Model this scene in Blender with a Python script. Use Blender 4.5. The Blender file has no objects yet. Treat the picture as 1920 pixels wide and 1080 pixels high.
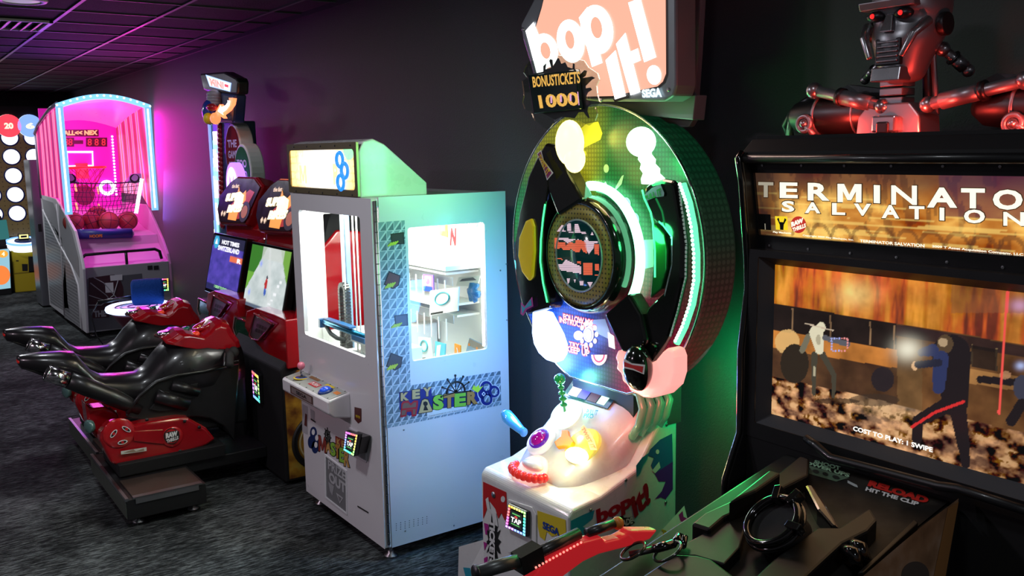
import bpy, bmesh, math, random
import numpy as np
from mathutils import Vector, Matrix
sc = bpy.context.scene
COL = sc.collection
random.seed(7)

# ------------------------------------------------------------------ camera
CH = 1.95
FOC = 1711.13
_y, _p, _r = math.radians(35.028), math.radians(8.626), math.radians(1.028)
_f = Vector((-math.cos(_y)*math.cos(_p), math.sin(_y)*math.cos(_p), -math.sin(_p)))
_rt = _f.cross(Vector((0, 0, 1))).normalized()
_dn = _f.cross(_rt)
_rt, _dn = math.cos(_r)*_rt + math.sin(_r)*_dn, -math.sin(_r)*_rt + math.cos(_r)*_dn
CAM = Vector((0, 0, CH))
cd = bpy.data.cameras.new('camera')
cam = bpy.data.objects.new('camera', cd)
COL.objects.link(cam)
cd.sensor_width = 36
cd.lens = 36*FOC/1920
cd.clip_start = 0.05
cd.clip_end = 60
cam.matrix_world = Matrix((( _rt.x, -_dn.x, -_f.x, 0), (_rt.y, -_dn.y, -_f.y, 0), (_rt.z, -_dn.z, -_f.z, CH), (0, 0, 0, 1)))
sc.camera = cam

# ------------------------------------------------------------------ world, exposure
w = bpy.data.worlds.new('world'); sc.world = w; w.use_nodes = True
w.node_tree.nodes['Background'].inputs[0].default_value = (0.60, 0.58, 0.66, 1)
w.node_tree.nodes['Background'].inputs[1].default_value = 0.09
sc.view_settings.view_transform = 'Standard'
sc.view_settings.look = 'None'
sc.view_settings.gamma = 1
sc.view_settings.exposure = 0.0
sc.view_settings.use_curve_mapping = False
sc.cycles.max_bounces = 7
sc.cycles.diffuse_bounces = 3
sc.cycles.glossy_bounces = 4
sc.cycles.transmission_bounces = 5
sc.cycles.transparent_max_bounces = 10
sc.cycles.sample_clamp_indirect = 4.0
sc.cycles.caustics_reflective = False
sc.cycles.caustics_refractive = False

def lamp(name, kind, loc, power, col, size=0.1, target=None, spread=None, sizey=None, angle=None):
    l = bpy.data.lights.new(name, kind); l.energy = power; l.color = col
    if kind == 'AREA':
        l.size = size
        if sizey: l.shape = 'RECTANGLE'; l.size_y = sizey
        if spread: l.spread = spread
    elif kind == 'POINT': l.shadow_soft_size = size
    elif kind == 'SPOT': l.shadow_soft_size = size; l.spot_size = angle or 1.2; l.spot_blend = 0.8
    o = bpy.data.objects.new(name, l); COL.objects.link(o); o.location = loc
    if target is not None:
        o.rotation_euler = (Vector(target)-Vector(loc)).to_track_quat('-Z', 'Y').to_euler()
    return o

# ceiling lights (x, y, watts): third sits by the vent, others added unseen as fill
DOWNLIGHT_FILL = [(-1.2, 0.9, 5), (-3.6, 0.35, 22), (-6.72, 0.93, 13), (-9.9, 0.6, 26), (-13.2, 0.9, 34), (-4.4, -2.4, 46), (1.4, 0.9, 13), (-8.0, -2.6, 18)]

# ------------------------------------------------------------------ pixel -> place
def ray(px, py): return _rt*((px-960)/FOC) + _dn*((py-540)/FOC) + _f
def on(ax, val, px, py):
    d = ray(px, py); i = 'xyz'.index(ax)
    return CAM + d*((val-CAM[i])/d[i])
def Y(v): return lambda px, py: on('y', v, px, py)
def X(v): return lambda px, py: on('x', v, px, py)
def Z(v): return lambda px, py: on('z', v, px, py)
def PL(a, b, c):
    "plane through three points"
    a, b, c = Vector(a), Vector(b), Vector(c); n = (b-a).cross(c-a).normalized()
    def g(px, py):
        d = ray(px, py); return CAM + d*((a-CAM).dot(n)/d.dot(n))
    return g
def V(*a): return Vector(a)

# ------------------------------------------------------------------ materials
MATS = {}
def lin(c):
    return tuple(((x/255)/12.92 if x/255 <= 0.04045 else (((x/255)+0.055)/1.055)**2.4) for x in c)
def mat(name, col, rough=0.5, metal=0.0, emit=None, es=1.0, coat=0.0, alpha=1.0, trans=0.0, spec=0.5, bump=None):
    if name in MATS: return MATS[name]
    m = bpy.data.materials.new(name); m.use_nodes = True; MATS[name] = m
    nt = m.node_tree; b = nt.nodes['Principled BSDF']
    b.inputs['Base Color'].default_value = (*col, 1)
    b.inputs['Roughness'].default_value = rough
    b.inputs['Metallic'].default_value = metal
    b.inputs['Coat Weight'].default_value = coat
    b.inputs['Coat Roughness'].default_value = 0.08
    b.inputs['Alpha'].default_value = alpha
    b.inputs['Transmission Weight'].default_value = trans
    b.inputs['Specular IOR Level'].default_value = spec
    if emit:
        b.inputs['Emission Color'].default_value = (*emit, 1)
        b.inputs['Emission Strength'].default_value = es
    # a faint procedural variation of roughness and a fine bump keeps surfaces from looking dead
    n = nt.nodes.new('ShaderNodeTexNoise'); n.inputs['Scale'].default_value = (bump or (14, 0))[0]
    n.inputs['Detail'].default_value = 3
    g = nt.nodes.new('ShaderNodeNewGeometry'); nt.links.new(g.outputs['Position'], n.inputs['Vector'])
    mr = nt.nodes.new('ShaderNodeMapRange'); mr.inputs[3].default_value = max(0.02, rough-0.06); mr.inputs[4].default_value = min(1, rough+0.06)
    nt.links.new(n.outputs[0], mr.inputs[0]); nt.links.new(mr.outputs[0], b.inputs['Roughness'])
    if bump:
        bp = nt.nodes.new('ShaderNodeBump'); bp.inputs['Strength'].default_value = bump[1]; bp.inputs['Distance'].default_value = 0.01
        nt.links.new(n.outputs[0], bp.inputs['Height']); nt.links.new(bp.outputs[0], b.inputs['Normal'])
    return m
def em(name, col, s):
    "a light-giving surface"
    return mat(name, (0.02, 0.02, 0.02), 0.4, emit=col, es=s)
def nodes(m):
    nt = m.node_tree
    return nt, nt.nodes['Principled BSDF']
def gnode(nt, t, **kw):
    n = nt.nodes.new(t)
    for k, v in kw.items():
        if k.startswith('i_'):
            key = k[2:]; n.inputs[int(key) if key.isdigit() else key].default_value = v
        else: setattr(n, k, v)
    return n
def ramp(nt, stops):
    r = nt.nodes.new('ShaderNodeValToRGB'); e = r.color_ramp.elements
    while len(e) < len(stops): e.new(0.5)
    for q, (p, c) in zip(e, stops): q.position = p; q.color = (*c, 1)
    return r
def glass(name, tint=(1, 1, 1), a=0.1, rough=0.02):
    "thin clear sheet: mostly see-through with a mirror-like coat"
    if name in MATS: return MATS[name]
    m = bpy.data.materials.new(name); m.use_nodes = True; MATS[name] = m
    nt = m.node_tree; nt.nodes.remove(nt.nodes['Principled BSDF'])
    out = nt.nodes['Material Output']
    t = gnode(nt, 'ShaderNodeBsdfTransparent'); t.inputs[0].default_value = (*tint, 1)
    gl = gnode(nt, 'ShaderNodeBsdfGlossy'); gl.inputs['Roughness'].default_value = rough
    mx = gnode(nt, 'ShaderNodeMixShader'); fr = gnode(nt, 'ShaderNodeLayerWeight'); fr.inputs[0].default_value = 0.3
    pw = gnode(nt, 'ShaderNodeMath', operation='POWER'); pw.inputs[1].default_value = 4; nt.links.new(fr.outputs['Facing'], pw.inputs[0])
    ad = gnode(nt, 'ShaderNodeMath', operation='MAXIMUM'); ad.inputs[1].default_value = a
    nt.links.new(pw.outputs[0], ad.inputs[0]); nt.links.new(ad.outputs[0], mx.inputs[0])
    nt.links.new(t.outputs[0], mx.inputs[1]); nt.links.new(gl.outputs[0], mx.inputs[2]); nt.links.new(mx.outputs[0], out.inputs[0])
    return m
def attrmat(name, es=1.0, emissive=True, rough=0.4, mod=None):
    "colours printed (or shown) cell by cell on a dense sheet"
    if name in MATS: return MATS[name]
    m = mat(name, (0.02, 0.02, 0.02), rough); nt, b = nodes(m)
    a = gnode(nt, 'ShaderNodeAttribute', attribute_name='pic')
    if emissive:
        nt.links.new(a.outputs['Color'], b.inputs['Emission Color']); b.inputs['Emission Strength'].default_value = es
    else: nt.links.new(a.outputs['Color'], b.inputs['Base Color'])
    return m

# ------------------------------------------------------------------ mesh builder
class MB:
    def __init__(s): s.v = []; s.f = []; s.mi = []; s.sm = []; s.mats = []
    def _m(s, m):
        if m not in s.mats: s.mats.append(m)
        return s.mats.index(m)
    def add(s, vs, fs, m=None, smooth=False):
        o = len(s.v); s.v += [Vector(v) for v in vs]; k = s._m(m)
        for f in fs: s.f.append([i+o for i in f]); s.mi.append(k); s.sm.append(smooth)
        return s
    def box(s, a, b, m=None):
        (x0, y0, z0), (x1, y1, z1) = a, b
        vs = [(x0,y0,z0),(x1,y0,z0),(x1,y1,z0),(x0,y1,z0),(x0,y0,z1),(x1,y0,z1),(x1,y1,z1),(x0,y1,z1)]
        return s.add(vs, [(0,3,2,1),(4,5,6,7),(0,1,5,4),(1,2,6,5),(2,3,7,6),(3,0,4,7)], m)
    def obox(s, c, hx, hy, hz, m=None):
        "oriented box: centre and three half-extent vectors"
        c, hx, hy, hz = map(Vector, (c, hx, hy, hz)); vs = []
        for k in (-1, 1):
            for i, j in ((-1,-1),(1,-1),(1,1),(-1,1)): vs.append(c+hx*i+hy*j+hz*k)
        return s.add(vs, [(0,3,2,1),(4,5,6,7),(0,1,5,4),(1,2,6,5),(2,3,7,6),(3,0,4,7)], m)
    def prism(s, pts, d, m=None, smooth=False):
        "a flat outline (3-D points) pushed along vector d"
        pts = [Vector(p) for p in pts]; d = Vector(d); n = len(pts)
        vs = pts+[p+d for p in pts]
        fs = [tuple(range(n))[::-1], tuple(range(n, 2*n))]+[(i, (i+1) % n, n+(i+1) % n, n+i) for i in range(n)]
        return s.add(vs, fs, m, smooth)
    def poly(s, pts, m=None): return s.add(pts, [tuple(range(len(pts)))], m)
    def loft(s, rings, m=None, smooth=True, closed=True, cap=True):
        n = len(rings[0]); vs = [p for r in rings for p in r]; fs = []
        for k in range(len(rings)-1):
            for i in range(n if closed else n-1):
                j = (i+1) % n; fs.append((k*n+i, k*n+j, (k+1)*n+j, (k+1)*n+i))
        if cap and closed: fs += [tuple(range(n))[::-1], tuple(range((len(rings)-1)*n, len(rings)*n))]
        return s.add(vs, fs, m, smooth)
    def tube(s, pts, r, m=None, seg=10, closed=False, smooth=True):
        pts = [Vector(p) for p in pts]; n = len(pts); rs = r if isinstance(r, (list, tuple)) else [r]*n
        rings = []; up = None
        for i, p in enumerate(pts):
            a = pts[i-1] if (i > 0 or closed) else p; b = pts[(i+1) % n] if (i < n-1 or closed) else p
            t = (b-a).normalized()
            if up is None: up = t.orthogonal().normalized()
            up = (up - t*up.dot(t))
            if up.length < 1e-6: up = t.orthogonal()
            up.normalize(); q = t.cross(up)
            rings.append([p+(up*math.cos(2*math.pi*k/seg)+q*math.sin(2*math.pi*k/seg))*rs[i] for k in range(seg)])
        if closed: rings.append(rings[0])
        return s.loft(rings, m, smooth, cap=not closed)
    def cyl(s, a, b, r, m=None, seg=24, r2=None, smooth=True): return s.tube([a, b], [r, r if r2 is None else r2], m, seg, smooth=smooth)
    def lathe(s, c, ax, prof, m=None, seg=28, smooth=True, arc=None):
        "prof: list of (radius, height along ax)"
        c, ax = Vector(c), Vector(ax).normalized(); u = ax.orthogonal().normalized(); v = ax.cross(u)
        rings = [[c+ax*h+(u*math.cos(2*math.pi*k/seg)+v*math.sin(2*math.pi*k/seg))*max(r, 1e-4) for k in range(seg)] for r, h in prof]
        return s.loft(rings, m, smooth)
    def ball(s, c, r, m=None, seg=20, rings=12, ax=None):
        c = Vector(c); r = Vector((r, r, r)) if not hasattr(r, '__len__') else Vector(r)
        R = ax or Matrix.Identity(3); rr = []
        for i in range(rings+1):
            t = math.pi*i/rings; st = max(math.sin(t), 1e-3)
            rr.append([c+R@Vector((r.x*st*math.cos(2*math.pi*k/seg), r.y*st*math.sin(2*math.pi*k/seg), -r.z*math.cos(t))) for k in range(seg)])
        return s.loft(rr, m, True)
    def torus(s, c, ax, R, r, m=None, seg=40, ms=10, a0=0, a1=None, u=None):
        c, ax = Vector(c), Vector(ax).normalized(); u = Vector(u).normalized() if u is not None else ax.orthogonal().normalized(); v = ax.cross(u)
        full = a1 is None; a1 = 2*math.pi if full else a1
        pts = [c+(u*math.cos(a0+(a1-a0)*k/seg)+v*math.sin(a0+(a1-a0)*k/seg))*R for k in range(seg if full else seg+1)]
        return s.tube(pts, r, m, ms, closed=full)
    def build(s, name, m=None, parent=None, bevel=0, sub=0, label=None, segs=2):
        me = bpy.data.meshes.new(name)
        off = parent_loc(parent)
        me.from_pydata([v-off for v in s.v], [], s.f)
        for mm in s.mats: me.materials.append(mm or m)
        for p, k, sm in zip(me.polygons, s.mi, s.sm): p.material_index = k; p.use_smooth = sm
        bm = bmesh.new(); bm.from_mesh(me); bmesh.ops.recalc_face_normals(bm, faces=bm.faces); bm.to_mesh(me); bm.free()
        o = bpy.data.objects.new(name, me); COL.objects.link(o)
        if parent: o.parent = parent
        if bevel:
            md = o.modifiers.new('bevel', 'BEVEL'); md.width = bevel; md.segments = segs; md.limit_method = 'ANGLE'; md.angle_limit = 0.6
            md.harden_normals = False
        if sub:
            md = o.modifiers.new('sub', 'SUBSURF'); md.levels = sub; md.render_levels = sub
        if label: o['label'] = label
        return o
def parent_loc(p):
    v = Vector((0, 0, 0))
    while p is not None: v = v+Vector(p.location); p = p.parent
    return v
def thing(name, loc, label, cat, group=None):
    o = bpy.data.objects.new(name, None); COL.objects.link(o); o.location = loc; o.empty_display_size = 0.1
    o['label'] = label; o['category'] = cat
    if group: o['group'] = group
    return o
def tag(o, label=None, cat=None, group=None, kind=None):
    if label: o['label'] = label
    if cat: o['category'] = cat
    if group: o['group'] = group
    if kind: o['kind'] = kind
    return o
def kids(o): return [c for c in bpy.data.objects if c.parent == o]
def copy_tree(o, parent=None):
    c = o.copy(); COL.objects.link(c)
    if parent: c.parent = parent
    for k in kids(o): copy_tree(k, c)
    return c

# ------------------------------------------------------------------ prints: lettering, outlines, pictures
_TX = {}
def textmesh(s, bold, font_shear=0):
    k = (s, bold, font_shear)
    if k in _TX: return _TX[k]
    cu = bpy.data.curves.new('t', 'FONT'); cu.body = s; cu.offset = bold; cu.shear = font_shear; cu.resolution_u = 3
    o = bpy.data.objects.new('t', cu); COL.objects.link(o)
    bpy.context.view_layer.update()
    me = bpy.data.meshes.new_from_object(o.evaluated_get(bpy.context.evaluated_depsgraph_get()))
    vs = [v.co.copy() for v in me.vertices]; fs = [tuple(p.vertices) for p in me.polygons]
    bpy.data.objects.remove(o); bpy.data.curves.remove(cu); bpy.data.meshes.remove(me)
    xs = [v.x for v in vs]; ys = [v.y for v in vs]; a, b, c, d = min(xs), max(xs), min(ys), max(ys)
    vs = [((v.x-a)/(b-a), (v.y-c)/(d-c)) for v in vs]
    _TX[k] = (vs, fs); return _TX[k]
def face_n(q):
    n = (Vector(q[1])-Vector(q[0])).cross(Vector(q[-1])-Vector(q[0])).normalized()
    return n if n.dot(CAM-Vector(q[0])) > 0 else -n
def bil(q, u, v):
    "q = tl, tr, br, bl; v runs upwards"
    return q[3].lerp(q[2], u).lerp(q[0].lerp(q[1], u), v)
def letters(mb, s, q, m, lift=0.002, bold=0.02, shear=0, depth=0):
    q = [Vector(p) for p in q]; n = face_n(q)
    if s == 'M': vs, fs = [(0, 0), (0, 1), (.28, 1), (.5, .42), (.72, 1), (1, 1), (1, 0), (.77, 0), (.77, .60), (.58, .12), (.42, .12), (.23, .60), (.23, 0)], [tuple(range(13))]
    else: vs, fs = textmesh(s, bold, shear)
    top = [bil(q, u, v)+n*(lift+depth) for u, v in vs]
    mb.add(top, fs, m)
    if depth:
        e = {}
        for f in fs:
            for i in range(len(f)):
                a, b = f[i], f[(i+1) % len(f)]; k = (min(a, b), max(a, b)); e[k] = e.get(k, 0)+1
        low = [p-n*depth for p in top]; N = len(top)
        mb.add(top+low, [(a, b, b+N, a+N) for (a, b), c in e.items() if c == 1], m)
    return mb
def shape(mb, pts, m, lift=0.0015, f=None):
    pts = [Vector(p) for p in (pts if f is None else [f(*p) for p in pts])]
    n = (pts[1]-pts[0]).cross(pts[-1]-pts[0]); k = 2
    while n.length < 1e-9 and k < len(pts): n = (pts[k]-pts[0]).cross(pts[-1]-pts[0]); k += 1
    # newell normal is safer for concave outlines
    n = Vector((0, 0, 0))
    for i in range(len(pts)): n += pts[i].cross(pts[(i+1) % len(pts)])
    n.normalize()
    if n.dot(CAM-pts[0]) < 0: n = -n
    return mb.add([p+n*lift for p in pts], [tuple(range(len(pts)))], m)
def oval(cx, cy, rx, ry, n=28, rot=0):
    return [(cx+rx*math.cos(t)*math.cos(rot)-ry*math.sin(t)*math.sin(rot), cy+rx*math.cos(t)*math.sin(rot)+ry*math.sin(t)*math.cos(rot)) for t in [2*math.pi*i/n for i in range(n)]]
def splat(cx, cy, rx, ry, n=9, seed=1, amp=0.35):
    r = random.Random(seed); pts = []
    for i in range(n*4):
        t = 2*math.pi*i/(n*4); k = (1, 0.75, 0.62, 0.75)[i % 4]*(1+amp*(r.random()-0.5))
        pts.append((cx+rx*k*math.cos(t), cy+ry*k*math.sin(t)))
    return pts
def inquad(Q, u, v): return bil(Q, u, v)
def noise2(u, v, seed=0, oct=4):
    "value noise in numpy"
    rs = np.random.RandomState(seed); out = np.zeros_like(u); amp = 1; tot = 0
    for o in range(oct):
        g = rs.rand(64, 64); a = u*2**o % 63; b = v*2**o % 63
        i = np.floor(a).astype(int); j = np.floor(b).astype(int); fa = a-i; fb = b-j
        fa = fa*fa*(3-2*fa); fb = fb*fb*(3-2*fb); i2 = (i+1) % 64; j2 = (j+1) % 64
        out += amp*((g[i, j]*(1-fa)+g[i2, j]*fa)*(1-fb)+(g[i, j2]*(1-fa)+g[i2, j2]*fa)*fb); tot += amp; amp *= 0.5
    return out/tot
def picture(name, q, nx, ny, fn, m, parent, lift=0.001, label=None):
    "sheet of nx*ny cells; fn(u, v) -> rgb arrays (linear), v upwards"
    q = [Vector(p) for p in q]; n = face_n(q); off = parent_loc(parent)
    us = np.linspace(0, 1, nx+1); vs = np.linspace(0, 1, ny+1); U, W = np.meshgrid(us, vs)
    A = [np.array(p) for p in q]; U3, W3 = U[..., None], W[..., None]
    P = (A[3]*(1-U3)+A[2]*U3)*(1-W3)+(A[0]*(1-U3)+A[1]*U3)*W3 + np.array(n)*lift - np.array(off)
    idx = np.arange((nx+1)*(ny+1)).reshape(ny+1, nx+1)
    F = np.stack([idx[:-1, :-1], idx[:-1, 1:], idx[1:, 1:], idx[1:, :-1]], -1).reshape(-1, 4)
    me = bpy.data.meshes.new(name); me.from_pydata(P.reshape(-1, 3).tolist(), [], F.tolist()); me.materials.append(m)
    c = fn(U.ravel(), W.ravel()); c = np.clip(np.stack(c, -1), 0, 1); c = np.concatenate([c, np.ones((len(c), 1))], 1)
    at = me.color_attributes.new('pic', 'FLOAT_COLOR', 'POINT'); at.data.foreach_set('color', c.ravel().astype(np.float32))
    o = bpy.data.objects.new(name, me); COL.objects.link(o)
    if parent: o.parent = parent
    if label: o['label'] = label
    return o
def mixc(c, k, col):
    return [c[i]*(1-k)+col[i]*k for i in range(3)]
def sst(x, a, b):
    t = np.clip((x-a)/(b-a), 0, 1); return t*t*(3-2*t)

# common materials
BLK = mat('black_plastic', (0.010, 0.010, 0.011), 0.38, coat=0.25)
BLKM = mat('black_matte', (0.008, 0.008, 0.009), 0.7, spec=0.3)
BLKG = mat('black_gloss', (0.006, 0.006, 0.006), 0.12, coat=0.8)
CHR = mat('chrome', (0.75, 0.75, 0.77), 0.16, 1.0)
STEEL = mat('steel', (0.45, 0.45, 0.47), 0.35, 1.0)
DKST = mat('dark_steel', (0.11, 0.11, 0.12), 0.4, 1.0)
WHT = mat('white_enamel', (0.74, 0.74, 0.76), 0.32, coat=0.3)
WPL = mat('white_plastic', (0.78, 0.78, 0.78), 0.28, coat=0.4)
RUB = mat('rubber', (0.02, 0.02, 0.02), 0.75)
WINK = mat('white_ink', (0.8, 0.8, 0.8), 0.5)
KINK = mat('black_ink', (0.012, 0.012, 0.012), 0.45)
RINK = mat('red_ink', (0.55, 0.012, 0.015), 0.45)
BINK = mat('blue_ink', (0.01, 0.05, 0.32), 0.45)
YINK = mat('yellow_ink', (0.85, 0.62, 0.02), 0.45)
GINK = mat('green_ink', (0.18, 0.6, 0.06), 0.45)
TINK = mat('teal_ink', (0.02, 0.30, 0.42), 0.45)
PINK_ = mat('magenta_ink', (0.42, 0.02, 0.25), 0.45)
OINK = mat('orange_ink', (0.75, 0.22, 0.02), 0.45)
CLEAR = glass('clear_glass', (0.97, 1, 0.98), 0.04)

RAINBOW = [(1, .1, .6), (1, .1, .1), (1, .5, .05), (1, .9, .1), (.3, 1, .15), (.05, 1, .5), (.1, .7, 1), (.15, .25, 1), (.6, .2, 1)]
def tap_reader(root_parent, q, nled=7, s=4.0, seed=0, depth=0.02, housing=None, tap='TAP'):
    "card reader: q = four corners of its face (tl,tr,br,bl); LEDs round a black screen; a part with sub-parts"
    q = [Vector(p) for p in q]; n = face_n(q)
    mb = MB(); mb.prism([p-n*0.004 for p in q], n*(depth+0.004), BLK)
    rd = mb.build('card_reader', BLK, root_parent, bevel=0.004)
    qq = [p+n*depth for p in q]
    cnt = 0
    per = []
    for e in range(4):
        k = nled if e % 2 == 0 else int(nled*1.25)
        a, b = [(0.06, 0.95, 0.94, 0.95), (0.94, 0.95, 0.94, 0.05), (0.94, 0.05, 0.06, 0.05), (0.06, 0.05, 0.06, 0.95)][e][:2], [(0.06, 0.95, 0.94, 0.95), (0.94, 0.95, 0.94, 0.05), (0.94, 0.05, 0.06, 0.05), (0.06, 0.05, 0.06, 0.95)][e][2:]
        for i in range(k): t = i/k; per.append((a[0]*(1-t)+b[0]*t, a[1]*(1-t)+b[1]*t))
    lb = MB(); N = len(per); W = (qq[1]-qq[0]).length
    for i, (u, v) in enumerate(per):
        c = RAINBOW[int(((i/N+seed*0.13) % 1)*len(RAINBOW))]
        m = em('led_%d_%d' % (RAINBOW.index(c), int(s)), c, s)
        u2, v2 = (u*0.92+0.04, v*0.94+0.03)
        du, dv = 0.62/nled*0.9, 0.62/nled*0.75
        shape(lb, [bil(qq, u2-du*.5, v2-dv*.5), bil(qq, u2+du*.5, v2-dv*.5), bil(qq, u2+du*.5, v2+dv*.5), bil(qq, u2-du*.5, v2+dv*.5)], m, 0.0015)
        lb_mid = None
    # soft white frame between the LEDs
    for (a, b, c, d) in ((0.02, 0.91, 0.98, 0.99), (0.02, 0.01, 0.98, 0.09), (0.02, 0.01, 0.11, 0.99), (0.89, 0.01, 0.98, 0.99)):
        shape(lb, [bil(qq, a, b), bil(qq, c, b), bil(qq, c, d), bil(qq, a, d)], em('led_frame', (0.3, 0.3, 0.5), 0.25), 0.0008)
    lb.build('led_ring', None, rd, label='rainbow ring of lights')
    sb = MB()
    shape(sb, [bil(qq, .2, .2), bil(qq, .8, .2), bil(qq, .8, .8), bil(qq, .2, .8)], em('reader_screen', (0.02, 0.03, 0.03), 0.6), 0.002)
    letters(sb, tap, [bil(qq, .26, .56), bil(qq, .76, .56), bil(qq, .76, .36), bil(qq, .26, .36)], em('reader_white', (1, 1, 1), 1.6), 0.003, 0.02)
    shape(sb, [bil(qq, .3, .28), bil(qq, .7, .28), bil(qq, .7, .31), bil(qq, .3, .31)], em('reader_green', (0.2, 0.9, 0.2), 0.8), 0.003)
    shape(sb, [bil(qq, .3, .69), bil(qq, .7, .69), bil(qq, .7, .73), bil(qq, .3, .73)], em('reader_green', (0.2, 0.9, 0.2), 0.8), 0.003)
    shape(sb, [bil(qq, .5, .67), bil(qq, .6, .6), bil(qq, .5, .56), bil(qq, .4, .6)], em('reader_red', (0.9, 0.1, 0.08), 0.8), 0.003)
    sb.build('screen', None, rd)
    return rd
# ================================================================== ROOM
WY, FX, CZ = 2.74, -16.45, 2.95
def wallmat():
    m = mat('grey_wall_paint', (0.085, 0.079, 0.083), 0.62, bump=(160, 0.25), spec=0.35); return m
def carpet():
    m = mat('carpet', (0.03, 0.03, 0.03), 0.95, spec=0.1); nt, b = nodes(m)
    g = gnode(nt, 'ShaderNodeNewGeometry')
    mp = gnode(nt, 'ShaderNodeMapping'); mp.inputs['Scale'].default_value = (22, 3.0, 1); nt.links.new(g.outputs['Position'], mp.inputs[0])
    n1 = gnode(nt, 'ShaderNodeTexNoise', i_Scale=3.2, i_Detail=8.0, i_Roughness=0.75); nt.links.new(mp.outputs[0], n1.inputs['Vector'])
    n2 = gnode(nt, 'ShaderNodeTexNoise', i_Scale=1.1, i_Detail=6.0, i_Roughness=0.7); nt.links.new(g.outputs['Position'], n2.inputs['Vector'])
    n3 = gnode(nt, 'ShaderNodeTexNoise', i_Scale=260.0, i_Detail=2.0); nt.links.new(g.outputs['Position'], n3.inputs['Vector'])
    ad = gnode(nt, 'ShaderNodeMath', operation='ADD'); nt.links.new(n1.outputs[0], ad.inputs[0]); nt.links.new(n2.outputs[0], ad.inputs[1])
    r = ramp(nt, [(0.43, (0.010, 0.0115, 0.012)), (0.50, (0.034, 0.037, 0.038)), (0.57, (0.095, 0.105, 0.106))])
    ml = gnode(nt, 'ShaderNodeMath', operation='MULTIPLY'); ml.inputs[1].default_value = 0.5
    nt.links.new(ad.outputs[0], ml.inputs[0])
    nt.links.new(ml.outputs[0], r.inputs[0])
    mx = gnode(nt, 'ShaderNodeMix', data_type='RGBA', blend_type='MULTIPLY'); mx.inputs[0].default_value = 0.9
    r3 = ramp(nt, [(0.42, (0.30, 0.30, 0.30)), (0.58, (1.75, 1.75, 1.75))])
    mp2 = gnode(nt, 'ShaderNodeMapping'); mp2.inputs['Scale'].default_value = (75, 13, 1); nt.links.new(g.outputs['Position'], mp2.inputs[0])
    n4 = gnode(nt, 'ShaderNodeTexNoise', i_Scale=1.0, i_Detail=4.0, i_Roughness=0.7); nt.links.new(mp2.outputs[0], n4.inputs['Vector']); nt.links.new(n4.outputs[0], r3.inputs[0])
    nt.links.new(r.outputs[0], mx.inputs[6]); nt.links.new(r3.outputs[0], mx.inputs[7]); nt.links.new(mx.outputs[2], b.inputs['Base Color'])
    bp = gnode(nt, 'ShaderNodeBump'); bp.inputs['Strength'].default_value = 0.6; bp.inputs['Distance'].default_value = 0.006
    nt.links.new(n3.outputs[0], bp.inputs['Height']); nt.links.new(bp.outputs[0], b.inputs['Normal'])
    return m
WALL = wallmat()
tag(MB().box((FX-.2, -5.5, -.1), (2.5, WY+.2, 0), carpet()).build('floor'), 'dark grey streaky carpet floor', kind='structure')
tag(MB().box((FX-.2, WY, 0), (2.5, WY+.15, CZ+.1), WALL).build('wall_right'), 'long grey painted wall', kind='structure')
tag(MB().box((FX-.2, -5.5, 0), (FX, WY+.15, CZ+.1), mat('dark_wall_paint', (0.02, 0.018, 0.024), 0.7)).build('wall_far'), 'dark end wall', kind='structure')
TILE = mat('ceiling_tile', (0.020, 0.018, 0.021), 0.85, bump=(90, 0.5))
cb = MB().box((FX-.2, -5.5, CZ+.012), (2.5, WY+.15, CZ+.1), TILE)
TB = mat('ceiling_tbar', (0.16, 0.15, 0.17), 0.45)
y = 1.88
yy = [1.88-0.61*k for k in range(-1, 12)]
for y in yy: cb.box((FX, y-.012, CZ), (2.5, y+.012, CZ+.015), TB)
for k in range(31):
    x = -7.73-0.61*(k-17)
    if FX < x < 2.5: cb.box((x-.008, -5.5, CZ+.003), (x+.008, WY, CZ+.016), mat('ceiling_tbar_cross', (0.07, 0.066, 0.075), 0.5))
tag(cb.build('ceiling'), 'dark suspended ceiling with a light metal grid', kind='structure')
tag(MB().box((FX, WY-.02, 0), (2.5, WY, .1), BLKM).build('baseboard_right', bevel=.004), kind='structure')
tag(MB().box((FX, WY-.022, CZ-.02), (2.5, WY, CZ+.012), mat('wall_angle', (0.05, 0.05, 0.055), .5)).build('trim_1'), kind='structure')
# ceiling fixtures
for i, (x, y, p) in enumerate(DOWNLIGHT_FILL):
    lab = ['round white recessed ceiling light nearest above the shooting game', 'round recessed ceiling light above the prize cabinet aisle', 'round white recessed ceiling light beside the air vent',
           'round recessed ceiling light above the aisle by the basketball game', 'round recessed ceiling light nearest the end wall', 'round recessed ceiling light above the open hall behind the camera',
           'round recessed ceiling light over the right side of the shooting game', 'round recessed ceiling light above the far open hall'][i]
    t = thing('ceiling_light', (x, y, CZ), lab, 'ceiling light', 'recessed ceiling lights')
    MB().lathe((x, y, CZ), (0, 0, -1), [(.155, -.004), (.155, .006), (.145, .014), (.115, .014), (.105, .002)], mat('fixture_white', (.6, .6, .62), .4)).build('trim_ring', None, t)
    MB().lathe((x, y, CZ-.006), (0, 0, -1), [(.108, -.004), (.108, 0.002), (.05, .004), (.001, .004)], mat('fixture_lens', (.5, .5, .52), .5, emit=(.9, .85, 1), es=.3)).build('lens', None, t)
    lamp('downlight_%d' % i, 'AREA', (x, y, CZ-.03), p, (1.0, 0.78, 0.92) if y < -1 else (0.90, 0.94, 1.0), 0.22, (x, y, 0))  # added fill; pink tint stands in for unseen games across the hall
t = thing('ceiling_vent', (-7.95, 1.08, CZ), 'white louvred air vent set in the dark ceiling', 'vent')
VM = mat('vent_white', (.62, .62, .65), .4)
b = MB(); x0, x1, y0, y1 = -8.24, -7.66, .70, 1.26
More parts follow.
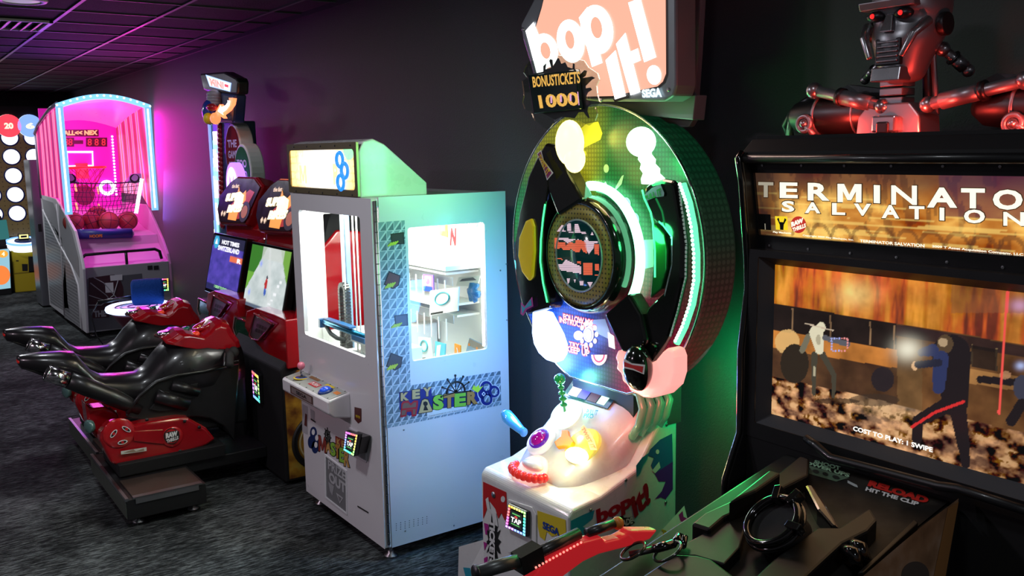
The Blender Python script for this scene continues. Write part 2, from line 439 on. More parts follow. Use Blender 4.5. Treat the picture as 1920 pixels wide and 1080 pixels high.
for a, c in (((x0, y0), (x1, y0+.03)), ((x0, y1-.03), (x1, y1)), ((x0, y0), (x0+.03, y1)), ((x1-.03, y0), (x1, y1))): b.box((a[0], a[1], CZ-.014), (c[0], c[1], CZ+.004), VM)
b.build('vent_frame', VM, t, bevel=.003)
MB().box((x0+.02, y0+.02, CZ+.003), (x1-.02, y1-.02, CZ+.008), BLKM).build('vent_cavity', None, t)
for k in range(7):
    yk = y0+.07+k*.07
    MB().obox((-7.95, yk, CZ-.008), (.25, 0, 0), (0, .022, .012), (0, -.001, .002), VM).build('louvre', None, t)
# ================================================================== PRIZE CABINET (tall white, lit inside)
def frame_panel(mb, f, outer, inner, r, d, m, k=5):
    "flat panel in plane f(u,v) with one rounded-corner opening, pushed by d"
    (a, b, c, e), (ia, ib, ic, ie) = outer, inner; d = Vector(d)
    oc = [(a, b), (c, b), (c, e), (a, e)]; ic_ = [(ia+r, ib+r, math.pi), (ic-r, ib+r, 1.5*math.pi), (ic-r, ie-r, 0), (ia+r, ie-r, .5*math.pi)]
    rings = []
    for (x, y, t0) in ic_:
        rings.append([(x+r*math.cos(t0+.5*math.pi*i/k), y+r*math.sin(t0+.5*math.pi*i/k)) for i in range(k+1)])
    for off in (Vector((0, 0, 0)), d):
        vs = [f(*p)+off for p in oc]; n = 4
        for g in rings: vs += [f(*p)+off for p in g]
        fs = []
        for q in range(4):
            o = 4+q*(k+1)
            for i in range(k): fs.append((q, o+i, o+i+1))
            q2 = (q+1) % 4; o2 = 4+q2*(k+1); fs.append((q, o+k, o2, q2))
        mb.add(vs, fs, m)
    loop = [p for g in rings for p in g]; N = len(loop)
    mb.add([f(*p) for p in loop]+[f(*p)+d for p in loop], [(i, (i+1) % N, N+(i+1) % N, N+i) for i in range(N)], m)
    mb.add([f(*p) for p in oc]+[f(*p)+d for p in oc], [(i, (i+1) % 4, 4+(i+1) % 4, 4+i) for i in range(4)], m)
    return mb

KX0, KX1, KY0, KY1, KZ0, KZ1 = -4.70, -3.742, 1.855, 2.59, .07, 1.742
KF, KS = Y(KY0), X(KX1)
km = thing('prize_cabinet', ((KX0+KX1)/2, (KY0+KY1)/2, 0), 'tall white prize cabinet with key-pattern stickers and a bright lit interior', 'arcade machine')
KMW = mat('cabinet_white', (0.78, 0.75, 0.78), 0.3, coat=.35)
INW = mat('inside_white', (0.86, 0.87, 0.84), 0.45)
WIN = (-4.60, .985, -3.865, 1.655)   # front opening x0,z0,x1,z1
SW = (2.035, .965, 2.463, 1.60)      # side opening y0,z0,y1,z1
b = MB()
# lower body, top, back
b.box((KX0, KY0+.02, KZ0), (KX1, KY1, .80), KMW)
b.box((KX0, KY0+.02, 1.70), (KX1, KY1, KZ1), KMW)
b.box((KX0, KY1-.03, .80), (KX1, KY1, 1.70), INW)
body = b.build('body', KMW, km, bevel=.006)
b = MB(); frame_panel(b, lambda u, v: V(u, KY0, v), (KX0, KZ0, KX1-.001, KZ1), WIN, .018, (0, .022, 0), KMW)
door = b.build('door', KMW, km, bevel=.012)
b = MB(); frame_panel(b, lambda u, v: V(KX1+.004, u, v), (KY0+.035, KZ0, KY1, KZ1+.005), SW, .015, (-.02, 0, 0), KMW)
side = b.build('side_panel', KMW, km, bevel=.003)
b = MB(); frame_panel(b, lambda u, v: V(KX0-.001, u, v), (KY0+.03, KZ0, KY1, KZ1), (KY0+.17, .97, KY1-.06, 1.62), .015, (.02, 0, 0), INW)
b.build('side_panel', KMW, km, bevel=.003)
b = MB(); b.box((WIN[0]-.03, KY0+.024, WIN[1]-.03), (WIN[2]+.03, KY0+.028, WIN[3]+.03), CLEAR); b.build('window_glass', CLEAR, km)
b = MB(); b.box((KX1-.024, SW[0]-.02, SW[1]-.02), (KX1-.020, SW[2]+.02, SW[3]+.02), CLEAR); b.build('window_glass', CLEAR, km)
# hinge running up the corner
b = MB(); b.cyl((KX1+.006, KY0+.018, KZ0+.02), (KX1+.006, KY0+.018, KZ1-.01), .0065, STEEL, 10)
for k in range(34): b.cyl((KX1+.006, KY0+.018, .1+k*.048), (KX1+.006, KY0+.018, .103+k*.048), .0078, DKST, 10)
b.build('hinge', STEEL, km)
# interior
b = MB()
b.box((KX0+.02, KY0+.03, .80), (KX1-.03, KY1-.03, .83), INW)
b.box((KX0+.021, KY0+.03, .83), (KX0+.03, KY0+.17, 1.70), INW)
b.box((KX0+.03, KY0+.13, .83), (KX0+.05, KY0+.16, 1.66), INW)
b.box((-4.45, KY0+.30, .83), (-4.36, KY1-.05, 1.0), INW)
b.box((-4.35, KY0+.12, .83), (-3.95, KY0+.34, .93), INW)
b.build('interior_lining', INW, km, bevel=.004)
LED = em('cabinet_led', (1.0, 1.0, 0.93), 15)
for y_ in (KY0+.04, KY1-.10): MB().box((KX0+.05, y_, 1.675), (KX1-.05, y_+.03, 1.695), LED).build('light_tube', LED, km, label='white light tube under the roof of the cabinet')
for p_, q_ in (((-3.856, KY0+.032, .98), (-3.85, KY0+.045, 1.66)), ((-4.62, KY0+.032, .98), (-4.61, KY0+.045, 1.66)), ((KX1-.05, 2.47, .97), (KX1-.035, 2.48, 1.62))): MB().box(p_, q_, LED).build('light_tube', LED, km, label='upright white light tube beside a window')
lamp('cabinet_inner_light', 'AREA', (-4.22, 2.2, 1.66), 18, (1, 1, .93), .6, (-4.22, 2.2, .8), sizey=.45)
lamp('cabinet_shelf_light', 'AREA', (-4.15, 2.15, 1.30), 1.5, (1, 1, .93), .4, (-4.3, 2.6, 1.0), sizey=.2)  # added fill under the shelf, brightens the lower prizes
# gantry: rail, cable chain, blue arm
RAIL = mat('rail_alu', (.62, .72, .80), .3, .7)
b = MB(); b.box((-4.53, KY0+.20, .86), (-4.49, KY0+.225, 1.65), RAIL); b.box((-4.49, KY0+.205, .86), (-4.475, KY0+.23, 1.65), mat('rail_blue', (.25, .4, .6), .3, .5)); b.build('rail', RAIL, km)
b = MB()
for (px, y) in ((641, 2.02), (660, 2.0), (667, 1.99)):
    p = on('y', y, px, 400); q = on('y', y, px+4, 690); b.cyl((p.x, y, 1.66), (p.x, y, .9), .0045, INW, 8)
b.build('guide_rod', INW, km)
b = MB(); c0 = on('y', 2.03, 645, 545); r = .035
pts = []
for k in range(0, 22): pts.append((c0.x-r, 2.03, .86+(c0.z-.86)*k/21))
for k in range(1, 9): t = math.pi-math.pi*k/9; pts.append((c0.x+r*math.cos(t), 2.03, c0.z+r*math.sin(t)))
for k in range(21, -1, -1): pts.append((c0.x+r, 2.03, .86+(c0.z-.86)*k/21))
for i in range(len(pts)-1):
    a, c = Vector(pts[i]), Vector(pts[i+1]); m_ = (a+c)/2; t = (c-a)*.42; n_ = t.normalized().cross(V(0, 1, 0))*.011
    b.obox(m_, t, n_, (0, .016, 0), BLK)
b.build('cable_chain', BLK, km)
ARM = mat('blue_anodised', (.01, .22, .42), .22, .8); ARM2 = mat('dark_blue_plastic', (.01, .09, .25), .35)
A0, A1 = on('y', 1.93, 570, 660), on('y', 1.93, 668, 650)
A0 = V(-4.53, 1.93, 1.055); A1 = V(-3.93, 1.97, 1.035)
b = MB(); b.cyl(A0, A1, .015, ARM, 14); b.obox((A0*.72+A1*.28)+V(0, .01, .020), (.16, 0, 0), (0, .02, 0), (0, 0, .006), ARM2); b.obox(A0+V(.0, 0, -.006), (.014, 0, 0), (0, .02, 0), (0, 0, .024), ARM2)
b.obox((A0*.32+A1*.68)+V(0, -.005, -.018), (.075, 0, 0), (0, .014, 0), (0, 0, .014), ARM2)
b.build('pusher_arm', ARM, km, bevel=.003)
b = MB()
b.tube([A0+V(.05, 0, -.02), A0+V(.10, 0, -.05), A0+V(.18, 0, -.062), A0+V(.27, 0, -.055)], .011, mat('grey_hose', (.05, .06, .06), .5), 10); b.build('hose', None, km)
b = MB(); b.box((-4.22, 2.0, .93), (-3.86, 2.16, 1.0), INW); b.box((-4.30, 1.98, .98), (-3.86, 2.05, 1.03), INW); b.build('carriage', INW, km, bevel=.005)
# display shelves and prizes
b = MB()
PERF = mat('perforated_metal', (.35, .38, .38), .4, .5)
for z, y in ((1.325, 2.36), (1.16, 2.33), (1.10, 2.42)):
    b.box((-4.60, y, z), (-3.95, KY1-.03, z+.012), INW)
for z in (1.27, 1.075):
    b.box((-4.60, 2.38, z), (-3.92, 2.384, z+.045), PERF)
b.box((-4.60, 2.30, 1.36), (-3.85, KY1-.03, 1.385), INW)
b.build('display_shelf', INW, km, bevel=.002)
b = MB()
for k in range(9): b.box((-4.56+k*.075, 2.355, .985+.0), (-4.553+k*.075, 2.36, 1.10), INW); b.box((-4.56+k*.075, 2.355, 1.19), (-4.553+k*.075, 2.36, 1.30), INW)
for k in range(6): b.box((-4.5+k*.11, 2.5, 1.40), (-4.49+k*.11, 2.505, 1.62), INW)
b.build('peg', INW, km)
def cards():
    cm = lambda n, c: mat('card_'+n, c, .45)
    # (name, px corners on side window, plane y, base colour, extras, label)
    
    L = [
     ('gift_card', [(843, 414), (860, 414), (859, 462), (839, 461)], 2.46, cm('white', (.8, .8, .8)), 'red', 'upright white prize card with a red letter, top of the cabinet', 'NETFLIX'),
     ('gift_card', [(861, 411), (875, 411), (874, 436), (860, 434)], 2.44, cm('white', (.8, .8, .8)), None, 'plain white prize card beside the red-lettered one', None),
     ('earphone_box', [(824, 413), (837, 411), (839, 445), (824, 441)], 2.47, cm('orange', (.75, .25, .06)), 'green', 'small orange boxed prize with green window at the top', None),
     ('gadget_pack', [(877, 408), (897, 407), (894, 426), (874, 424)], 2.505, cm('grey', (.3, .35, .4)), 'white', 'grey and white packed prize in the top corner of the cabinet', None),
     ('watch_box', [(793, 514), (812, 516), (813, 548), (792, 545)], 2.32, cm('violet', (.25, .12, .5)), 'blue', 'prize pack with a violet picture hanging in the middle row', None),
     ('earphone_pack', [(807, 545), (860, 538), (858, 583), (805, 592)], 2.30, cm('white', (.8, .8, .8)), 'teal', 'white prize pack with a teal wire outline, middle row', None),
     ('gadget_pack', [(860, 520), (900, 517), (895, 537), (855, 536)], 2.50, cm('paper', (.6, .65, .6)), 'dark', 'pale prize pack with dark strap, right of the middle row', None),
     ('headphone_pack', [(784, 632), (808, 634), (812, 672), (785, 676)], 2.32, cm('pale', (.6, .68, .66)), 'teal', 'clear blister prize pack hanging lowest beside the door hinge', None),
     ('game_pack', [(816, 640), (835, 645), (833, 676), (815, 674)], 2.32, cm('cyan', (.1, .5, .65)), 'white', 'cyan prize pack with a pale strap, lower row', None),
     ('gift_card', [(852, 644), (863, 648), (863, 678), (852, 674)], 2.32, cm('orange2', (.85, .3, .02)), 'arc', 'orange prize card hanging from a peg in the lower row', None),
     ('photo_card', [(880, 634), (909, 648), (902, 680), (872, 665)], 2.50, cm('steelblue', (.22, .33, .45)), 'photo', 'tilted blue picture card leaning in the lower corner', None),
    ]
    for nm, q, y, m, ex, lab, tx in L:
        Q = [on('y', y, *p) for p in q]; mb = MB(); mb.prism(Q, (0, .006, 0), m)
        if tx:
            letters(mb, tx, [bil(Q, .1, .97), bil(Q, .9, .97), bil(Q, .9, .80), bil(Q, .1, .80)], RINK, .001)
            letters(mb, 'N', [bil(Q, .22, .72), bil(Q, .8, .72), bil(Q, .8, .02), bil(Q, .22, .02)], RINK, .001, .06)
        elif ex == 'green': shape(mb, [bil(Q, .2, .3), bil(Q, .8, .3), bil(Q, .8, .9), bil(Q, .2, .9)], mat('card_moss', (.12, .25, .12), .4), .001)
        elif ex == 'white': shape(mb, [bil(Q, .15, .2), bil(Q, .5, .1), bil(Q, .6, .9), bil(Q, .2, .8)], WINK, .001)
        elif ex == 'blue':
            shape(mb, [bil(Q, .1, .02), bil(Q, .9, .02), bil(Q, .9, .3), bil(Q, .1, .3)], BINK, .001); shape(mb, [bil(Q, .2, .35), bil(Q, .8, .35), bil(Q, .8, .9), bil(Q, .2, .9)], WINK, .001)
            shape(mb, [bil(Q, .5+.2*math.cos(t), .6+.2*math.sin(t)) for t in [k*.8 for k in range(8)]], mat('card_violet', (.25, .12, .5)), .002)
        elif ex == 'teal':
            ring = [bil(Q, .45+.25*math.cos(t), .62+.25*math.sin(t))+V(0, -.003, 0) for t in [2*math.pi*k/20 for k in range(20)]]
            mb.tube(ring, .0035, mat('card_teal', (.03, .38, .42), .4), 6, closed=True)
            shape(mb, [bil(Q, .05, .02), bil(Q, .5, .02), bil(Q, .5, .1), bil(Q, .05, .1)], KINK, .001)
        elif ex == 'dark': shape(mb, [bil(Q, .1, .5), bil(Q, .9, .6), bil(Q, .7, .9), bil(Q, .2, .8)], mat('card_slate', (.05, .07, .09)), .001)
        elif ex == 'arc': mb.tube([bil(Q, .4, .2)+V(0, -.002, 0), bil(Q, .6, .4)+V(0, -.002, 0), bil(Q, .6, .6)+V(0, -.002, 0), bil(Q, .45, .8)+V(0, -.002, 0)], .002, WINK, 6)
        elif ex == 'photo':
            shape(mb, [bil(Q, .02, .6), bil(Q, .98, .6), bil(Q, .98, .98), bil(Q, .02, .98)], mat('card_stone', (.25, .22, .18)), .001)
            for u in (.1, .6, .85): shape(mb, [bil(Q, u+.06*math.cos(t), .66+.09*math.sin(t)) for t in [k*.8 for k in range(8)]], OINK, .002)
        o = mb.build(nm, None); tag(o, lab, 'prize card' if 'card' in nm else 'boxed prize', 'prizes hanging in the white cabinet')
cards()
# a dark blue figure toy and a red cap seen at the back
b = MB(); c = on('y', 2.47, 889, 548)
for k in range(7): b.tube([c+V(.05*math.cos(k), 0, .05*math.sin(k)), c+V(.02*math.cos(k*2), -.01, 0), c+V(.05*math.cos(k+2), 0, .05*math.sin(k+2.3))], [.012, .02, .01], mat('toy_blue', (.01, .10, .25), .3), 8)
tag(b.build('plush_toy', None), 'dark blue tangled plush prize in the middle row', 'toy')
# topper sign
TX0, TX1 = -4.70, -3.86
zt = 2.01; prof = [(KY0+.005, KZ1), (KY0+.005, 1.955), (KY0+.03, 2.0), (KY0+.08, 2.012), (KY0+.14, 1.985), (KY0+.36, 1.80), (KY0+.36, KZ1)]
b = MB(); b.prism([(TX0, y, z) for y, z in prof], (TX1-TX0, 0, 0), WPL); tp = b.build('sign_box', WPL, km, bevel=.006)
FR = mat('sign_frame', (.30, .24, .14), .3, .6)
q = [V(TX0+.012, KY0, 1.985), V(TX1-.012, KY0, 1.985), V(TX1-.012, KY0, 1.755), V(TX0+.012, KY0, 1.755)]
b = MB(); frame_panel(b, lambda u, v: V(u, KY0-.006, v), (TX0, KZ1+.004, TX1, 1.998), (TX0+.03, 1.775, TX1-.03, 1.965), .02, (0, .012, 0), FR)
for k in range(5):
    for z in (1.754, 1.983): b.cyl((TX0+.1+k*.17, KY0-.009, z), (TX0+.1+k*.17, KY0-.005, z), .005, KINK, 8)
b.build('sign_frame', FR, tp, bevel=.003)
def signart(u, v):
    n = noise2(u*6, v*3, 3); c = [0.9*np.ones_like(u), .50+.2*n, .12+.1*n]
    band = (np.abs((u*9+n*1.5) % 1-.5) < .07) | (np.abs((v*5+n) % 1-.5) < .09)
    c = mixc(c, band*0.6, (.35, .10, .01))
    glow = np.exp(-((u-.50)**2/.075+(v-.45)**2/.30)); glow = np.clip(glow*1.8, 0, 1)
    c = mixc(c, glow, (1, .97, .85))
    g = ((u-.93)**2/.006+(v-.95)**2/.06) < 1; c = mixc(c, g*.9, (.15, .95, .3))
    return c
picture('sign_face', [bil(q, .03, .93), bil(q, .97, .93), bil(q, .97, .10), bil(q, .03, .10)], 90, 30, signart, attrmat('sign_art', 2.4), tp, .001, label='glowing gold sign face')
b = MB(); SE = lambda n, c, s=2.2: em('signem_'+n, c, s)
for ch, u0, u1, v0, v1, m in (('K', .17, .24, .66, .86, SE('cream', (1, .8, .45))), ('E', .26, .33, .70, .88, SE('cream', (1, .8, .45))), ('Y', .35, .42, .68, .86, SE('cream', (1, .8, .45))),
        ('M', .17, .28, .18, .58, SE('peach', (1, .55, .25))), ('A', .29, .39, .18, .60, SE('cream', (1, .8, .45))), ('S', .41, .49, .16, .60, SE('lime', (.85, 1, .6))), ('T', .50, .59, .16, .62, SE('cream', (1, .8, .45))), ('E', .60, .67, .18, .62, SE('lime', (.85, 1, .6))), ('R', .68, .77, .18, .62, SE('peach', (1, .6, .3)))):
    letters(b, ch, [bil(q, u0, v1), bil(q, u1, v1), bil(q, u1, v0), bil(q, u0, v0)], m, .0025, .05)
for (u, v) in ((.79, .70), (.85, .48), (.79, .24)):
    n_ = 22
    b.torus(bil(q, u, v)+V(0, -.004, 0), (0, 1, 0), .034, .010, em('sign_blue', (.02, .25, 1), 1.4), 22, 6)
b.build('lettering', None, tp)
# strip sign light
lamp('prize_sign_light', 'AREA', (-4.28, KY0-.05, 1.88), 5, (1, .85, .55), .7, (-4.28, 1.0, 1.80), sizey=.15)
# control shelf
zs = .955
P = [V(-4.66, KY0, .985), V(-4.02, KY0, .985), V(-4.02, KY0-.20, .955), V(-4.66, KY0-.20, .955)]
SH0, SH1, SD = -4.665, -4.06, .118
b = MB(); prof = [(KY0+.002, .775), (KY0-SD+.006, .752), (KY0-SD, .742), (KY0-SD, .685), (KY0-SD+.03, .66), (KY0+.002, .645)]
b.prism([(SH0, y, z) for y, z in prof], (SH1-SH0, 0, 0), KMW); sh = b.build('control_shelf', KMW, km, bevel=.008)
sq = [V(SH0+.012, KY0-.006, .7745), V(SH1-.012, KY0-.006, .7745), V(SH1-.012, KY0-SD+.012, .7535), V(SH0+.012, KY0-SD+.012, .7535)]
b = MB(); OV = mat('control_overlay', (.42, .43, .40), .35); shape(b, sq, OV, .0015)
for k in range(14): shape(b, [bil(sq, .02, .06+k*.066), bil(sq, .98, .06+k*.066), bil(sq, .98, .075+k*.066), bil(sq, .02, .075+k*.066)], mat('control_lines', (.25, .26, .25), .4), .002)
shape(b, [bil(sq, .42, .30), bil(sq, .60, .30), bil(sq, .60, .66), bil(sq, .42, .66)], RINK, .003)
letters(b, 'PUSH', [bil(sq, .44, .6), bil(sq, .58, .6), bil(sq, .58, .38), bil(sq, .44, .38)], WINK, .004)
shape(b, [bil(sq, .26, .75), bil(sq, .46, .75), bil(sq, .46, .95), bil(sq, .26, .95)], mat('brown_ink', (.28, .12, .03)), .003)
shape(b, [bil(sq, .62, .72), bil(sq, .78, .72), bil(sq, .78, .92), bil(sq, .62, .92)], YINK, .003)
shape(b, [bil(sq, .88, .5), bil(sq, .97, .5), bil(sq, .97, .75), bil(sq, .88, .75)], OINK, .003)
for k in range(7):
    for v in (.04, .97): c = bil(sq, .04+k*.153, v); b.cyl(c, c+V(0, 0, .003), .004, BLK, 8)
b.build('overlay', None, sh, label='striped grey control overlay')
js = bil(sq, .2, .5); b = MB(); c = js
for k, (rr, m) in enumerate(((.045, YINK), (.036, BINK), (.02, BLK))): b.lathe(c+V(0, 0, .002+k*.001), (0, 0, 1), [(rr, 0), (rr*.95, .003), (.001, .003)], m, 18)
b.cyl(c, c+V(0, 0, .055), .006, CHR, 12); j = b.build('joystick', None, sh)
MB().ball(c+V(0, 0, .068), .021, mat('pink_ball', (.75, .18, .28), .25, coat=.4)).build('ball_top', None, j, label='pink ball top')
c = bil(sq, .78, .38); b = MB(); b.lathe(c, (0, -.2, 1), [(.040, 0), (.038, .008), (.030, .012)], mat('blue_button_rim', (.01, .04, .2), .3), 22); b.lathe(c+V(0, 0, .008), (0, -.2, 1), [(.030, 0), (.028, .010), (.018, .017), (.001, .019)], mat('blue_button', (.01, .07, .6), .15, coat=.6, emit=(.02, .12, .9), es=.25), 22); b.build('push_button', None, sh, label='domed blue button')
Q = [V(SH0+.12, KY0-SD-.0005, .735), V(SH0+.42, KY0-SD-.0005, .735), V(SH0+.42, KY0-SD-.0005, .692), V(SH0+.12, KY0-SD-.0005, .692)]
b = MB(); shape(b, Q, mat('plate_brown', (.10, .06, .05), .4)); shape(b, [bil(Q, .06, .15), bil(Q, .94, .15), bil(Q, .94, .85), bil(Q, .06, .85)], mat('plate_silver', (.45, .42, .42), .35, .6), .002)
letters(b, 'SEGA', [bil(Q, .28, .72), bil(Q, .74, .72), bil(Q, .74, .28), bil(Q, .28, .28)], KINK, .003, .03); b.build('name_plate', None, sh)
# door details, placed on the door front plane
DF = Y(KY0)
b = MB()
ring = lambda px, py, rx, ry, m, l: shape(b, oval(px, py, rx, ry), m, l, DF)
KEYB = mat('key_navy', (.012, .03, .13), .4)
for (px, py) in ((588, 812), (596, 829), (584, 829), (591, 838)): ring(px, py, 6.5, 12, KEYB, .0012)
for (px, py) in ((588, 810), (594.5, 821), (593, 834)): ring(px, py, 3, 5.5, WINK, .002)
cols = [mat('logo_brown', (.28, .04, .03)), mat('logo_gold', (.62, .33, .10)), mat('logo_green', (.28, .55, .06)), mat('logo_tan', (.5, .22, .05))]
lt = [('M', 598, 612, 816, 848, 0), ('A', 611, 621, 824, 850, 1), ('S', 620, 630, 828, 856, 2), ('T', 628, 638, 832, 860, 3), ('E', 637, 646, 838, 868, 2), ('R', 646, 656, 842, 876, 1)]
def px_letter(b, ch, x0, x1, y0, y1, m, f, slope=0.35, lift=.0022, bold=.05, edge=KINK, e=1.4):
    d = (x1-x0)*slope
    if edge:
        letters(b, ch, [f(x0-e, y0-e), f(x1+e, y0+d-e), f(x1+e, y1+d+e), f(x0-e, y1+e)], edge, lift-.0008, bold+.03)
    letters(b, ch, [f(x0, y0), f(x1, y0+d), f(x1, y1+d), f(x0, y1)], m, lift, bold)
for ch, x0, x1, y0, y1, k in lt: px_letter(b, ch, x0, x1, y0, y1-3, cols[k], DF)
shape(b, [(629, 817), (656, 829), (656, 848), (629, 836)], mat('logo_brown', (.28, .04, .03)), .001, DF)
for ch, x0, x1, y0, y1 in (('K', 632, 639, 821, 834), ('E', 641, 647, 825, 838), ('Y', 648, 654, 828, 841)): px_letter(b, ch, x0, x1, y0, y1, cols[1], DF, .4, .002, .04, None)
wc = (615, 817)
b.torus(DF(*wc)+V(0, -.002, 0), (0, 1, 0), .030, .004, KINK, 20, 6)
for k in range(8):
    a = DF(*wc)+V(0, -.002, 0); t = k*math.pi/4; b.cyl(a, a+V(.045*math.cos(t), 0, .045*math.sin(t)), .003, KINK, 6)
letters(b, 'MIND YOUR', [DF(668, 777), DF(676, 780), DF(676, 785), DF(668, 782)], YINK, .003)
shape(b, [(665, 763), (678, 766), (678, 790), (672, 794), (665, 786)], mat('sticker_maroon', (.10, .02, .02)), .0012, DF)
b.build('logo_print', None, door)
# prize door
b = MB(); Q = [DF(612, 856), DF(649, 884), DF(650, 961), DF(613, 932)]
frame_panel(b, lambda u, v: bil(Q, u, v)+V(0, -.004, 0), (-.08, -.04, 1.04, 1.04), (0, 0, 1, 1), .02, (0, .006, 0), mat('frame_light', (.8, .8, .82), .3))
PD = mat('prize_flap', (.20, .20, .21), .3); shape(b, Q, PD, .0008)
pd_ = b.build('prize_door', PD, door, bevel=.002)
b = MB(); letters(b, 'PRIZE', [bil(Q, .10, .97), bil(Q, .98, .99), bil(Q, .98, .76), bil(Q, .10, .74)], mat('flap_ink', (.50, .50, .52), .4), .002, .03)
letters(b, 'OUT', [bil(Q, .14, .70), bil(Q, .98, .70), bil(Q, .98, .44), bil(Q, .14, .44)], mat('flap_ink', (.5, .5, .52)), .002, .05)
shape(b, [bil(Q, .5, .3), bil(Q, .85, .3), bil(Q, .68, .1)], mat('flap_ink', (.5, .5, .52)), .002); shape(b, [bil(Q, .58, .27), bil(Q, .78, .27), bil(Q, .68, .15)], PD, .003)
shape(b, [bil(Q, .1, .42), bil(Q, .4, .42), bil(Q, .3, .15), bil(Q, .18, .22)], mat('flap_ink2', (.36, .36, .38)), .002)
b.build('lettering', None, pd_)
# coin slot recess and keypad strip
b = MB(); shape(b, [(567, 757), (577, 762), (577, 815), (567, 810)], mat('recess_grey', (.45, .43, .46), .4), .001, DF); shape(b, [(573, 775), (576, 777), (576, 800), (571, 797)], mat('sticker_maroon', (.1, .02, .02)), .002, DF)
shape(b, [(583, 784), (592, 790), (592, 793), (583, 787)], KINK, .0012, DF); shape(b, [(582, 766), (590, 771), (590, 789), (583, 784)], mat('recess_grey', (.45, .43, .46)), .001, DF)
b.prism([DF(671, 948), DF(691, 960), DF(691, 962), DF(671, 950)], (0, -.003, 0), KINK); b.build('door_slots', None, door)
# card reader on a wedge bracket
b = MB(); b.prism([DF(655, 800), DF(688, 818), DF(688, 868), DF(655, 850)], (0, -.006, 0), mat('bracket_pale', (.6, .57, .62), .35)); br = b.build('reader_bracket', None, door, bevel=.006)
a0 = Y(KY0-.05)
tap_reader(km, [a0(655, 806), a0(679, 813), a0(671, 855), a0(651, 843)], 6, 5.0, 0, .02)
b = MB(); b.prism([a0(657, 812), a0(679, 820), a0(672, 852), a0(653, 842)], (0, .045, 0), BLK); b.build('reader_mount', None, km)
# side panel print
SP = X(KX1+.004)
def tri_pattern():
    m = mat('key_pattern', (.3, .3, .3), .35); nt, bs = nodes(m)
    g = gnode(nt, 'ShaderNodeNewGeometry'); sx = gnode(nt, 'ShaderNodeSeparateXYZ'); nt.links.new(g.outputs['Position'], sx.inputs[0])
    def M(op, a, b=None, c=None):
        n = gnode(nt, 'ShaderNodeMath', operation=op)
        for i, v in enumerate((a, b, c)):
            if v is None: continue
            if hasattr(v, 'links') or hasattr(v, 'is_linked'): nt.links.new(v, n.inputs[i])
            else: n.inputs[i].default_value = v
        return n.outputs[0]
    u = M('FRACT', M('MULTIPLY', sx.outputs[1], 26.0)); v = M('FRACT', M('MULTIPLY', sx.outputs[2], 22.0))
    diag = M('ABSOLUTE', M('SUBTRACT', u, v)); line = M('LESS_THAN', diag, .13)
    ed = M('MAXIMUM', M('LESS_THAN', u, .07), M('LESS_THAN', v, .07))
    tri = M('GREATER_THAN', v, u)
    mx = gnode(nt, 'ShaderNodeMix', data_type='RGBA'); mx.inputs[6].default_value = (.12, .17, .21, 1); mx.inputs[7].default_value = (.24, .32, .38, 1); nt.links.new(tri, mx.inputs[0])
    m2 = gnode(nt, 'ShaderNodeMix', data_type='RGBA'); m2.inputs[7].default_value = (.58, .62, .68, 1); nt.links.new(M('MAXIMUM', line, ed), m2.inputs[0]); nt.links.new(mx.outputs[2], m2.inputs[6])
    nt.links.new(m2.outputs[2], bs.inputs['Base Color']); return m
KP = tri_pattern()
b = MB(); shape(b, [(708.5, 417), (758.5, 413), (769.5, 722.5), (938, 695.5), (940, 759), (725, 803)], KP, .001, SP); b.build('side_print', KP, side, label='grey key-pattern sticker')
b = MB(); NAV = mat('logo_navy', (.012, .025, .20), .4)
def s7(x, y): return 700+x*260/1872, 670+y*150/1080
G = lambda x, y: SP(*s7(x, y))
def sp(pts, m, l=.002): shape(b, [s7(*p) for p in pts], m, l, SP)
sp([(345, 470), (560, 440), (780, 400), (790, 520), (1250, 470), (1420, 470), (1430, 590), (1220, 660), (700, 740), (480, 790), (350, 700)], NAV, .0016)
sp([(720, 720), (1260, 640), (1255, 705), (1230, 715), (740, 815), (725, 800)], WPL, .0018)
letters(b, 'Copyright KOMUSE CO., LTD. All Rights Reserved.', [G(745, 785), G(1235, 690), G(1235, 708), G(745, 803)], KINK, .003, 0)
def L7(ch, x0, x1, y0, y1, m, d=-.12, bold=.06):
    s = (x1-x0)*d
    letters(b, ch, [G(x0-7, y0-7-s*0), G(x1+7, y0+s-7), G(x1+7, y1+s+7), G(x0-7, y1+7)], KINK, .003, bold+.03)
    letters(b, ch, [G(x0, y0), G(x1, y0+s), G(x1, y1+s), G(x0, y1)], m, .004, bold)
GO = mat('logo_sand', (.62, .42, .18)); BR = mat('logo_wood', (.50, .24, .06)); GR = mat('logo_leaf', (.25, .58, .05))
L7('K', 365, 475, 480, 590, GO); L7('E', 520, 625, 440, 565, GO); L7('Y', 665, 780, 410, 530, GO)
sp([(360, 810), (375, 620), (400, 590), (470, 585), (500, 620), (545, 580), (600, 580), (600, 640), (575, 790), (515, 800), (510, 730), (450, 735), (440, 795)], mat('logo_red', (.45, .01, .02)), .003)
sp([(372, 780), (392, 640), (410, 615), (465, 612), (500, 650), (545, 605), (575, 605), (560, 765), (530, 770), (530, 705), (440, 710), (425, 775)], mat('logo_bronze', (.20, .10, .07)), .004)
sp([(378, 690), (590, 665), (588, 690), (376, 715)], mat('logo_red', (.45, .01, .02)), .005)
sp([(598, 765), (650, 570), (690, 550), (735, 560), (800, 710), (790, 735)], KINK, .003); sp([(604, 755), (655, 580), (690, 562), (728, 570), (790, 712), (780, 728)], GO, .004)
sp([(668, 715), (685, 655), (665, 630), (670, 600), (700, 590), (725, 605), (728, 635), (708, 655), (735, 710)], KINK, .005)
L7('S', 800, 945, 515, 715, GR); L7('T', 945, 1095, 500, 690, BR, -.12); L7('E', 1090, 1245, 490, 670, GR, -.1); L7('R', 1260, 1405, 465, 640, BR, -.12)
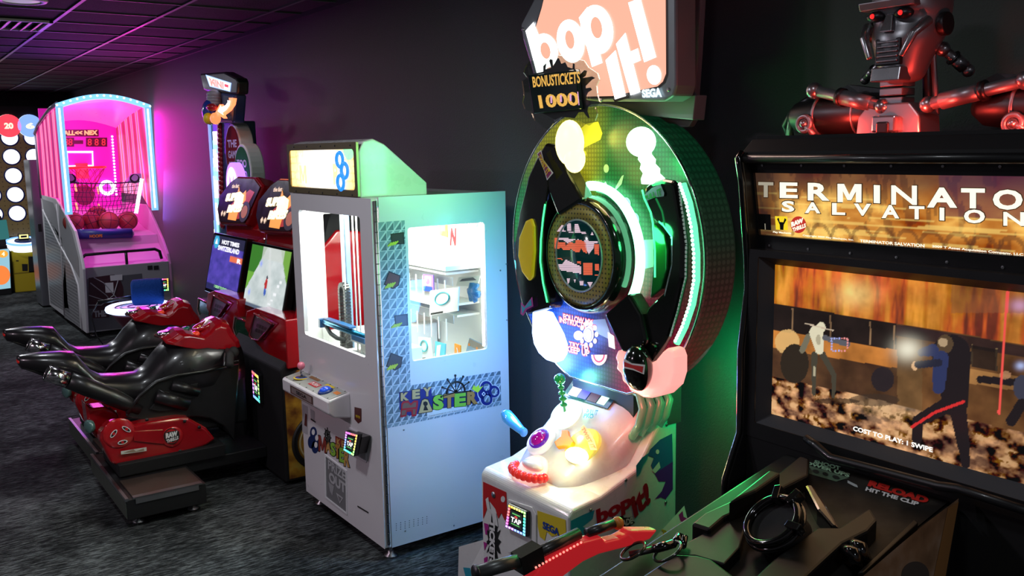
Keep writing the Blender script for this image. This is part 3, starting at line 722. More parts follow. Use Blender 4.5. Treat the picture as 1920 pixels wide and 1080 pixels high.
sp([(1325, 425), (1350, 370), (1375, 400), (1415, 370), (1425, 410), (1478, 380), (1410, 470), (1395, 472)], mat('crown_lime', (.55, .8, .05)), .005)
for (x, y) in ((1520, 400), (1620, 460), (1525, 565), (1460, 480)): sp(oval(x, y, 90 if x != 1460 else 60, 90), WINK, .0022)
for (x, y) in ((1520, 400), (1620, 460), (1525, 565), (1470, 480)): sp(oval(x, y, 80 if x != 1470 else 60, 82), NAV, .0032)
for (x, y) in ((1525, 400), (1630, 462), (1530, 560)): sp(oval(x, y, 42, 50), KP, .0042)
sp([(1483, 460), (1510, 492), (1483, 525), (1455, 492)], WINK, .0042); sp([(1483, 476), (1498, 492), (1483, 508), (1468, 492)], NAV, .005)
w0 = G(1110, 470); 
for k in range(7):
    t = math.radians(-5+k*31.7); b.cyl(w0+V(.003, 0, 0), w0+V(.003, .085*math.cos(t), .085*math.sin(t)), .0028, KINK, 6); b.ball(w0+V(.003, .085*math.cos(t), .085*math.sin(t)), .006, KINK, 8, 6)
b.torus(w0+V(.003, 0, 0), (1, 0, 0), .052, .005, KINK, 16, 6, a0=0, a1=math.pi, u=(0, 1, 0))
sp([(1030, 475), (1060, 420), (1110, 395), (1165, 415), (1190, 465)], WINK, .0022)
# little treasure chests up the strip
for k, (px, py, w, h, tl) in enumerate(((741, 449, 17, 14, 0), (735, 525, 16, 17, 1), (748, 602, 17, 14, 0), (739, 678, 16, 17, 1))):
    C1 = mat('chest_brown', (.045, .035, .035), .4); q4 = [(px-w*.55, py-h*.75), (px+w*.95, py-h), (px+w, py+h*.6), (px-w*.4, py+h*.7)]
    if tl: q4 = [(px-w*.4, py-h), (px+w, py-h*.5), (px+w*.8, py+h*.6), (px+w*.1, py+h), (px-w, py+h*.5)]
    shape(b, q4, KINK, .002, SP)
    shape(b, [(px+(x-px)*.85, py+(y-py)*.85) for x, y in q4], C1 if k != 1 else mat('chest_red', (.16, .05, .04)), .003, SP)
    for i in range(4): shape(b, [(px-w*.9+i*4, py+h*.85-i), (px-w*.9+i*4+7, py+h*.35-i), (px-w*.9+i*4+9, py+h*.45-i), (px-w*.9+i*4+2, py+h-i)], mat('gold_bar', (.55, .62, .03)), .004+.0003*i, SP)
b.build('side_logo', None, side)
b = MB(); random.seed(3)
for i in range(8):
    for k in range(4): c = G(300, 1300)*0+SP(743+i*8.2, 994-k*4-i*1.9); b.cyl(c, c+V(.001, 0, 0), .0022, KINK, 6)
for p in ((760, 995), (757, 806), (851, 985), (949, 495), (938, 507), (950, 600)): c = SP(*p); b.cyl(c, c+V(.003, 0, 0), .004, STEEL, 8)
b.build('vent_holes', None, side)
for x in (KX0+.06, KX1-.06):
    for y in (KY0+.06, KY1-.06):
        b = MB(); b.cyl((x, y, .012), (x, y, KZ0+.01), .010, STEEL, 10); b.lathe((x, y, 0), (0, 0, 1), [(.034, 0), (.034, .008), (.016, .018), (.016, .03)], STEEL, 18); b.build('levelling_foot', None, km)
# ================================================================== ROUND TWISTING GAME
bp = thing('twist_game', (-2.81, 2.27, 0), 'white pedestal game with a huge round glowing wheel, green, yellow, blue and red lamps', 'arcade machine')
DC, DY, DR = V(-2.795, 2.38, 1.537), 2.38, .578
GLO = lambda n, c, s: em('glow_'+n, c, s)
def dotted(name, col, dots, scale=48.0, size=.33, rough=.35, es=0.0, axes='XZ'):
    m = mat(name, col, rough, coat=.05); nt, bs = nodes(m)
    g = gnode(nt, 'ShaderNodeNewGeometry'); mp = gnode(nt, 'ShaderNodeMapping'); nt.links.new(g.outputs['Position'], mp.inputs[0]); mp.inputs['Scale'].default_value = (scale, scale, scale)
    fr = gnode(nt, 'ShaderNodeVectorMath', operation='FRACTION'); nt.links.new(mp.outputs[0], fr.inputs[0])
    sb = gnode(nt, 'ShaderNodeVectorMath', operation='SUBTRACT'); sb.inputs[1].default_value = (.5, .5, .5); nt.links.new(fr.outputs[0], sb.inputs[0])
    ml = gnode(nt, 'ShaderNodeVectorMath', operation='MULTIPLY'); ml.inputs[1].default_value = (1 if 'X' in axes else 0, 1 if 'Y' in axes else 0, 1 if 'Z' in axes else 0); nt.links.new(sb.outputs[0], ml.inputs[0])
    ln = gnode(nt, 'ShaderNodeVectorMath', operation='LENGTH'); nt.links.new(ml.outputs[0], ln.inputs[0])
    lt = gnode(nt, 'ShaderNodeMath', operation='LESS_THAN'); lt.inputs[1].default_value = size; nt.links.new(ln.outputs['Value'], lt.inputs[0])
    mx = gnode(nt, 'ShaderNodeMix', data_type='RGBA'); mx.inputs[6].default_value = (*col, 1); mx.inputs[7].default_value = (*dots, 1); nt.links.new(lt.outputs[0], mx.inputs[0])
    nt.links.new(mx.outputs[2], bs.inputs['Base Color'])
    return m, nt, bs, mx
# wheel: dot print, with coloured lamp glow painted into base colour and emission
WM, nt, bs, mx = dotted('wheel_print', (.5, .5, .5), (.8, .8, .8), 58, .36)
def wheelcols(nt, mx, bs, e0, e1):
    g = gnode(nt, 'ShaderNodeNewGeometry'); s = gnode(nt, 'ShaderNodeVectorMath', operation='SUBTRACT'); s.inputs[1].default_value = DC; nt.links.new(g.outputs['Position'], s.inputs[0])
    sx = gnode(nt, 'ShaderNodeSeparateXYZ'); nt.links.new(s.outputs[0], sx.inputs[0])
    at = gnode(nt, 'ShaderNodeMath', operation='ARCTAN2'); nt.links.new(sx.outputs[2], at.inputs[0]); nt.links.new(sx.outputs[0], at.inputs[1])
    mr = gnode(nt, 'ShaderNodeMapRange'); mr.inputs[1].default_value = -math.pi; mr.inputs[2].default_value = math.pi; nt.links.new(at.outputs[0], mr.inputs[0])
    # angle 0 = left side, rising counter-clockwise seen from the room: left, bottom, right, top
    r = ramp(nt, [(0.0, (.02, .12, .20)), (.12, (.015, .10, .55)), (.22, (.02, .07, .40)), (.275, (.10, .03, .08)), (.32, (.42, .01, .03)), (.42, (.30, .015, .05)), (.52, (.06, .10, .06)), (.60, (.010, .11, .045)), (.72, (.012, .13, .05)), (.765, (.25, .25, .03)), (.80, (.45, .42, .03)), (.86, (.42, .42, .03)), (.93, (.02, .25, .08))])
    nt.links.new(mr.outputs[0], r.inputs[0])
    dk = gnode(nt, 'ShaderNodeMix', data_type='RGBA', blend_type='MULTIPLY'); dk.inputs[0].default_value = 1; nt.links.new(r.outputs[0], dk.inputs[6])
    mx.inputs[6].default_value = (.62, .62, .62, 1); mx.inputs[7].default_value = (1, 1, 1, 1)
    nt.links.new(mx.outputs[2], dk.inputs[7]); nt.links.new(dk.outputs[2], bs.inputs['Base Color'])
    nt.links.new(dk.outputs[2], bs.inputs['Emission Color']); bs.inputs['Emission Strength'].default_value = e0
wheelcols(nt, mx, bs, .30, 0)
def circ(c, r, n, a0=0, a1=2*math.pi, zmin=None):
    out = []
    for k in range(n):
        t = a0+(a1-a0)*k/n; x, z = c.x+r*math.cos(t), c.z+r*math.sin(t)
        if zmin is not None: z = max(z, zmin)
        out.append(V(x, c.y, z))
    return out
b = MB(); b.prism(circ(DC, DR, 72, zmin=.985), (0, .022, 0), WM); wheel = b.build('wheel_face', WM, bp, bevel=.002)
RM, nt, bs, mx = dotted('rim_print', (.5, .5, .5), (.8, .8, .8), 42, .36, axes='YZ'); wheelcols(nt, mx, bs, .16, 0)  # glow along the rim painted by angle into colour and weak emission
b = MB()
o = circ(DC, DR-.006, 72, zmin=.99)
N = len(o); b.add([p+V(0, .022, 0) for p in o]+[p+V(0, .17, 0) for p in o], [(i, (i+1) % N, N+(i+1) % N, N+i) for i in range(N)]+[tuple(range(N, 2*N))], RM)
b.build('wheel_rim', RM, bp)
b = MB(); b.tube(circ(V(DC.x, DY+.001, DC.z), DR+.002, 80, zmin=.985), .005, CHR, 6, closed=True); b.build('edge_trim', CHR, bp)
b = MB(); b.box((-2.98, 2.40, .85), (-2.60, 2.56, 1.3), DKST); b.build('support_post', DKST, bp)
# drips and splashes printed on the wheel
F0 = Y(DY-.0005); b = MB()
PALE = mat('wheel_pale', (.45, .6, .5), .4); YP = mat('wheel_yellow', (.75, .72, .08), .4)
for pts, m in (([(1100, 232), (1122, 228), (1130, 250), (1126, 262), (1100, 275), (1085, 285), (1078, 250)], YP), (oval(1137, 316, 5, 8), PALE), (oval(1097, 288, 3, 5), YP),
    ([(1155, 350), (1166, 330), (1170, 328), (1166, 345), (1150, 362)], PALE), (oval(1174, 382, 9, 12), PALE), (oval(1190, 412, 9, 13), PALE), ([(1120, 352), (1124, 340), (1131, 345), (1136, 340), (1142, 352), (1140, 366), (1118, 360)], PALE),
    ([(1105, 600), (1135, 598), (1150, 640), (1120, 625)], mat('wheel_white', (.8, .8, .8), .4)), ([(1204, 450), (1225, 449), (1226, 500), (1205, 505)], PALE)): shape(b, pts, m, .001, F0)
b.build('splash_print', None, wheel)
b = MB(); WE = GLO('white_ink', (1, .85, .9), 1.3); RE = GLO('pink_edge', (.95, .08, .2), .9)
for t, q4 in (('FOLLOW MY', [(1057, 588), (1112, 600), (1112, 611), (1057, 598)]), ('INSTRUCTIONS', [(1050, 594), (1117, 610), (1117, 620), (1050, 604)]), ('TRY TO', [(1068, 640), (1104, 648), (1104, 658), (1068, 649)]), ('KEEP UP', [(1063, 648), (1106, 657), (1106, 669), (1063, 659)])):
    Q = [F0(*p) for p in q4]; letters(b, t, [bil(Q, -.03, 1.15), bil(Q, 1.03, 1.15), bil(Q, 1.03, -.15), bil(Q, -.03, -.15)], RE, .0015, .10); letters(b, t, Q, WE, .0025, .03)
shape(b, oval(1104, 627, 10, 15), WE, .002, F0)
for k in range(10): t = k*.628; shape(b, oval(1104+15*math.cos(t), 627+21*math.sin(t), 3.5, 5), WE, .002, F0)
shape(b, oval(1104, 627, 7.5, 11.5), mat('icon_grey', (.5, .5, .5)), .0028, F0); shape(b, oval(1104, 627, 6.5, 10.5), WE, .0034, F0)
shape(b, oval(1101, 627, 9, 9), WE, .0015, lambda x, y: F0(x-16, y+2)); shape(b, [(1140, 622), (1152, 630), (1154, 655), (1142, 650)], WE, .002, F0)
for r0, m, l in ((15, WE, .002), (11, RE, .0026), (8.5, WE, .0032)):
    shape(b, [(1124+r0*math.cos(t), 665+1.35*r0*math.sin(t)) for t in [math.pi*k/10 for k in range(11)]], m, l, F0)
b.build('lettering', None, wheel)
# glowing ring round the hub and light strip along the right edge
HC = V(-2.80, 2.285, 1.528)
b = MB(); b.torus((DC.x+.005, DY-.022, 1.53), (0, -1, 0), .272, .019, GLO('green', (.25, 1, .5), 5), 40, 8, a0=math.radians(-32), a1=math.radians(97), u=(1, 0, 0)); b.build('ring_light', None, bp, label='green glowing arc around the hub')
b = MB(); F1 = Y(2.335)
pts = [F1(*p) for p in ((1280, 345), (1292, 380), (1301, 425), (1306, 475), (1306, 525), (1298, 570), (1284, 612), (1269, 643))]
b.tube(pts, [.013]*8, GLO('green_tube', (.12, 1, .38), 1.7), 8)
for i in range(7):
    for k in range(6):
        c = pts[i].lerp(pts[i+1], k/6); b.ball(c+V(0, -.014, 0), .0065, GLO('green_dot', (.75, 1, .88), 3), 6, 4)
b.build('light_strip', None, bp, label='green row of lights along the right edge of the wheel')
# hub with speaker ring and round screen
b = MB(); b.lathe(HC+V(0, .095, 0), (0, -1, 0), [(.240, -.0), (.240, .03), (.232, .07), (.220, .088), (.206, .093), (.206, .088)], BLKG, 56); hub = b.build('hub', BLKG, bp)
GM, nt, bs, mx = dotted('gold_perforated', (.26, .19, .035), (.02, .015, .005), 54, .22, rough=.45)
b = MB(); b.lathe(HC+V(0, .010, 0), (0, -1, 0), [(.206, 0), (.206, .004), (.145, .006), (.141, .001)], GM, 56); b.build('speaker_ring', GM, hub, label='perforated gold ring')
b = MB(); b.torus(HC+V(0, .003, 0), (0, 1, 0), .143, .004, mat('ring_grey', (.25, .3, .35), .3), 48, 6); b.build('screen_ring', None, hub)
b = MB(); b.lathe(HC+V(0, .008, 0), (0, -1, 0), [(.142, 0), (.142, .003), (.001, .003)], mat('screen_dark', (.004, .012, .014), .15, emit=(.0, .03, .03), es=.4), 48)
SF = Y(HC.y+.0045); PW = GLO('screen_pink', (1, .72, .85), .95); PO = GLO('screen_orange', (1, .16, .07), 1.0)
def pix(poly, m):   # a lit picture made of separate rows, as on a coarse display
    ys = [p[1] for p in poly]; y = math.floor(min(ys))
    while y < max(ys):
        xs = []
        for i in range(len(poly)):
            (xa, ya), (xb, yb) = poly[i], poly[(i+1) % len(poly)]
            if (ya <= y < yb) or (yb <= y < ya): xs.append(xa+(xb-xa)*(y-ya)/(yb-ya))
        xs.sort()
        for a, c in zip(xs[::2], xs[1::2]): shape(b, [(a, y), (c, y), (c, y+1.35), (a, y+1.35)], m, .001, SF)
        y += 2.1
C3 = lambda x, y: (1000+x*180/810, 360+y*240/1080)
for poly, m in (([(200, 330), (240, 275), (255, 280), (260, 325), (450, 352), (440, 330), (400, 330), (380, 270), (350, 262), (350, 340)], PW), ([(288, 330), (285, 262), (318, 258), (322, 330)], PW), ([(485, 358), (498, 330), (510, 360)], PW),
    ([(215, 378), (545, 415), (545, 430), (515, 432), (510, 470), (470, 522), (440, 470), (430, 405), (360, 395), (290, 430), (250, 400), (215, 400)], PW), ([(180, 385), (210, 378), (215, 420), (270, 425), (275, 450), (310, 420), (355, 430), (360, 400), (400, 400), (445, 425), (455, 515), (425, 505), (405, 470), (390, 505), (345, 500), (320, 475), (300, 490), (255, 488), (235, 462), (215, 480), (180, 472)], PO),
    ([(515, 435), (555, 438), (556, 528), (518, 522)], PO), ([(205, 610), (250, 600), (275, 565), (345, 600), (405, 625), (405, 688), (300, 670), (225, 655)], PW), ([(370, 578), (402, 584), (402, 605), (372, 602)], PO), ([(422, 590), (500, 594), (500, 702), (424, 694)], PO), ([(520, 602), (555, 604), (556, 665), (522, 660)], PO),
    ([(190, 550), (250, 560), (250, 570), (190, 560)], PO), ([(520, 690), (556, 698), (556, 708), (520, 700)], PO), ([(283, 722), (312, 720), (305, 760), (292, 775)], PW), ([(340, 730), (362, 730), (352, 765)], PW), ([(390, 745), (425, 745), (422, 785), (395, 785)], PW), ([(453, 752), (505, 754), (480, 802)], PW)):
    pix([C3(*p) for p in poly], m)
b.build('screen', None, hub)
# black handle arms
A = Y(2.30)
def arm(name, pts, th, m=BLKG, y=2.30, bev=.012, label=None, lift=0):
    q = MB(); q.prism([Y(y)(*p) for p in pts], (0, th, 0), m); return q.build(name, m, bp, bevel=bev, label=label, segs=3)
arm('spoke', [(1022, 268), (1039, 272), (1052, 300), (1092, 375), (1045, 405), (1024, 350), (1012, 318), (1008, 290)], .07, y=2.28)
arm('handle', [(1010, 285), (990, 330), (973, 397), (964, 459), (966, 522), (979, 578), (986, 590), (1028, 579), (1030, 570), (1020, 530), (1016, 490), (1017, 430), (1023, 385), (1028, 350), (1024, 300)], .08, y=2.275, bev=.02)
arm('spoke', [(1132, 590), (1178, 550), (1202, 590), (1212, 640), (1196, 668), (1165, 660)], .07, y=2.28)
arm('handle', [(1205, 352), (1218, 342), (1241, 335), (1264, 339), (1270, 370), (1276, 408), (1282, 459), (1281, 522), (1266, 586), (1252, 632), (1226, 680), (1196, 690), (1168, 690), (1166, 665), (1189, 630), (1213, 577), (1241, 550), (1254, 495), (1254, 447), (1240, 428), (1224, 414), (1211, 392)], .035, y=2.30, bev=.02)
arm('grip', [(1224, 418), (1246, 440), (1252, 470), (1251, 505), (1240, 542), (1218, 560), (1222, 520), (1226, 470)], .05, mat('grip_green', (.004, .10, .02), .2, coat=.7), 2.30, .006, 'dark green grip')
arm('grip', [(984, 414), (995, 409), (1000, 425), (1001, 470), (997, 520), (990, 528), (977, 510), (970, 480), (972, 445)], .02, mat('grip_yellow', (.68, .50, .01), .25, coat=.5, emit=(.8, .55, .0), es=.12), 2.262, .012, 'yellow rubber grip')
b = MB(); gl = GLO('green_line', (.05, 1, .25), 2.5)
b.tube([Y(2.262)(*p) for p in ((1022, 383), (1018, 410), (1014, 450), (1013, 490), (1018, 530), (1026, 567))], .0035, gl, 6)
b.tube([Y(2.272)(*p) for p in ((1204, 356), (1208, 372), (1220, 398), (1224, 418), (1228, 470), (1228, 520))], .0035, gl, 6)
b.build('light_line', gl, bp, label='thin green light line on the handles')
b = MB(); ST = lambda pts, m, l=.002: shape(b, pts, m, l, Y(2.268))
ST2 = lambda pts, m, l=.002: shape(b, pts, m, l, Y(2.297))
ST([(1011, 288), (1019, 281), (1024, 300), (1042, 324), (1030, 338), (1024, 318)], WINK, .012); ST([(1013, 289), (1018, 284), (1023, 301), (1039, 324), (1031, 335), (1025, 317)], mat('label_purple', (.25, .01, .12)), .0135)
letters(b, 'TWIST IT', [Y(2.268)(*p) for p in ((1018, 288), (1037, 320), (1030, 331), (1014, 293))], YINK, .015, .03)
ST2([(1207, 368), (1224, 352), (1240, 345), (1247, 362), (1246, 368), (1230, 370), (1210, 378)], mat('label_lilac', (.30, .16, .38)), .004); letters(b, 'PULL IT', [Y(2.295)(*p) for p in ((1210, 368), (1241, 352), (1244, 366), (1212, 376))], mat('label_green', (.01, .15, .04)), .006, .04)
ST([(979, 566), (986, 574), (1000, 556), (1002, 574), (990, 580), (983, 592), (978, 588)], mat('label_rose', (.5, .05, .3)), .006); ST([(980, 571), (986, 577), (998, 560), (1000, 572), (988, 578), (982, 588)], TINK, .008)
b.build('sticker', None, bp)
# four big lamps
b = MB(); c = Y(2.24)(1068, 268); b.ball(c, (.070, .045, .088), GLO('yellow', (1, .93, .28), 3.0)); b.ball(c+V(.03, 0, -.06), (.045, .04, .055), GLO('yellow', (1, .93, .28), 3.0)); b.build('lamp_bulb', None, bp, label='blazing yellow lamp at the top of the wheel')
b = MB(); c = Y(2.335)(1202, 266); e = Y(2.335)(1228, 345); b.ball(c, .055, GLO('green_bulb', (.5, 1, .6), 3.5)); d = e-c
b.loft([[c+d*t+V(r*math.cos(a), r*.6*math.sin(a), 0) for a in [k*.5236 for k in range(12)]] for t, r in ((0, .04), (.3, .03), (.42, .040), (.52, .032), (.64, .045), (.75, .038), (.88, .055), (1, .06))], GLO('green_bulb', (.5, 1, .6), 3.5)); b.build('lamp_bulb', None, bp, label='blazing green lamp shaped like a pull knob')
b = MB(); c = Y(2.31)(1032, 642); e = Y(2.31)(1018, 586)
b.loft([[e+(c-e)*t+V(r*math.cos(a), r*.8*math.sin(a), 0) for a in [k*.4488 for k in range(14)]] for t, r in ((0, .05), (.3, .062), (.7, .078), (1.05, .082), (1.35, .07), (1.55, .045), (1.65, .01))], GLO('blue', (.50, .66, 1), 4)); b.build('lamp_bulb', None, bp, label='blazing blue-white lamp at the lower left of the wheel')
RL = mat('red_lamp', (.8, .3, .25), .3, emit=(1, .38, .34), es=1.15, coat=.3)
arm('lamp_lips', [(1158, 655), (1152, 670), (1156, 680), (1154, 692), (1164, 702), (1166, 716), (1175, 722), (1180, 734), (1193, 739), (1205, 746), (1219, 747), (1241, 741), (1258, 725), (1265, 701), (1265, 671), (1260, 656), (1250, 652), (1241, 660), (1228, 676), (1200, 690), (1180, 680)], .07, RL, 2.29, .015, 'glowing red scalloped lamp at the foot of the wheel')
b = MB(); c = Y(2.26)(1196, 690); b.ball(c, (.062, .05, .088), BLKG, 24, 16); b.build('knob', BLKG, bp)
b = MB(); f = lambda x, y: Y(2.206)(x, y)
shape(b, [(1170, 672), (1185, 681), (1210, 684), (1208, 702), (1188, 694), (1170, 690)], WINK, .001, Y(2.206)); shape(b, [(1171, 678), (1186, 684), (1207, 687), (1205, 699), (1188, 691), (1171, 687)], RINK, .002, Y(2.206)); b.build('sticker', None, bp)
for nm, p, c, e in (('yellow', (1085, 262), (1, .85, .12), 2.6), ('yellow2', (1120, 330), (1, .9, .2), .3), ('green', (1200, 320), (.06, 1, .22), 1.6), ('green_mid', (1215, 440), (.05, 1, .25), 2.6), ('blue', (1045, 640), (.12, .3, 1), 1.4), ('blue2', (1000, 690), (.15, .3, 1), 6), ('red', (1190, 730), (1, .12, .1), 3)):
    lamp('wheel_lamp_'+nm, 'POINT', Y(2.27)(*p) if nm != 'blue2' else Y(2.3)(*p), e, c, .05)
lamp('wheel_left_green', 'AREA', V(-3.30, 2.22, 1.86), 2.6, (.16, 1, .40), .12, V(-3.74, 2.0, 1.70), sizey=.3)
lamp('wheel_left_blue', 'AREA', V(-3.25, 2.32, 1.15), 3.6, (.12, .42, 1), .15, V(-3.74, 2.3, .85), sizey=.3)
lamp('wheel_left_cyan', 'AREA', V(-3.39, 2.40, 1.5), 0.5, (.05, .75, .9), .1, V(-3.74, 2.45, 1.3), sizey=.3)
lamp('wheel_back_green', 'AREA', V(-2.17, 2.34, 1.22), 5.5, (.03, 1, .22), .12, V(-1.5, 1.9, 1.0), sizey=.5)
lamp('wheel_wall_green', 'AREA', V(-2.28, 2.50, 1.10), 2.2, (.0, 1, .25), .1, V(-2.30, 2.74, 1.0), sizey=.2)
# ---- light box above
SY = 2.30; S = Y(SY); sg = None
b = MB(); outer = [(1001, -2), (1008, -62), (1248, -75), (1267, -60), (1268, 160), (1262, 180), (1245, 190), (1120, 190), (1010, 178), (993, 116), (980, 74), (976, 46)]
b.prism([S(*p) for p in outer], (0, .10, 0), mat('sign_grey', (.30, .32, .35), .3, .3)); sg = b.build('sign_box', None, bp, bevel=.008)
b = MB(); shape(b, [(1016, 12), (1030, -60), (1240, -68), (1252, -50), (1253, 140), (1248, 155), (1237, 165), (1150, 184), (1060, 186), (1012, 150), (1000, 60)], GLO('rim_dark', (.02, .0, .0), .1), .001, S)
shape(b, [(1017, 14), (1034, -58), (1238, -65), (1249, -50), (1250, 138), (1244, 153), (1234, 162), (1150, 180), (1060, 182), (1014, 148), (1003, 60)], GLO('peach', (1, .46, .32), 1.08), .003, S)
b.build('sign_face', None, sg, label='glowing peach sign face')
b = MB(); WS = GLO('sign_white', (1, 1, 1), 3.2); c6 = lambda x, y: (940+x*.3517, y*.3517)
def e6(cx, cy, rx, ry, rot, m, l): shape(b, [c6(*p) for p in oval(cx, cy, rx, ry, 32, rot)], m, l, S)
def p6(pts, m, l=.006): shape(b, [c6(*p) for p in pts], m, l, S)
PE = GLO('peach', (1, .46, .32), 1.08)
p6([(135, 165), (178, 118), (270, 350), (215, 392), (195, 390)], WS); e6(240, 270, 68, 92, -.2, WS, .0065); e6(243, 270, 26, 45, -.2, PE, .0075)
e6(377, 220, 73, 116, -.15, WS, .007); e6(374, 212, 24, 50, -.15, PE, .0085)
p6([(420, 95), (465, 38), (478, 60), (545, 335), (490, 357)], WS); e6(518, 158, 86, 132, -.15, WS, .0075); e6(517, 148, 30, 58, -.15, PE, .009)
p6([(562, 322), (615, 268), (670, 512), (612, 530)], WS); p6([(618, 235), (668, 175), (748, 490), (695, 508)], WS); p6([(640, 300), (735, 258), (750, 322), (655, 362)], WS, .0065)
p6([(683, 15), (748, -10), (832, 305), (768, 332)], WS); e6(821, 400, 38, 52, -.1, WS, .0065)
p6([(600, 530), (610, 545), (685, 520), (680, 505)], KINK, .004)
letters(b, 'SEGA', [S(*c6(*p)) for p in ((756, 478), (862, 466), (866, 518), (760, 522))], GLO('pale_blue', (.7, .9, 1), 1.4), .008, .06)
b.build('lettering', None, sg, label='white glowing letters')
lamp('wheel_sign_light', 'AREA', S(1120, 90)+V(0, -.06, 0), 6, (1, .62, .5), .5, S(1120, 90)+V(0, -1, -.3), sizey=.3)
b = MB(); B2 = Y(2.50); b.prism([B2(*p) for p in ((1000, -60), (1318, -78), (1308, 100), (1299, 225), (1292, 238), (1276, 239), (1262, 232), (1040, 232), (1000, 120))], (0, .03, 0), mat('sign_back', (.26, .24, .30), .35)); b.build('sign_backplate', None, bp, bevel=.006)
b = MB(); b.prism([Y(2.42)(*p) for p in ((1120, 186), (1304, 178), (1299, 225), (1130, 210))], (0, .06, 0), mat('shelf_silver', (.30, .28, .32), .35, .3)); b.build('sign_bracket', None, bp, bevel=.003)
for p in ((1254, 168), (981, 55), (1127, 188)): MB().cyl(S(*p)+V(0, .002, 0), S(*p)+V(0, -.004, 0), .007, STEEL, 12).build('screw', STEEL, sg)
# ---- bonus ticket counter on a clear splash-shaped plate
BY = 2.20; T = Y(BY); c1 = lambda x, y: (970+x*160/1080, 90+y*160/1080); b = MB()
cl = [(150, 170), (215, 160), (240, 260), (400, 120), (520, 90), (700, 130), (840, 160), (900, 250), (1010, 320), (1035, 400), (1000, 480), (1010, 590), (1035, 680), (980, 750), (1010, 830), (980, 920), (900, 980), (800, 930), (650, 900), (540, 900), (450, 950), (400, 1040), (330, 1010), (260, 940), (215, 920), (170, 810), (90, 770), (60, 690), (80, 600), (55, 420), (120, 380), (70, 310), (110, 220)]
b.prism([T(*c1(*p)) for p in cl], (0, .006, 0), glass('smoke_acrylic', (.80, .86, .82), .10)); bt = b.build('counter_plate', None, bp, label='clear splash-shaped acrylic plate')
b = MB(); bl = [(180, 330), (330, 300), (330, 230), (370, 190), (360, 270), (430, 250), (405, 160), (420, 140), (450, 150), (455, 230), (510, 130), (530, 130), (560, 200), (610, 180), (640, 240), (700, 260), (705, 195), (730, 200), (730, 265), (790, 270), (800, 330), (850, 280), (885, 290), (870, 350), (830, 380), (950, 360), (990, 380), (950, 400), (870, 480), (870, 510), (930, 500), (950, 530), (900, 560), (880, 600), (870, 650), (930, 670), (940, 710), (900, 740), (890, 800), (920, 880), (900, 890), (840, 810), (780, 815), (730, 890), (560, 870), (480, 910), (330, 830), (220, 800), (190, 760), (250, 700), (170, 400), (130, 260), (150, 240)]
shape(b, [c1(*p) for p in bl], mat('splash_black', (.008, .014, .013), .3), .001, T); b.build('splash_print', None, bt)
b = MB(); Q = [T(*c1(*p)) for p in ((180, 350), (790, 275), (845, 770), (255, 830))]; b.prism([p+V(0, -.02, 0) for p in Q], (0, .02, 0), mat('counter_case', (.006, .02, .018), .15, coat=.3)); cc = b.build('counter_case', None, bt, bevel=.003)
b = MB(); OE = GLO('led_amber', (1, .55, .10), 1.3); U = Y(BY-.02)
def led_rows(text, q4, m, rows, bold):
    q = [U(*c1(*p)) for p in q4]; vs, fs = textmesh(text, bold)
    for r in range(rows):      # slice the lettering into display rows
        pass
    letters(b, text, q, m, .0015, bold*.5)
    for r in range(rows+1):
        v = r/rows; h = .35/rows; shape(b, [bil(q, -.01, v-h/2), bil(q, 1.01, v-h/2), bil(q, 1.01, v+h/2), bil(q, -.01, v+h/2)], mat('led_gap', (.004, .015, .014), .3), .0022)
led_rows('BONUSTICKETS', [(190, 365), (795, 295), (800, 445), (205, 500)], OE, 14, .04)
q = [(262, 600), (770, 550), (795, 725), (290, 765)]; led_rows('1000', q, OE, 16, .06)
for k in range(4):
    pk = GLO('led_pink', (1, .5, .85), 1.2); x = 372+k*122; y = 640-k*12
    if k < 3: shape(b, [c1(x+60-10, y-30), c1(x+60+12, y-33), c1(x+60+14, y+55), c1(x+60-8, y+58)], pk, .0018, U)
shape(b, [c1(762, 555), c1(775, 554), c1(792, 722), c1(780, 724)], GLO('led_pink', (1, .5, .85), 1.2), .0018, U)
b.build('display', None, cc, label='amber lights of the ticket counter')
# ---- pedestal
PX0, PX1, PY0 = -3.11, -2.515, 2.0
b = MB(); side_o = [(PY0, .0), (PY0, .615), (2.02, .625), (2.34, .71), (2.40, .80), (2.545, .985), (2.56, .54), (2.40, .47), (2.56, .44), (2.56, 0)]
side_o = [(PY0, .03), (PY0, .600), (PY0+.02, .625), (2.16, .645), (2.34, .71), (2.44, .85), (2.56, .97), (2.56, .03)]
b.prism([(PX0, y, z) for y, z in side_o], (PX1-PX0, 0, 0), WPL); ped = b.build('pedestal', WPL, bp, bevel=.012, segs=3)
for i, x in enumerate((PX1+.003, PX0-.003)):
    b = MB(); sgn = 1 if i == 0 else -1
    b.add([(x, 2.22, .28), (x, 2.60, .50), (x+sgn*.14, 2.64, 0.0), (x+sgn*.18, 2.1, 0.0), (x, 2.05, 0.0), (x, 2.60, 0)], [(0, 1, 2, 3), (0, 3, 4), (1, 5, 2), (0, 4, 5, 1), (2, 5, 4, 3)], WPL); b.build('side_skirt', WPL, bp)
b = MB(); b.add([(PX0-.003, 2.02, .30), (PX0-.16, 1.98, .22), (PX0-.18, 1.98, 0), (PX0-.003, 1.99, 0), (PX0-.003, 2.4, .30), (PX0-.16, 2.4, 0)], [(0, 1, 2, 3), (0, 4, 5, 1), (1, 5, 2)], WPL)
shape(b, [(PX0-.12, 1.979, .14), (PX0-.06, 1.979, .16), (PX0-.05, 1.979, .10), (PX0-.07, 1.979, .05), (PX0-.10, 1.979, .10)], TINK, .004); b.build('front_skirt', None, bp)
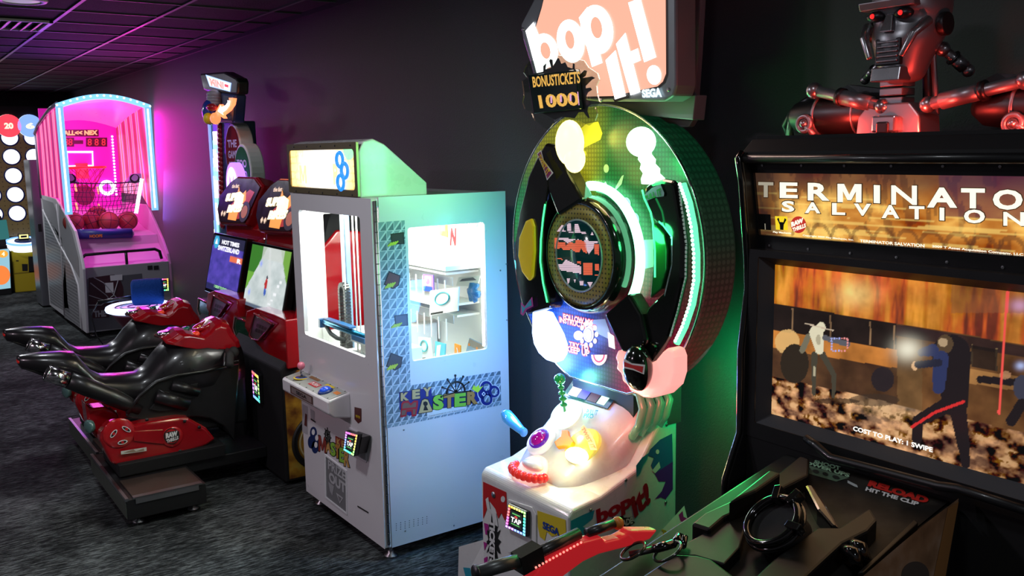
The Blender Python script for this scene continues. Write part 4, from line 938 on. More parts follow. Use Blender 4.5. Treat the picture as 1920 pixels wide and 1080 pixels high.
# console hump: rings along y
def hump():
    rings = []
    for y, xl, xr, zb, zt, sh in ((2.10, -2.96, -2.70, .63, .655, .9), (2.14, -3.02, -2.66, .63, .695, .8), (2.20, -3.05, -2.62, .635, .76, .7), (2.28, -3.06, -2.585, .65, .825, .62), (2.36, -3.06, -2.565, .68, .895, .55), (2.44, -3.04, -2.56, .76, .955, .5), (2.52, -3.02, -2.56, .86, 1.0, .5)):
        cx, hw = (xl+xr)/2, (xr-xl)/2; r = []
        for k in range(17):
            t = math.pi*k/16; c, s_ = math.cos(t), math.sin(t)
            r.append(V(cx+hw*math.copysign(abs(c)**sh, c), y, zb+(zt-zb)*s_**sh))
        r += [V(xl+.02, y, zb-.03), V(xr-.02, y, zb-.03)]
        rings.append(r)
    return rings
b = MB(); b.loft(hump(), WPL); hp = b.build('console', WPL, bp)
# frame of reference on the sloping console top
def top(x, y):
    for (a, za), (c, zc) in zip(((2.10, .655), (2.14, .695), (2.20, .76), (2.28, .825), (2.36, .895), (2.44, .955)), ((2.14, .695), (2.20, .76), (2.28, .825), (2.36, .895), (2.44, .955), (2.52, 1.0))):
        if a <= y <= c: return V(x, y, za+(zc-za)*(y-a)/(c-a))
NRM = V(0, -.66, .75).normalized(); UPV = V(0, .75, .66).normalized()
PC = PL((-2.8, 2.20, .768), (-2.6, 2.20, .768), (-2.8, 2.44, .962))
disc = lambda mb, c, r, h, m, seg=30: mb.lathe(c-NRM*.01, NRM, [(r, 0), (r, h), (r*.93, h+.008), (.001, h+.010)], m, seg)
c = PC(1062, 778); b = MB(); disc(b, c, .072, .02, mat('disc_green_white', (.8, .85, .8), .3, emit=(.7, 1, .75), es=.9), 36); hd = b.build('pull_dial', None, hp)
b = MB(); k0 = c+NRM*.01
axis = (PC(1040, 742)-c+NRM*.09); axis = V(-.01, .0, .13)-NRM*-.03; aN = axis.normalized()
GG = mat('green_clear', (.01, .22, .05), .08, coat=.8, emit=(.02, .5, .1), es=.25)
b.cyl(k0, k0+axis*.9, .006, GG, 10)
for t, r in ((.25, .016), (.42, .017), (.58, .016), (.74, .014), (.98, .024)): b.ball(k0+axis*t, (r, r, r*.62 if t < .9 else r), GG, 16, 10)
b.build('pull_knob', None, hd, label='clear green beaded knob')
c = PC(1014, 826); b = MB(); disc(b, c, .068, .012, mat('disc_white', (.85, .85, .85), .3, emit=(.8, .8, 1), es=.35)); db = b.build('bop_dial', None, hp)
b = MB(); cc_ = c+NRM*.012; b.lathe(cc_-NRM*.004, NRM, [(.047, 0), (.047, .010), (.040, .014), (.036, .010)], mat('button_violet', (.08, .01, .30), .2, emit=(.2, .02, .9), es=.25), 28)
b.lathe(cc_, NRM, [(.038, 0), (.036, .012), (.026, .024), (.012, .029), (.001, .030)], mat('button_magenta', (.25, .005, .22), .08, coat=1, emit=(.6, .0, .45), es=.28), 28); b.build('push_button', None, db, label='domed violet push button')
c = PC(1092, 835); b = MB(); yl = mat('yellow_knob', (.8, .62, .05), .25, emit=(1, .85, .15), es=.55); disc(b, c, .082, .010, yl, 34); tw = b.build('twist_dial', None, hp, label='round yellow dial')
b = MB(); sx_ = V(1, 0, 0); OR = mat('orange_lever', (.7, .22, .01), .3, emit=(.9, .35, 0), es=.2)
b.prism([PC(*p)+NRM*.012 for p in ((1060, 814), (1072, 814), (1074, 825), (1083, 836), (1077, 847), (1064, 845), (1051, 847), (1046, 837), (1058, 827))], NRM*.02, OR); b.build('twist_lever', OR, tw, bevel=.004, label='orange three-lobed lever')
c = PC(1085, 858); b = MB(); b.ball(c+NRM*.015, (.055, .04, .03), GLO('warm', (1, .95, .6), 6)); b.build('lamp_bulb', None, tw, label='blazing warm lamp beneath the yellow dial')
b = MB(); shape(b, [(1092, 806), (1098, 801), (1110, 815), (1118, 830), (1123, 848), (1110, 848), (1105, 832), (1096, 820)], mat('label_cream', (.8, .65, .25)), .014, PC); letters(b, 'TWIST IT', [PC(*p) for p in ((1099, 805), (1121, 845), (1112, 846), (1093, 808))], OINK, .016, .03); b.build('sticker', None, tw)
lamp('console_lamp', 'POINT', PC(1085, 858)+NRM*.10, 1.4, (1, .85, .35), .03); lamp('console_green', 'POINT', PC(1075, 745)+NRM*.10, 1.4, (.2, 1, .5), .03); lamp('console_blue', 'POINT', PC(1000, 795)+NRM*.08+V(-.05, 0, 0), 1.9, (.25, .4, 1), .03)
b = MB(); c = PC(985, 812)+V(-.01, 0, 0); e = c+V(-.115, -.02, .06)
BLC = mat('blue_clear', (.02, .18, .50), .1, coat=.7, emit=(.1, .4, .9), es=.4)
b.loft([[c+(e-c)*t+V(0, r*math.cos(a), r*math.sin(a)) for a in [k*.5236 for k in range(12)]] for t, r in ((0, .02), (.1, .018), (.3, .022), (.6, .028), (.85, .03), (1, .02), (1.06, .004))], BLC); b.build('side_handle', BLC, hp, label='blue pear-shaped handle')
b = MB(); LR = mat('red_scallop', (.7, .02, .02), .2, coat=.5, emit=(1, .05, .03), es=.35); c = V(-2.915, 2.115, .668)
c = PC(995, 878)
for k in range(11):
    t = math.pi*(1.0+k/10); b.ball(c+V(.095*math.cos(t), .055*math.sin(t)-.005, -.012+.0*k), (.020, .018, .020), LR, 12, 8)
b.lathe(c+V(0, 0, -.022), NRM, [(.085, 0), (.082, .012), (.05, .018), (.001, .018)], mat('scallop_inner', (.9, .6, .5), .3, emit=(1, .7, .6), es=.6), 30); b.build('lip_ring', None, hp, label='red scalloped lip')
b = MB(); b.ball(c+V(0, .02, .0)+NRM*.012, (.065, .03, .022), WPL, 20, 12); b.build('nose_cap', WPL, hp)
# screen window at the back of the console
b = MB(); q4 = [(1080, 706), (1165, 735), (1140, 768), (1055, 742)]; Q = [PC(*p) for p in q4]; b.prism(Q, NRM*.004, mat('console_glass', (.01, .05, .07), .08, coat=.8)); cw = b.build('console_window', None, hp, bevel=.002)
b = MB(); shape(b, [bil(Q, .1, .1), bil(Q, .3, .1), bil(Q, .3, .9), bil(Q, .1, .9)], GLO('tube_lilac', (.8, .7, 1), 4), .006); shape(b, [bil(Q, .32, .1), bil(Q, .5, .1), bil(Q, .5, .85), bil(Q, .32, .85)], mat('win_violet', (.1, .05, .4), .3, emit=(.15, .08, .8), es=.4), .006)
shape(b, [bil(Q, .52, .1), bil(Q, .72, .1), bil(Q, .72, .8), bil(Q, .52, .8)], mat('win_maroon', (.15, .01, .03)), .006); shape(b, [bil(Q, .74, .1), bil(Q, .9, .1), bil(Q, .9, .8), bil(Q, .74, .8)], GLO('tube_mint', (.5, 1, .8), 2.5), .006); b.build('window_lights', None, cw)
b = MB(); letters(b, 'PULL IT', [PC(*p) for p in ((1103, 770), (1124, 772), (1122, 782), (1101, 780))], TINK, .010, .03); letters(b, 'PRO', [PC(*p) for p in ((1098, 778), (1116, 780), (1114, 788), (1096, 786))], TINK, .010, .03); b.build('lettering', None, hp)
# ribbed bellows between pedestal and wheel
b = MB()
for k in range(4):
    r = []; x = -2.575+k*.014
    pts = [(x+.0, 2.37+.034*k, .82+.012*k), (x+.035, 2.375+.034*k, .875+.012*k), (x+.04, 2.39+.034*k, .94+.01*k), (x+.01, 2.40+.03*k, .99+.006*k), (x-.05, 2.40+.03*k, 1.005)]
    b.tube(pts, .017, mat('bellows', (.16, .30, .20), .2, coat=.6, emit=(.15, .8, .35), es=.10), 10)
b.build('bellows', None, bp)
b = MB(); b.box((PX1-.004, 2.50, .86), (PX1+.004, 2.575, 1.06), STEEL); b.build('bracket', STEEL, bp)
# prints on the side and front of the pedestal
SX = X(PX1+.0005); b = MB(); c2 = lambda x, y: (870+x*.3704, 680+y*.3704)
def s2(pts, m, l=.0015): shape(b, [c2(*p) for p in pts], m, l, SX)
gr = mat('splash_blue', (.02, .12, .35)); pu = mat('splash_purple', (.13, .02, .28))
s2([(870, 520), (900, 480), (935, 455), (925, 490), (905, 520), (890, 560), (872, 580)], TINK); s2([(940, 440), (990, 390), (1052, 358), (1056, 500), (965, 560), (945, 520), (960, 480), (930, 470)], gr); s2([(965, 560), (1056, 500), (1056, 640), (1020, 690), (995, 680), (965, 690), (1000, 650), (1020, 600), (985, 600)], pu)
s2(oval(977, 450, 9, 12, 12), WPL, .003); s2([(950, 545), (985, 500), (992, 530), (965, 560)], WPL, .003)
s2([(540, 800), (600, 770), (660, 745), (650, 790), (600, 830), (640, 850), (540, 900)], TINK)
letters(b, 'bop', [SX(*c2(*p)) for p in ((665, 745), (845, 655), (850, 745), (675, 845))], mat('print_red', (.42, .005, .02)), .003, .05); letters(b, 'it!', [SX(*c2(*p)) for p in ((835, 680), (925, 600), (945, 705), (860, 790))], mat('print_red', (.42, .005, .02)), .003, .05)
s2(splat(800, 810, 70, 42, 8, 3), KINK, .002); letters(b, 'ARCADE', [SX(*c2(*p)) for p in ((740, 815), (850, 778), (852, 812), (745, 850))], WINK, .004, .05)
for p in ((818, 593), (1025, 313), (1047, 186), (1020, 706), (640, 745)): b.cyl(SX(*c2(*p)), SX(*c2(*p))+V(.004, 0, 0), .006, STEEL, 10)
b.build('side_print', None, ped)
b = MB(); SK = PL((PX1+.003, 2.22, .28), (PX1+.003, 2.6, .5), (PX1+.143, 2.64, 0)); 
shape(b, [c2(*p) for p in ((1085, 770), (1105, 750), (1110, 780), (1150, 800), (1120, 820), (1095, 800))], PINK_, .002, SK); letters(b, 'TWIST', [SK(*c2(*p)) for p in ((998, 842), (1085, 868), (1082, 900), (1000, 875))], mat('gold_ink', (.6, .4, .03)), .003, .07)
b.build('skirt_print', None, bp)
FP = Y(PY0-.0005); b = MB()
def f2(pts, m, l=.0015): shape(b, [c2(*p) for p in pts], m, l, FP)
f2([(98, 602), (215, 655), (220, 770), (208, 800), (190, 760), (175, 790), (160, 740), (130, 700), (110, 760), (98, 790)], RINK); f2(oval(200, 690, 11, 16, 12), WPL, .003); f2([(112, 690), (125, 680), (135, 740), (165, 760), (175, 830), (160, 820), (150, 770), (120, 740)], WPL, .003); b.cyl(FP(*c2(152, 668))+V(0, .0, 0), FP(*c2(152, 668))+V(0, -.005, 0), .013, STEEL, 14)
f2([(102, 810), (125, 818), (128, 870), (110, 870)], PINK_); f2([(100, 905), (120, 915), (105, 950)], PINK_); f2([(102, 990), (120, 980), (120, 1030), (104, 1020)], PINK_)
f2(splat(150, 905, 38, 130, 14, 5), KINK, .002)
Q = [FP(*c2(*p)) for p in ((160, 800), (160, 1030), (132, 1018), (132, 790))]; letters(b, 'TICKETS', Q, WINK, .004, .06)
f2([(372, 748), (515, 795), (518, 850), (505, 900), (480, 870), (445, 880), (420, 855), (410, 900), (385, 880), (375, 830)], mat('sega_yellow', (.72, .55, .03)))
letters(b, 'SEGA', [FP(*c2(*p)) for p in ((402, 800), (486, 840), (486, 878), (402, 838))], BINK, .004, .04)
f2([(252, 890), (320, 905), (322, 980), (256, 965)], mat('panel_grey', (.55, .55, .6)), .001)
b.build('front_print', None, ped)
b = MB(); b.prism([FP(*c2(*p)) for p in ((228, 690), (350, 730), (370, 770), (370, 1000), (228, 960))], (0, -.006, 0), WPL); b.build('reader_bezel', None, ped, bevel=.005)
tap_reader(bp, [Y(PY0-.012)(*c2(*p)) for p in ((238, 708), (332, 750), (330, 880), (220, 828))], 6, 5.0, 2, .014)
# ================================================================== SHOOTING GAME (right)
TXL, TXR = -1.77, -.83
tm = thing('shooting_game', (-1.30, 2.3, 0), 'large black shooting game with a big lit screen and an amber lit title panel', 'arcade machine')
b = MB(); sp_ = [(2.0, .92), (2.004, .976), (2.063, 1.106), (2.061, 1.359), (2.085, 1.536), (2.08, 1.623), (2.051, 1.848), (2.035, 1.915), (2.05, 1.93), (2.70, 1.93), (2.70, 0.0), (2.12, 0), (2.06, .5)]
for x, nm in ((TXL, 'side_panel'), (TXR-.022, 'side_panel')):
    b = MB(); b.prism([(x, y-.012, z) for y, z in sp_], (.022, 0, 0), BLK); s_ = b.build(nm, BLK, tm, bevel=.004)
    b = MB(); b.tube([(x+.011, y-.014, z) for y, z in sp_[:9]], .010, BLKG, 8); b.build('edge_moulding', BLKG, s_, label='glossy black edge moulding')
b = MB(); b.prism([(TXL+.022, y+.03, z) for y, z in ((2.06, .0), (2.06, .9), (2.065, 1.0), (2.12, 1.92), (2.66, 1.92), (2.66, 0))], (TXR-TXL-.044, 0, 0), BLKM); b.build('body', BLKM, tm)
b = MB(); b.prism([(TXL-.0, 2.045, 1.922), (TXL-.0, 2.05, 1.932), (TXL, 2.09, 1.966), (TXL, 2.70, 1.966), (TXL, 2.70, 1.922)], (TXR-TXL, 0, 0), BLKM); b.build('top_cap', BLKM, tm, bevel=.003)
b = MB(); b.box((TXL+.01, 2.10, 1.966), (TXR, 2.115, 1.975), BLKM); b.build('cap_lip', BLKM, tm)
b = MB(); b.cyl((TXL+.02, 2.035, 1.912), (TXR-.02, 2.035, 1.912), .012, BLK, 10); b.build('top_rail', BLK, tm)
# title panel
MQ = PL((TXL, 2.075, 1.874), (TXR, 2.075, 1.874), (TXL, 2.106, 1.695))
mq = [V(-1.742, 2.075, 1.874), V(TXR-.03, 2.075, 1.874), V(TXR-.03, 2.106, 1.695), V(-1.742, 2.106, 1.695)]
b = MB(); nn = face_n(mq); frame_panel(b, lambda u, v: bil(mq, u, v)+nn*.010, (-.012, -.42, 1.012, 1.25), (0, 0, 1, 1), .004, -nn*.02, BLK)
for k in range(7):
    for v in (1.12, -.16): c = bil(mq, .04+k*.15, v)+nn*.0105; b.cyl(c, c+nn*.002, .004, STEEL, 8)
b.build('panel_frame', BLK, tm, bevel=.002)
def project(U, W, q):
    A = [np.array(p) for p in q]; U3, W3 = U[:, None], W[:, None]; P = (A[3]*(1-U3)+A[2]*U3)*(1-W3)+(A[0]*(1-U3)+A[1]*U3)*W3-np.array(CAM)
    x, y, z = P@np.array(_rt), P@np.array(_dn), P@np.array(_f); return 960+FOC*x/z, 540+FOC*y/z
def marq(u, v):
    n = noise2(u*9, v*3, 11, 5); n2 = noise2(u*40, v*2, 12, 3); n3 = noise2(u*3, v*30, 13, 3)
    c = [.52+.9*(n-.5), .20+.55*(n-.5), .03+.12*(n-.5)]
    up = sst(v+.3*(n-.5), .50, .95); c = mixc(c, up*.8, (.05, .015, .02)); c = mixc(c, (n2 > .62)*.45, (.03, .01, .01)); c = mixc(c, (n3 > .60)*.4*(v < .7), (1, .75, .2)); c = mixc(c, np.clip((n-.55)*4, 0, 1)*(1-up), (1, .62, .14))
    c = mixc(c, sst(-u, -.14, -.02)*.85, (.02, .012, .01))
    for k in range(13):
        d = np.hypot((u-.16-k*.072)*6.0, v-.02); c = mixc(c, (np.abs(d-.20) < .03)*(v > .02)*.5, (.06, .02, .01))
    c = mixc(c, ((u > .62)*(v > .45))*.5, (.06, .02, .06)); return c
picture('title_face', mq, 220, 46, marq, attrmat('title_art', 1.15), tm, .001, label='amber rusty lit title picture')
b = MB(); LW = em('title_letters', (1, .93, .72), 1.25); LG = em('title_letters_dim', (.55, .5, .38), .7); SHD = em('title_shadow', (.08, .03, .01), .5)
c4 = lambda x, y: MQ(1360+x*.3148, 240+y*.3148)
for ch, x0, y0, x1, y1 in (('T', 200, 320, 290, 410), ('E', 328, 322, 435, 415), ('R', 495, 325, 625, 430), ('M', 672, 331, 815, 440), ('I', 888, 338, 925, 445), ('N', 992, 340, 1145, 455), ('A', 1205, 352, 1385, 472), ('T', 1408, 357, 1550, 476), ('O', 1597, 364, 1775, 485), ('R', 1830, 375, 2010, 500),
    ('S', 340, 432, 415, 498), ('A', 478, 440, 570, 505), ('L', 640, 445, 718, 515), ('V', 770, 448, 872, 520), ('A', 935, 456, 1040, 535), ('T', 1098, 463, 1190, 541), ('I', 1280, 472, 1308, 548), ('O', 1425, 483, 1550, 565), ('N', 1660, 498, 1785, 580)):
    letters(b, ch, [c4(x0-6, y0-5), c4(x1+6, y0-3), c4(x1+6, y1+7), c4(x0-6, y1+6)], SHD, .002, .02 if ch in 'MN' else .045); letters(b, ch, [c4(x0, y0), c4(x1, y0+2), c4(x1, y1+2), c4(x0, y1)], LG if x0 < 250 else LW, .003, .018 if ch in 'MN' else .035)
for t, q4 in (('Copyright 2009 Play Mechanix, Inc.', [(465, 632), (768, 660), (768, 672), (465, 644)]), ('TERMINATOR SALVATION', [(805, 662), (1190, 690), (1190, 710), (805, 678)]), ('2009 T Asset Acquisition Company, LLC', [(1235, 695), (1779, 745), (1779, 765), (1235, 712)]), ('Play Mechanix', [(288, 612), (398, 620), (398, 634), (288, 626)])):
    letters(b, t, [c4(*p) for p in q4], LW, .003, .03)
def s4(p, m, l): shape(b, [(1360+x*.3148, 240+y*.3148) for x, y in p], m, l, MQ)
s4([(298, 524), (372, 526), (376, 608), (304, 604)], em('badge_yellow', (.95, .7, .02), 1), .002); s4([(312, 540), (328, 575), (330, 604), (350, 606), (352, 575), (368, 545), (358, 535), (350, 560), (328, 558), (322, 532)], KINK, .003)
s4([(202, 510), (272, 514), (276, 608), (206, 602)], KINK, .002); s4([(238, 568), (242, 568), (244, 604), (240, 604)], LG, .003)
s4(oval(438, 575, 46, 50), em('badge_red', (.6, .03, .02), .9), .002); letters(b, 'RAW', [c4(*p) for p in ((395, 560), (468, 532), (470, 560), (398, 590))], LW, .003, .08); letters(b, 'THRILLS', [c4(*p) for p in ((402, 594), (482, 565), (484, 590), (408, 618))], LW, .003, .05)
b.build('lettering', None, tm, label='pale glowing block letters')
# monitor with bezel
SQ = [V(-1.684, 2.10, 1.612), V(-.915, 2.10, 1.612), V(-.915, 2.10, 1.172), V(-1.684, 2.10, 1.172)]
b = MB(); frame_panel(b, lambda u, v: V(u, 2.062, v), (TXL+.022, 1.10, TXR-.022, 1.655), (-1.715, 1.145, -.885, 1.635), .006, (0, .05, 0), BLK); b.build('monitor_surround', BLK, tm, bevel=.006)
BZ = mat('bezel_grey', (.045, .047, .055), .5); b = MB(); i_ = [(-1.684, 1.172), (-.915, 1.172), (-.915, 1.612), (-1.684, 1.612)]; o_ = [(-1.715, 1.145), (-.885, 1.145), (-.885, 1.635), (-1.715, 1.635)]
b.add([(x, 2.065, z) for x, z in o_]+[(x, 2.099, z) for x, z in i_], [(k, (k+1) % 4, 4+(k+1) % 4, 4+k) for k in range(4)], BZ); b.build('bezel', BZ, tm)
def scene_pic(u, v):
    px, py = project(u, v, SQ); x = (px-1360)/.3889; y = (py-540)/.3889
    n = noise2(u*7, v*4, 21, 5); nv = noise2(u*26, v*2.5, 22, 4); nf = noise2(u*30, v*22, 23, 4); ng = noise2(u*20, v*22, 24, 5)
    L = 75+.164*(x-240)
    c = [.62+.9*(n-.5), .14+.40*(nv-.45), .016+.05*(n-.5)]                    # rusty wall
    c = mixc(c, np.clip((nv-.52)*5, 0, 1)*.8, (.95, .34, .05)); c = mixc(c, np.clip((.42-nv)*7, 0, 1)*.85, (.10, .03, .015)); c = mixc(c, np.exp(-((x-630)**2/9000+(y-30)**2/4000)), (1, .62, .20)); c = mixc(c, (x > 1090)*(y < 120)*.5, (.30, .10, .04))
    below = y > L
    c2_ = [.14+.4*(n-.5), .055+.2*(n-.5), .018+.06*(n-.5)]; band = (y > L+125)*(y < L+215)*(x < 830); c2_ = mixc(c2_, band*.9, (.62, .22, .04)); c2_ = mixc(c2_, ((y > L)*(y < L+128)*(x < 825)), (.018, .010, .008)); c2_ = mixc(c2_, (y > L+215)*(x < 830)*.6, (.07, .035, .018))
    c2_ = mixc(c2_, ((y > L+5)*(y < L+60)*(x > 825))*.85, (.03, .015, .02)); c2_ = mixc(c2_, (x > 830)*(x < 950)*(y > L+60)*.6, (.22, .12, .045))
    for xa in (325, 508, 700, 815): c2_ = mixc(c2_, (np.abs(x-xa) < 4)*(y > L+10)*(y < L+125), (.28, .16, .08))
    for xa in (1190, 1308): c2_ = mixc(c2_, (np.abs(x-xa) < 4)*(y > L+40)*(y < L+150), (.4, .26, .12))
    c2_ = mixc(c2_, (x > 1185)*(x < 1312)*(y > L+45)*(y < L+150)*.9, (.02, .012, .01)); c2_ = mixc(c2_, (x > 1150)*(y > L+160)*(y < L+230)*.7, (.55, .26, .08))
    c = [np.where(below, c2_[i], c[i]) for i in range(3)]
    G_ = 430+.22*(x-240)+30*(n-.5); gr = y > G_
    g3 = [.30+2.2*(nf-.5)+.5*(ng-.5), .13+1.2*(nf-.5)+.25*(ng-.5), .05+.6*(nf-.5)]; g3 = mixc(g3, np.clip((ng-.56)*9, 0, 1)*.8*(nf > .46), (.90, .52, .25)); g3 = mixc(g3, np.clip((.45-ng)*7, 0, 1)*.7, (.08, .03, .015))
    g3 = mixc(g3, np.exp(-((x-800)**2/30000+(y-560)**2/6000))*.35, (1, .7, .4)); c = [np.where(gr, g3[i], c[i]) for i in range(3)]
    kk = .45+1.1*noise2(u*16, v*10, 27, 4); kk = np.where(gr, 1, kk)*(1-.35*np.clip((x-700)/900, 0, 1)); c = [a_*kk for a_ in c]
    def ell(cx, cy, rx, ry, col, k=1.0, soft=False):
        nonlocal c; d = ((x-cx)/rx)**2+((y-cy)/ry)**2; w_ = np.exp(-d) if soft else (d < 1)*1.0; c = mixc(c, w_*k, col)
    def seg(x0, y0, x1, y1, r, col, r1=None, k=1.0):
        nonlocal c; dx, dy = x1-x0, y1-y0; t = np.clip(((x-x0)*dx+(y-y0)*dy)/(dx*dx+dy*dy), 0, 1); d = np.hypot(x-x0-t*dx, y-y0-t*dy); rr = r+(r1-r)*t if r1 else r; c = mixc(c, (d < rr)*k, col)
    ell(300, 260, 60, 60, (.9, .55, .2), .8); ell(335, 365, 68, 95, (.03, .02, .012)); ell(540, 545, 110, 14, (.04, .02, .01), .8); ell(720, 540, 120, 30, (.05, .03, .02), .7)
    P_, D_ = (.85, .78, .55), (.07, .06, .04)
    seg(430, 320, 428, 510, 15, D_, 9); seg(470, 320, 525, 420, 15, D_, 12); seg(525, 420, 522, 525, 12, D_, 8); seg(400, 235, 372, 300, 14, (.2, .18, .12)); seg(440, 215, 455, 300, 34, P_, 20); ell(462, 190, 22, 26, P_); seg(480, 240, 590, 270, 13, (.12, .12, .14)); seg(385, 170, 520, 205, 3, (.7, .55, .4)); ell(450, 250, 12, 25, (.3, .25, .15), .6); seg(430, 380, 430, 420, 5, (.5, .45, .3)); 
    ell(760, 440, 55, 60, (.02, .015, .02), .9)
    K_ = (.015, .010, .012)
    seg(1090, 320, 1110, 560, 95, K_, 60); seg(1080, 560, 930, 640, 40, K_, 28); seg(930, 640, 925, 730, 28, K_, 24); seg(1120, 570, 1150, 760, 42, K_, 30); seg(1150, 760, 1160, 850, 26, K_, 22); ell(1060, 270, 40, 45, (.10, .06, .03)); ell(1050, 262, 22, 22, (.5, .35, .2)); seg(1040, 340, 1030, 480, 38, (.03, .04, .12), 30); seg(1000, 300, 945, 310, 30, (.03, .04, .12), 18); ell(915, 375, 16, 22, (.85, .5, .25)); seg(930, 370, 1030, 360, 18, (.02, .02, .04))
    seg(900, 670, 1010, 600, 7, (.75, .03, .03)); seg(1010, 600, 1150, 548, 7, (.75, .03, .03))
    ell(880, 295, 62, 52, (1, .95, .75), .95, True); seg(1230, 440, 1400, 455, 18, K_); ell(1430, 480, 40, 60, (.05, .05, .08)); seg(1430, 560, 1380, 640, 26, K_); ell(1350, 420, 30, 20, (.6, .3, .15), .6)
    seg(1362, 20, 1320, 605, 6.5, (1, .10, .08)); ell(1420, 85, 40, 30, (.8, .45, .8), .6, True); ell(1425, 375, 22, 18, (.5, .6, 1), .9, True)
    for xx, yy in [(515+k*12, 243) for k in range(7)]+[(513, 243+k*13) for k in range(5)]+[(590, 250+k*13) for k in range(4)]+[(520+k*14, 303) for k in range(5)]: ell(xx, yy, 4.5, 4.5, (.45, .5, 1) if xx < 560 else (1, .35, .35))
    return c
picture('screen', SQ, 300, 170, scene_pic, attrmat('screen_art', .85, rough=.2), tm, .001, label='big screen showing a shoot-out before a rusty hall')
b = MB(); c5 = lambda x, y: Y(2.10)(1360+x*.3889, 540+y*.3889); letters(b, 'COST TO PLAY: 1 SWIPE', [c5(620, 664), c5(1003, 768), c5(1003, 792), c5(618, 686)], em('screen_text', (1, .95, .85), 1.4), .003, .03); b.build('screen_text', None, tm)
b = MB(); b.prism([(TXL+.022, 2.064, 1.08), (TXL+.022, 2.064, 1.14), (TXL+.022, 2.085, 1.14), (TXL+.022, 2.085, .9), (TXL+.022, 2.064, .9)], (TXR-TXL-.044, 0, 0), BLKM)
b.build('lower_panel', BLKM, tm, bevel=.006)
b = MB(); b.tube([V(-1.52, 2.045, 1.15), V(-1.48, 2.035, 1.142), V(-1.43, 2.03, 1.122), V(-1.13, 2.03, 1.134), V(-1.08, 2.03, 1.142), V(TXR-.03, 2.035, 1.135)], .012, BLK, 8); b.build('rubber_lip', BLK, tm)
lamp('screen_glow', 'AREA', (-1.3, 1.98, 1.4), 0.8, (1, .6, .3), .7, (-1.3, 0, 1.3), sizey=.4)
lamp('title_glow', 'AREA', (-1.3, 1.99, 1.79), 0.8, (1, .68, .3), .8, (-1.3, 0, 1.6), sizey=.12)
b = MB(); b.ball((TXL-.004, 2.05, 1.03), .010, em('pilot_red', (1, .1, .1), 2), 8, 6); b.build('pilot_light', None, tm)
# ---- control console with gun holsters
ZC = lambda y: 1.085+.235*(y-2.05)
CP = PL((-1.5, 2.05, 1.085), (-1.1, 2.05, 1.085), (-1.5, 1.05, .85)); CPr = lambda h: PL((-1.5, 2.05, 1.085+h), (-1.1, 2.05, 1.085+h), (-1.5, 1.05, .85+h))
SAT_ = mat('console_black', (.006, .006, .006), .5, spec=.3)
b = MB(); b.prism([(-1.60, 2.06, ZC(2.06)-.002), (-1.60, 1.06, ZC(1.06)), (-1.60, 1.02, ZC(1.06)-.08), (-1.60, 1.35, 0), (-1.60, 2.06, 0)], (.51, 0, 0), SAT_); cn = b.build('control_console', SAT_, tm, bevel=.01)
b = MB(); b.prism([(-1.088, 2.03, ZC(2.03)), (-1.088, 1.45, ZC(1.45)), (-1.088, 1.40, .55), (-1.088, 1.95, .55)], (.006, 0, 0), BLKM); b.build('side_panel', None, cn)
AX = X(-1.081)
def artm():
    m = mat('side_art', (.3, .2, .15), .45); nt, bs = nodes(m); g = gnode(nt, 'ShaderNodeNewGeometry')
    n = gnode(nt, 'ShaderNodeTexNoise', i_Scale=5.0, i_Detail=8.0); nt.links.new(g.outputs['Position'], n.inputs['Vector'])
    r = ramp(nt, [(.3, (.10, .05, .025)), (.45, (.35, .20, .11)), (.62, (.62, .48, .38))]); nt.links.new(n.outputs[0], r.inputs[0]); nt.links.new(r.outputs[0], bs.inputs['Base Color']); return m
b = MB(); shape(b, [(1797, 934), (1736, 980), (1690, 1018), (1615, 1082), (1560, 1150), (1700, 1300), (1762, 1150), (1770, 1082)], artm(), .001, AX)
shape(b, [(1796, 940), (1776, 952), (1745, 1100), (1768, 1100)], mat('art_brown', (.38, .18, .06), .5), .002, AX); shape(b, oval(1715, 1078, 26, 26), mat('art_smoke', (.10, .08, .07), .5), .002, AX); b.build('side_print', None, cn, label='brown and cream printed side art')
RB = mat('console_print', (.022, .020, .017), .55, spec=.25); nt, bs = nodes(RB); g = gnode(nt, 'ShaderNodeNewGeometry'); n = gnode(nt, 'ShaderNodeTexNoise', i_Scale=9.0, i_Detail=8.0); nt.links.new(g.outputs['Position'], n.inputs['Vector']); r = ramp(nt, [(.42, (.007, .007, .007)), (.62, (.030, .027, .022))]); nt.links.new(n.outputs[0], r.inputs[0]); nt.links.new(r.outputs[0], bs.inputs['Base Color'])
b = MB(); c6_ = lambda x, y: (1160+x*.3958, 820+y*.3958)
shape(b, [c6_(*p) for p in ((900, 85), (1600, 278), (1150, 640), (900, 520), (760, 250))], RB, .002, CP)
def lt(t, q4, m, bold=.05, l=.004): letters(b, t, [CP(*c6_(*p)) for p in q4], m, l, bold)
MINT = mat('mint_ink', (.32, .55, .36), .5); lt('SHOOT', [(930, 112), (1052, 144), (1050, 164), (925, 128)], MINT); lt('POWER UPS', [(868, 112), (1098, 178), (1092, 196), (862, 124)], MINT)
shape(b, [c6_(*p) for p in ((862, 125), (1092, 196), (1030, 214), (1000, 205), (930, 185), (820, 150))], mat('mint_dark', (.10, .17, .11), .5), .003, CP)
for p in ((890, 150, 22, 6), (935, 168, 16, 8), (980, 180, 14, 7), (1030, 196, 18, 8)): shape(b, [c6_(*q) for q in oval(*p[:2], p[2], p[3], 14, .3)], mat('print_soot', (.015, .02, .016), .5), .0045, CP)
lt('RELOAD', [(1192, 208), (1476, 292), (1458, 322), (1178, 236)], mat('reload_red', (.60, .02, .015), .45), .07); lt('HIT THE CLIP', [(1175, 240), (1425, 314), (1418, 332), (1168, 258)], WINK, .05)
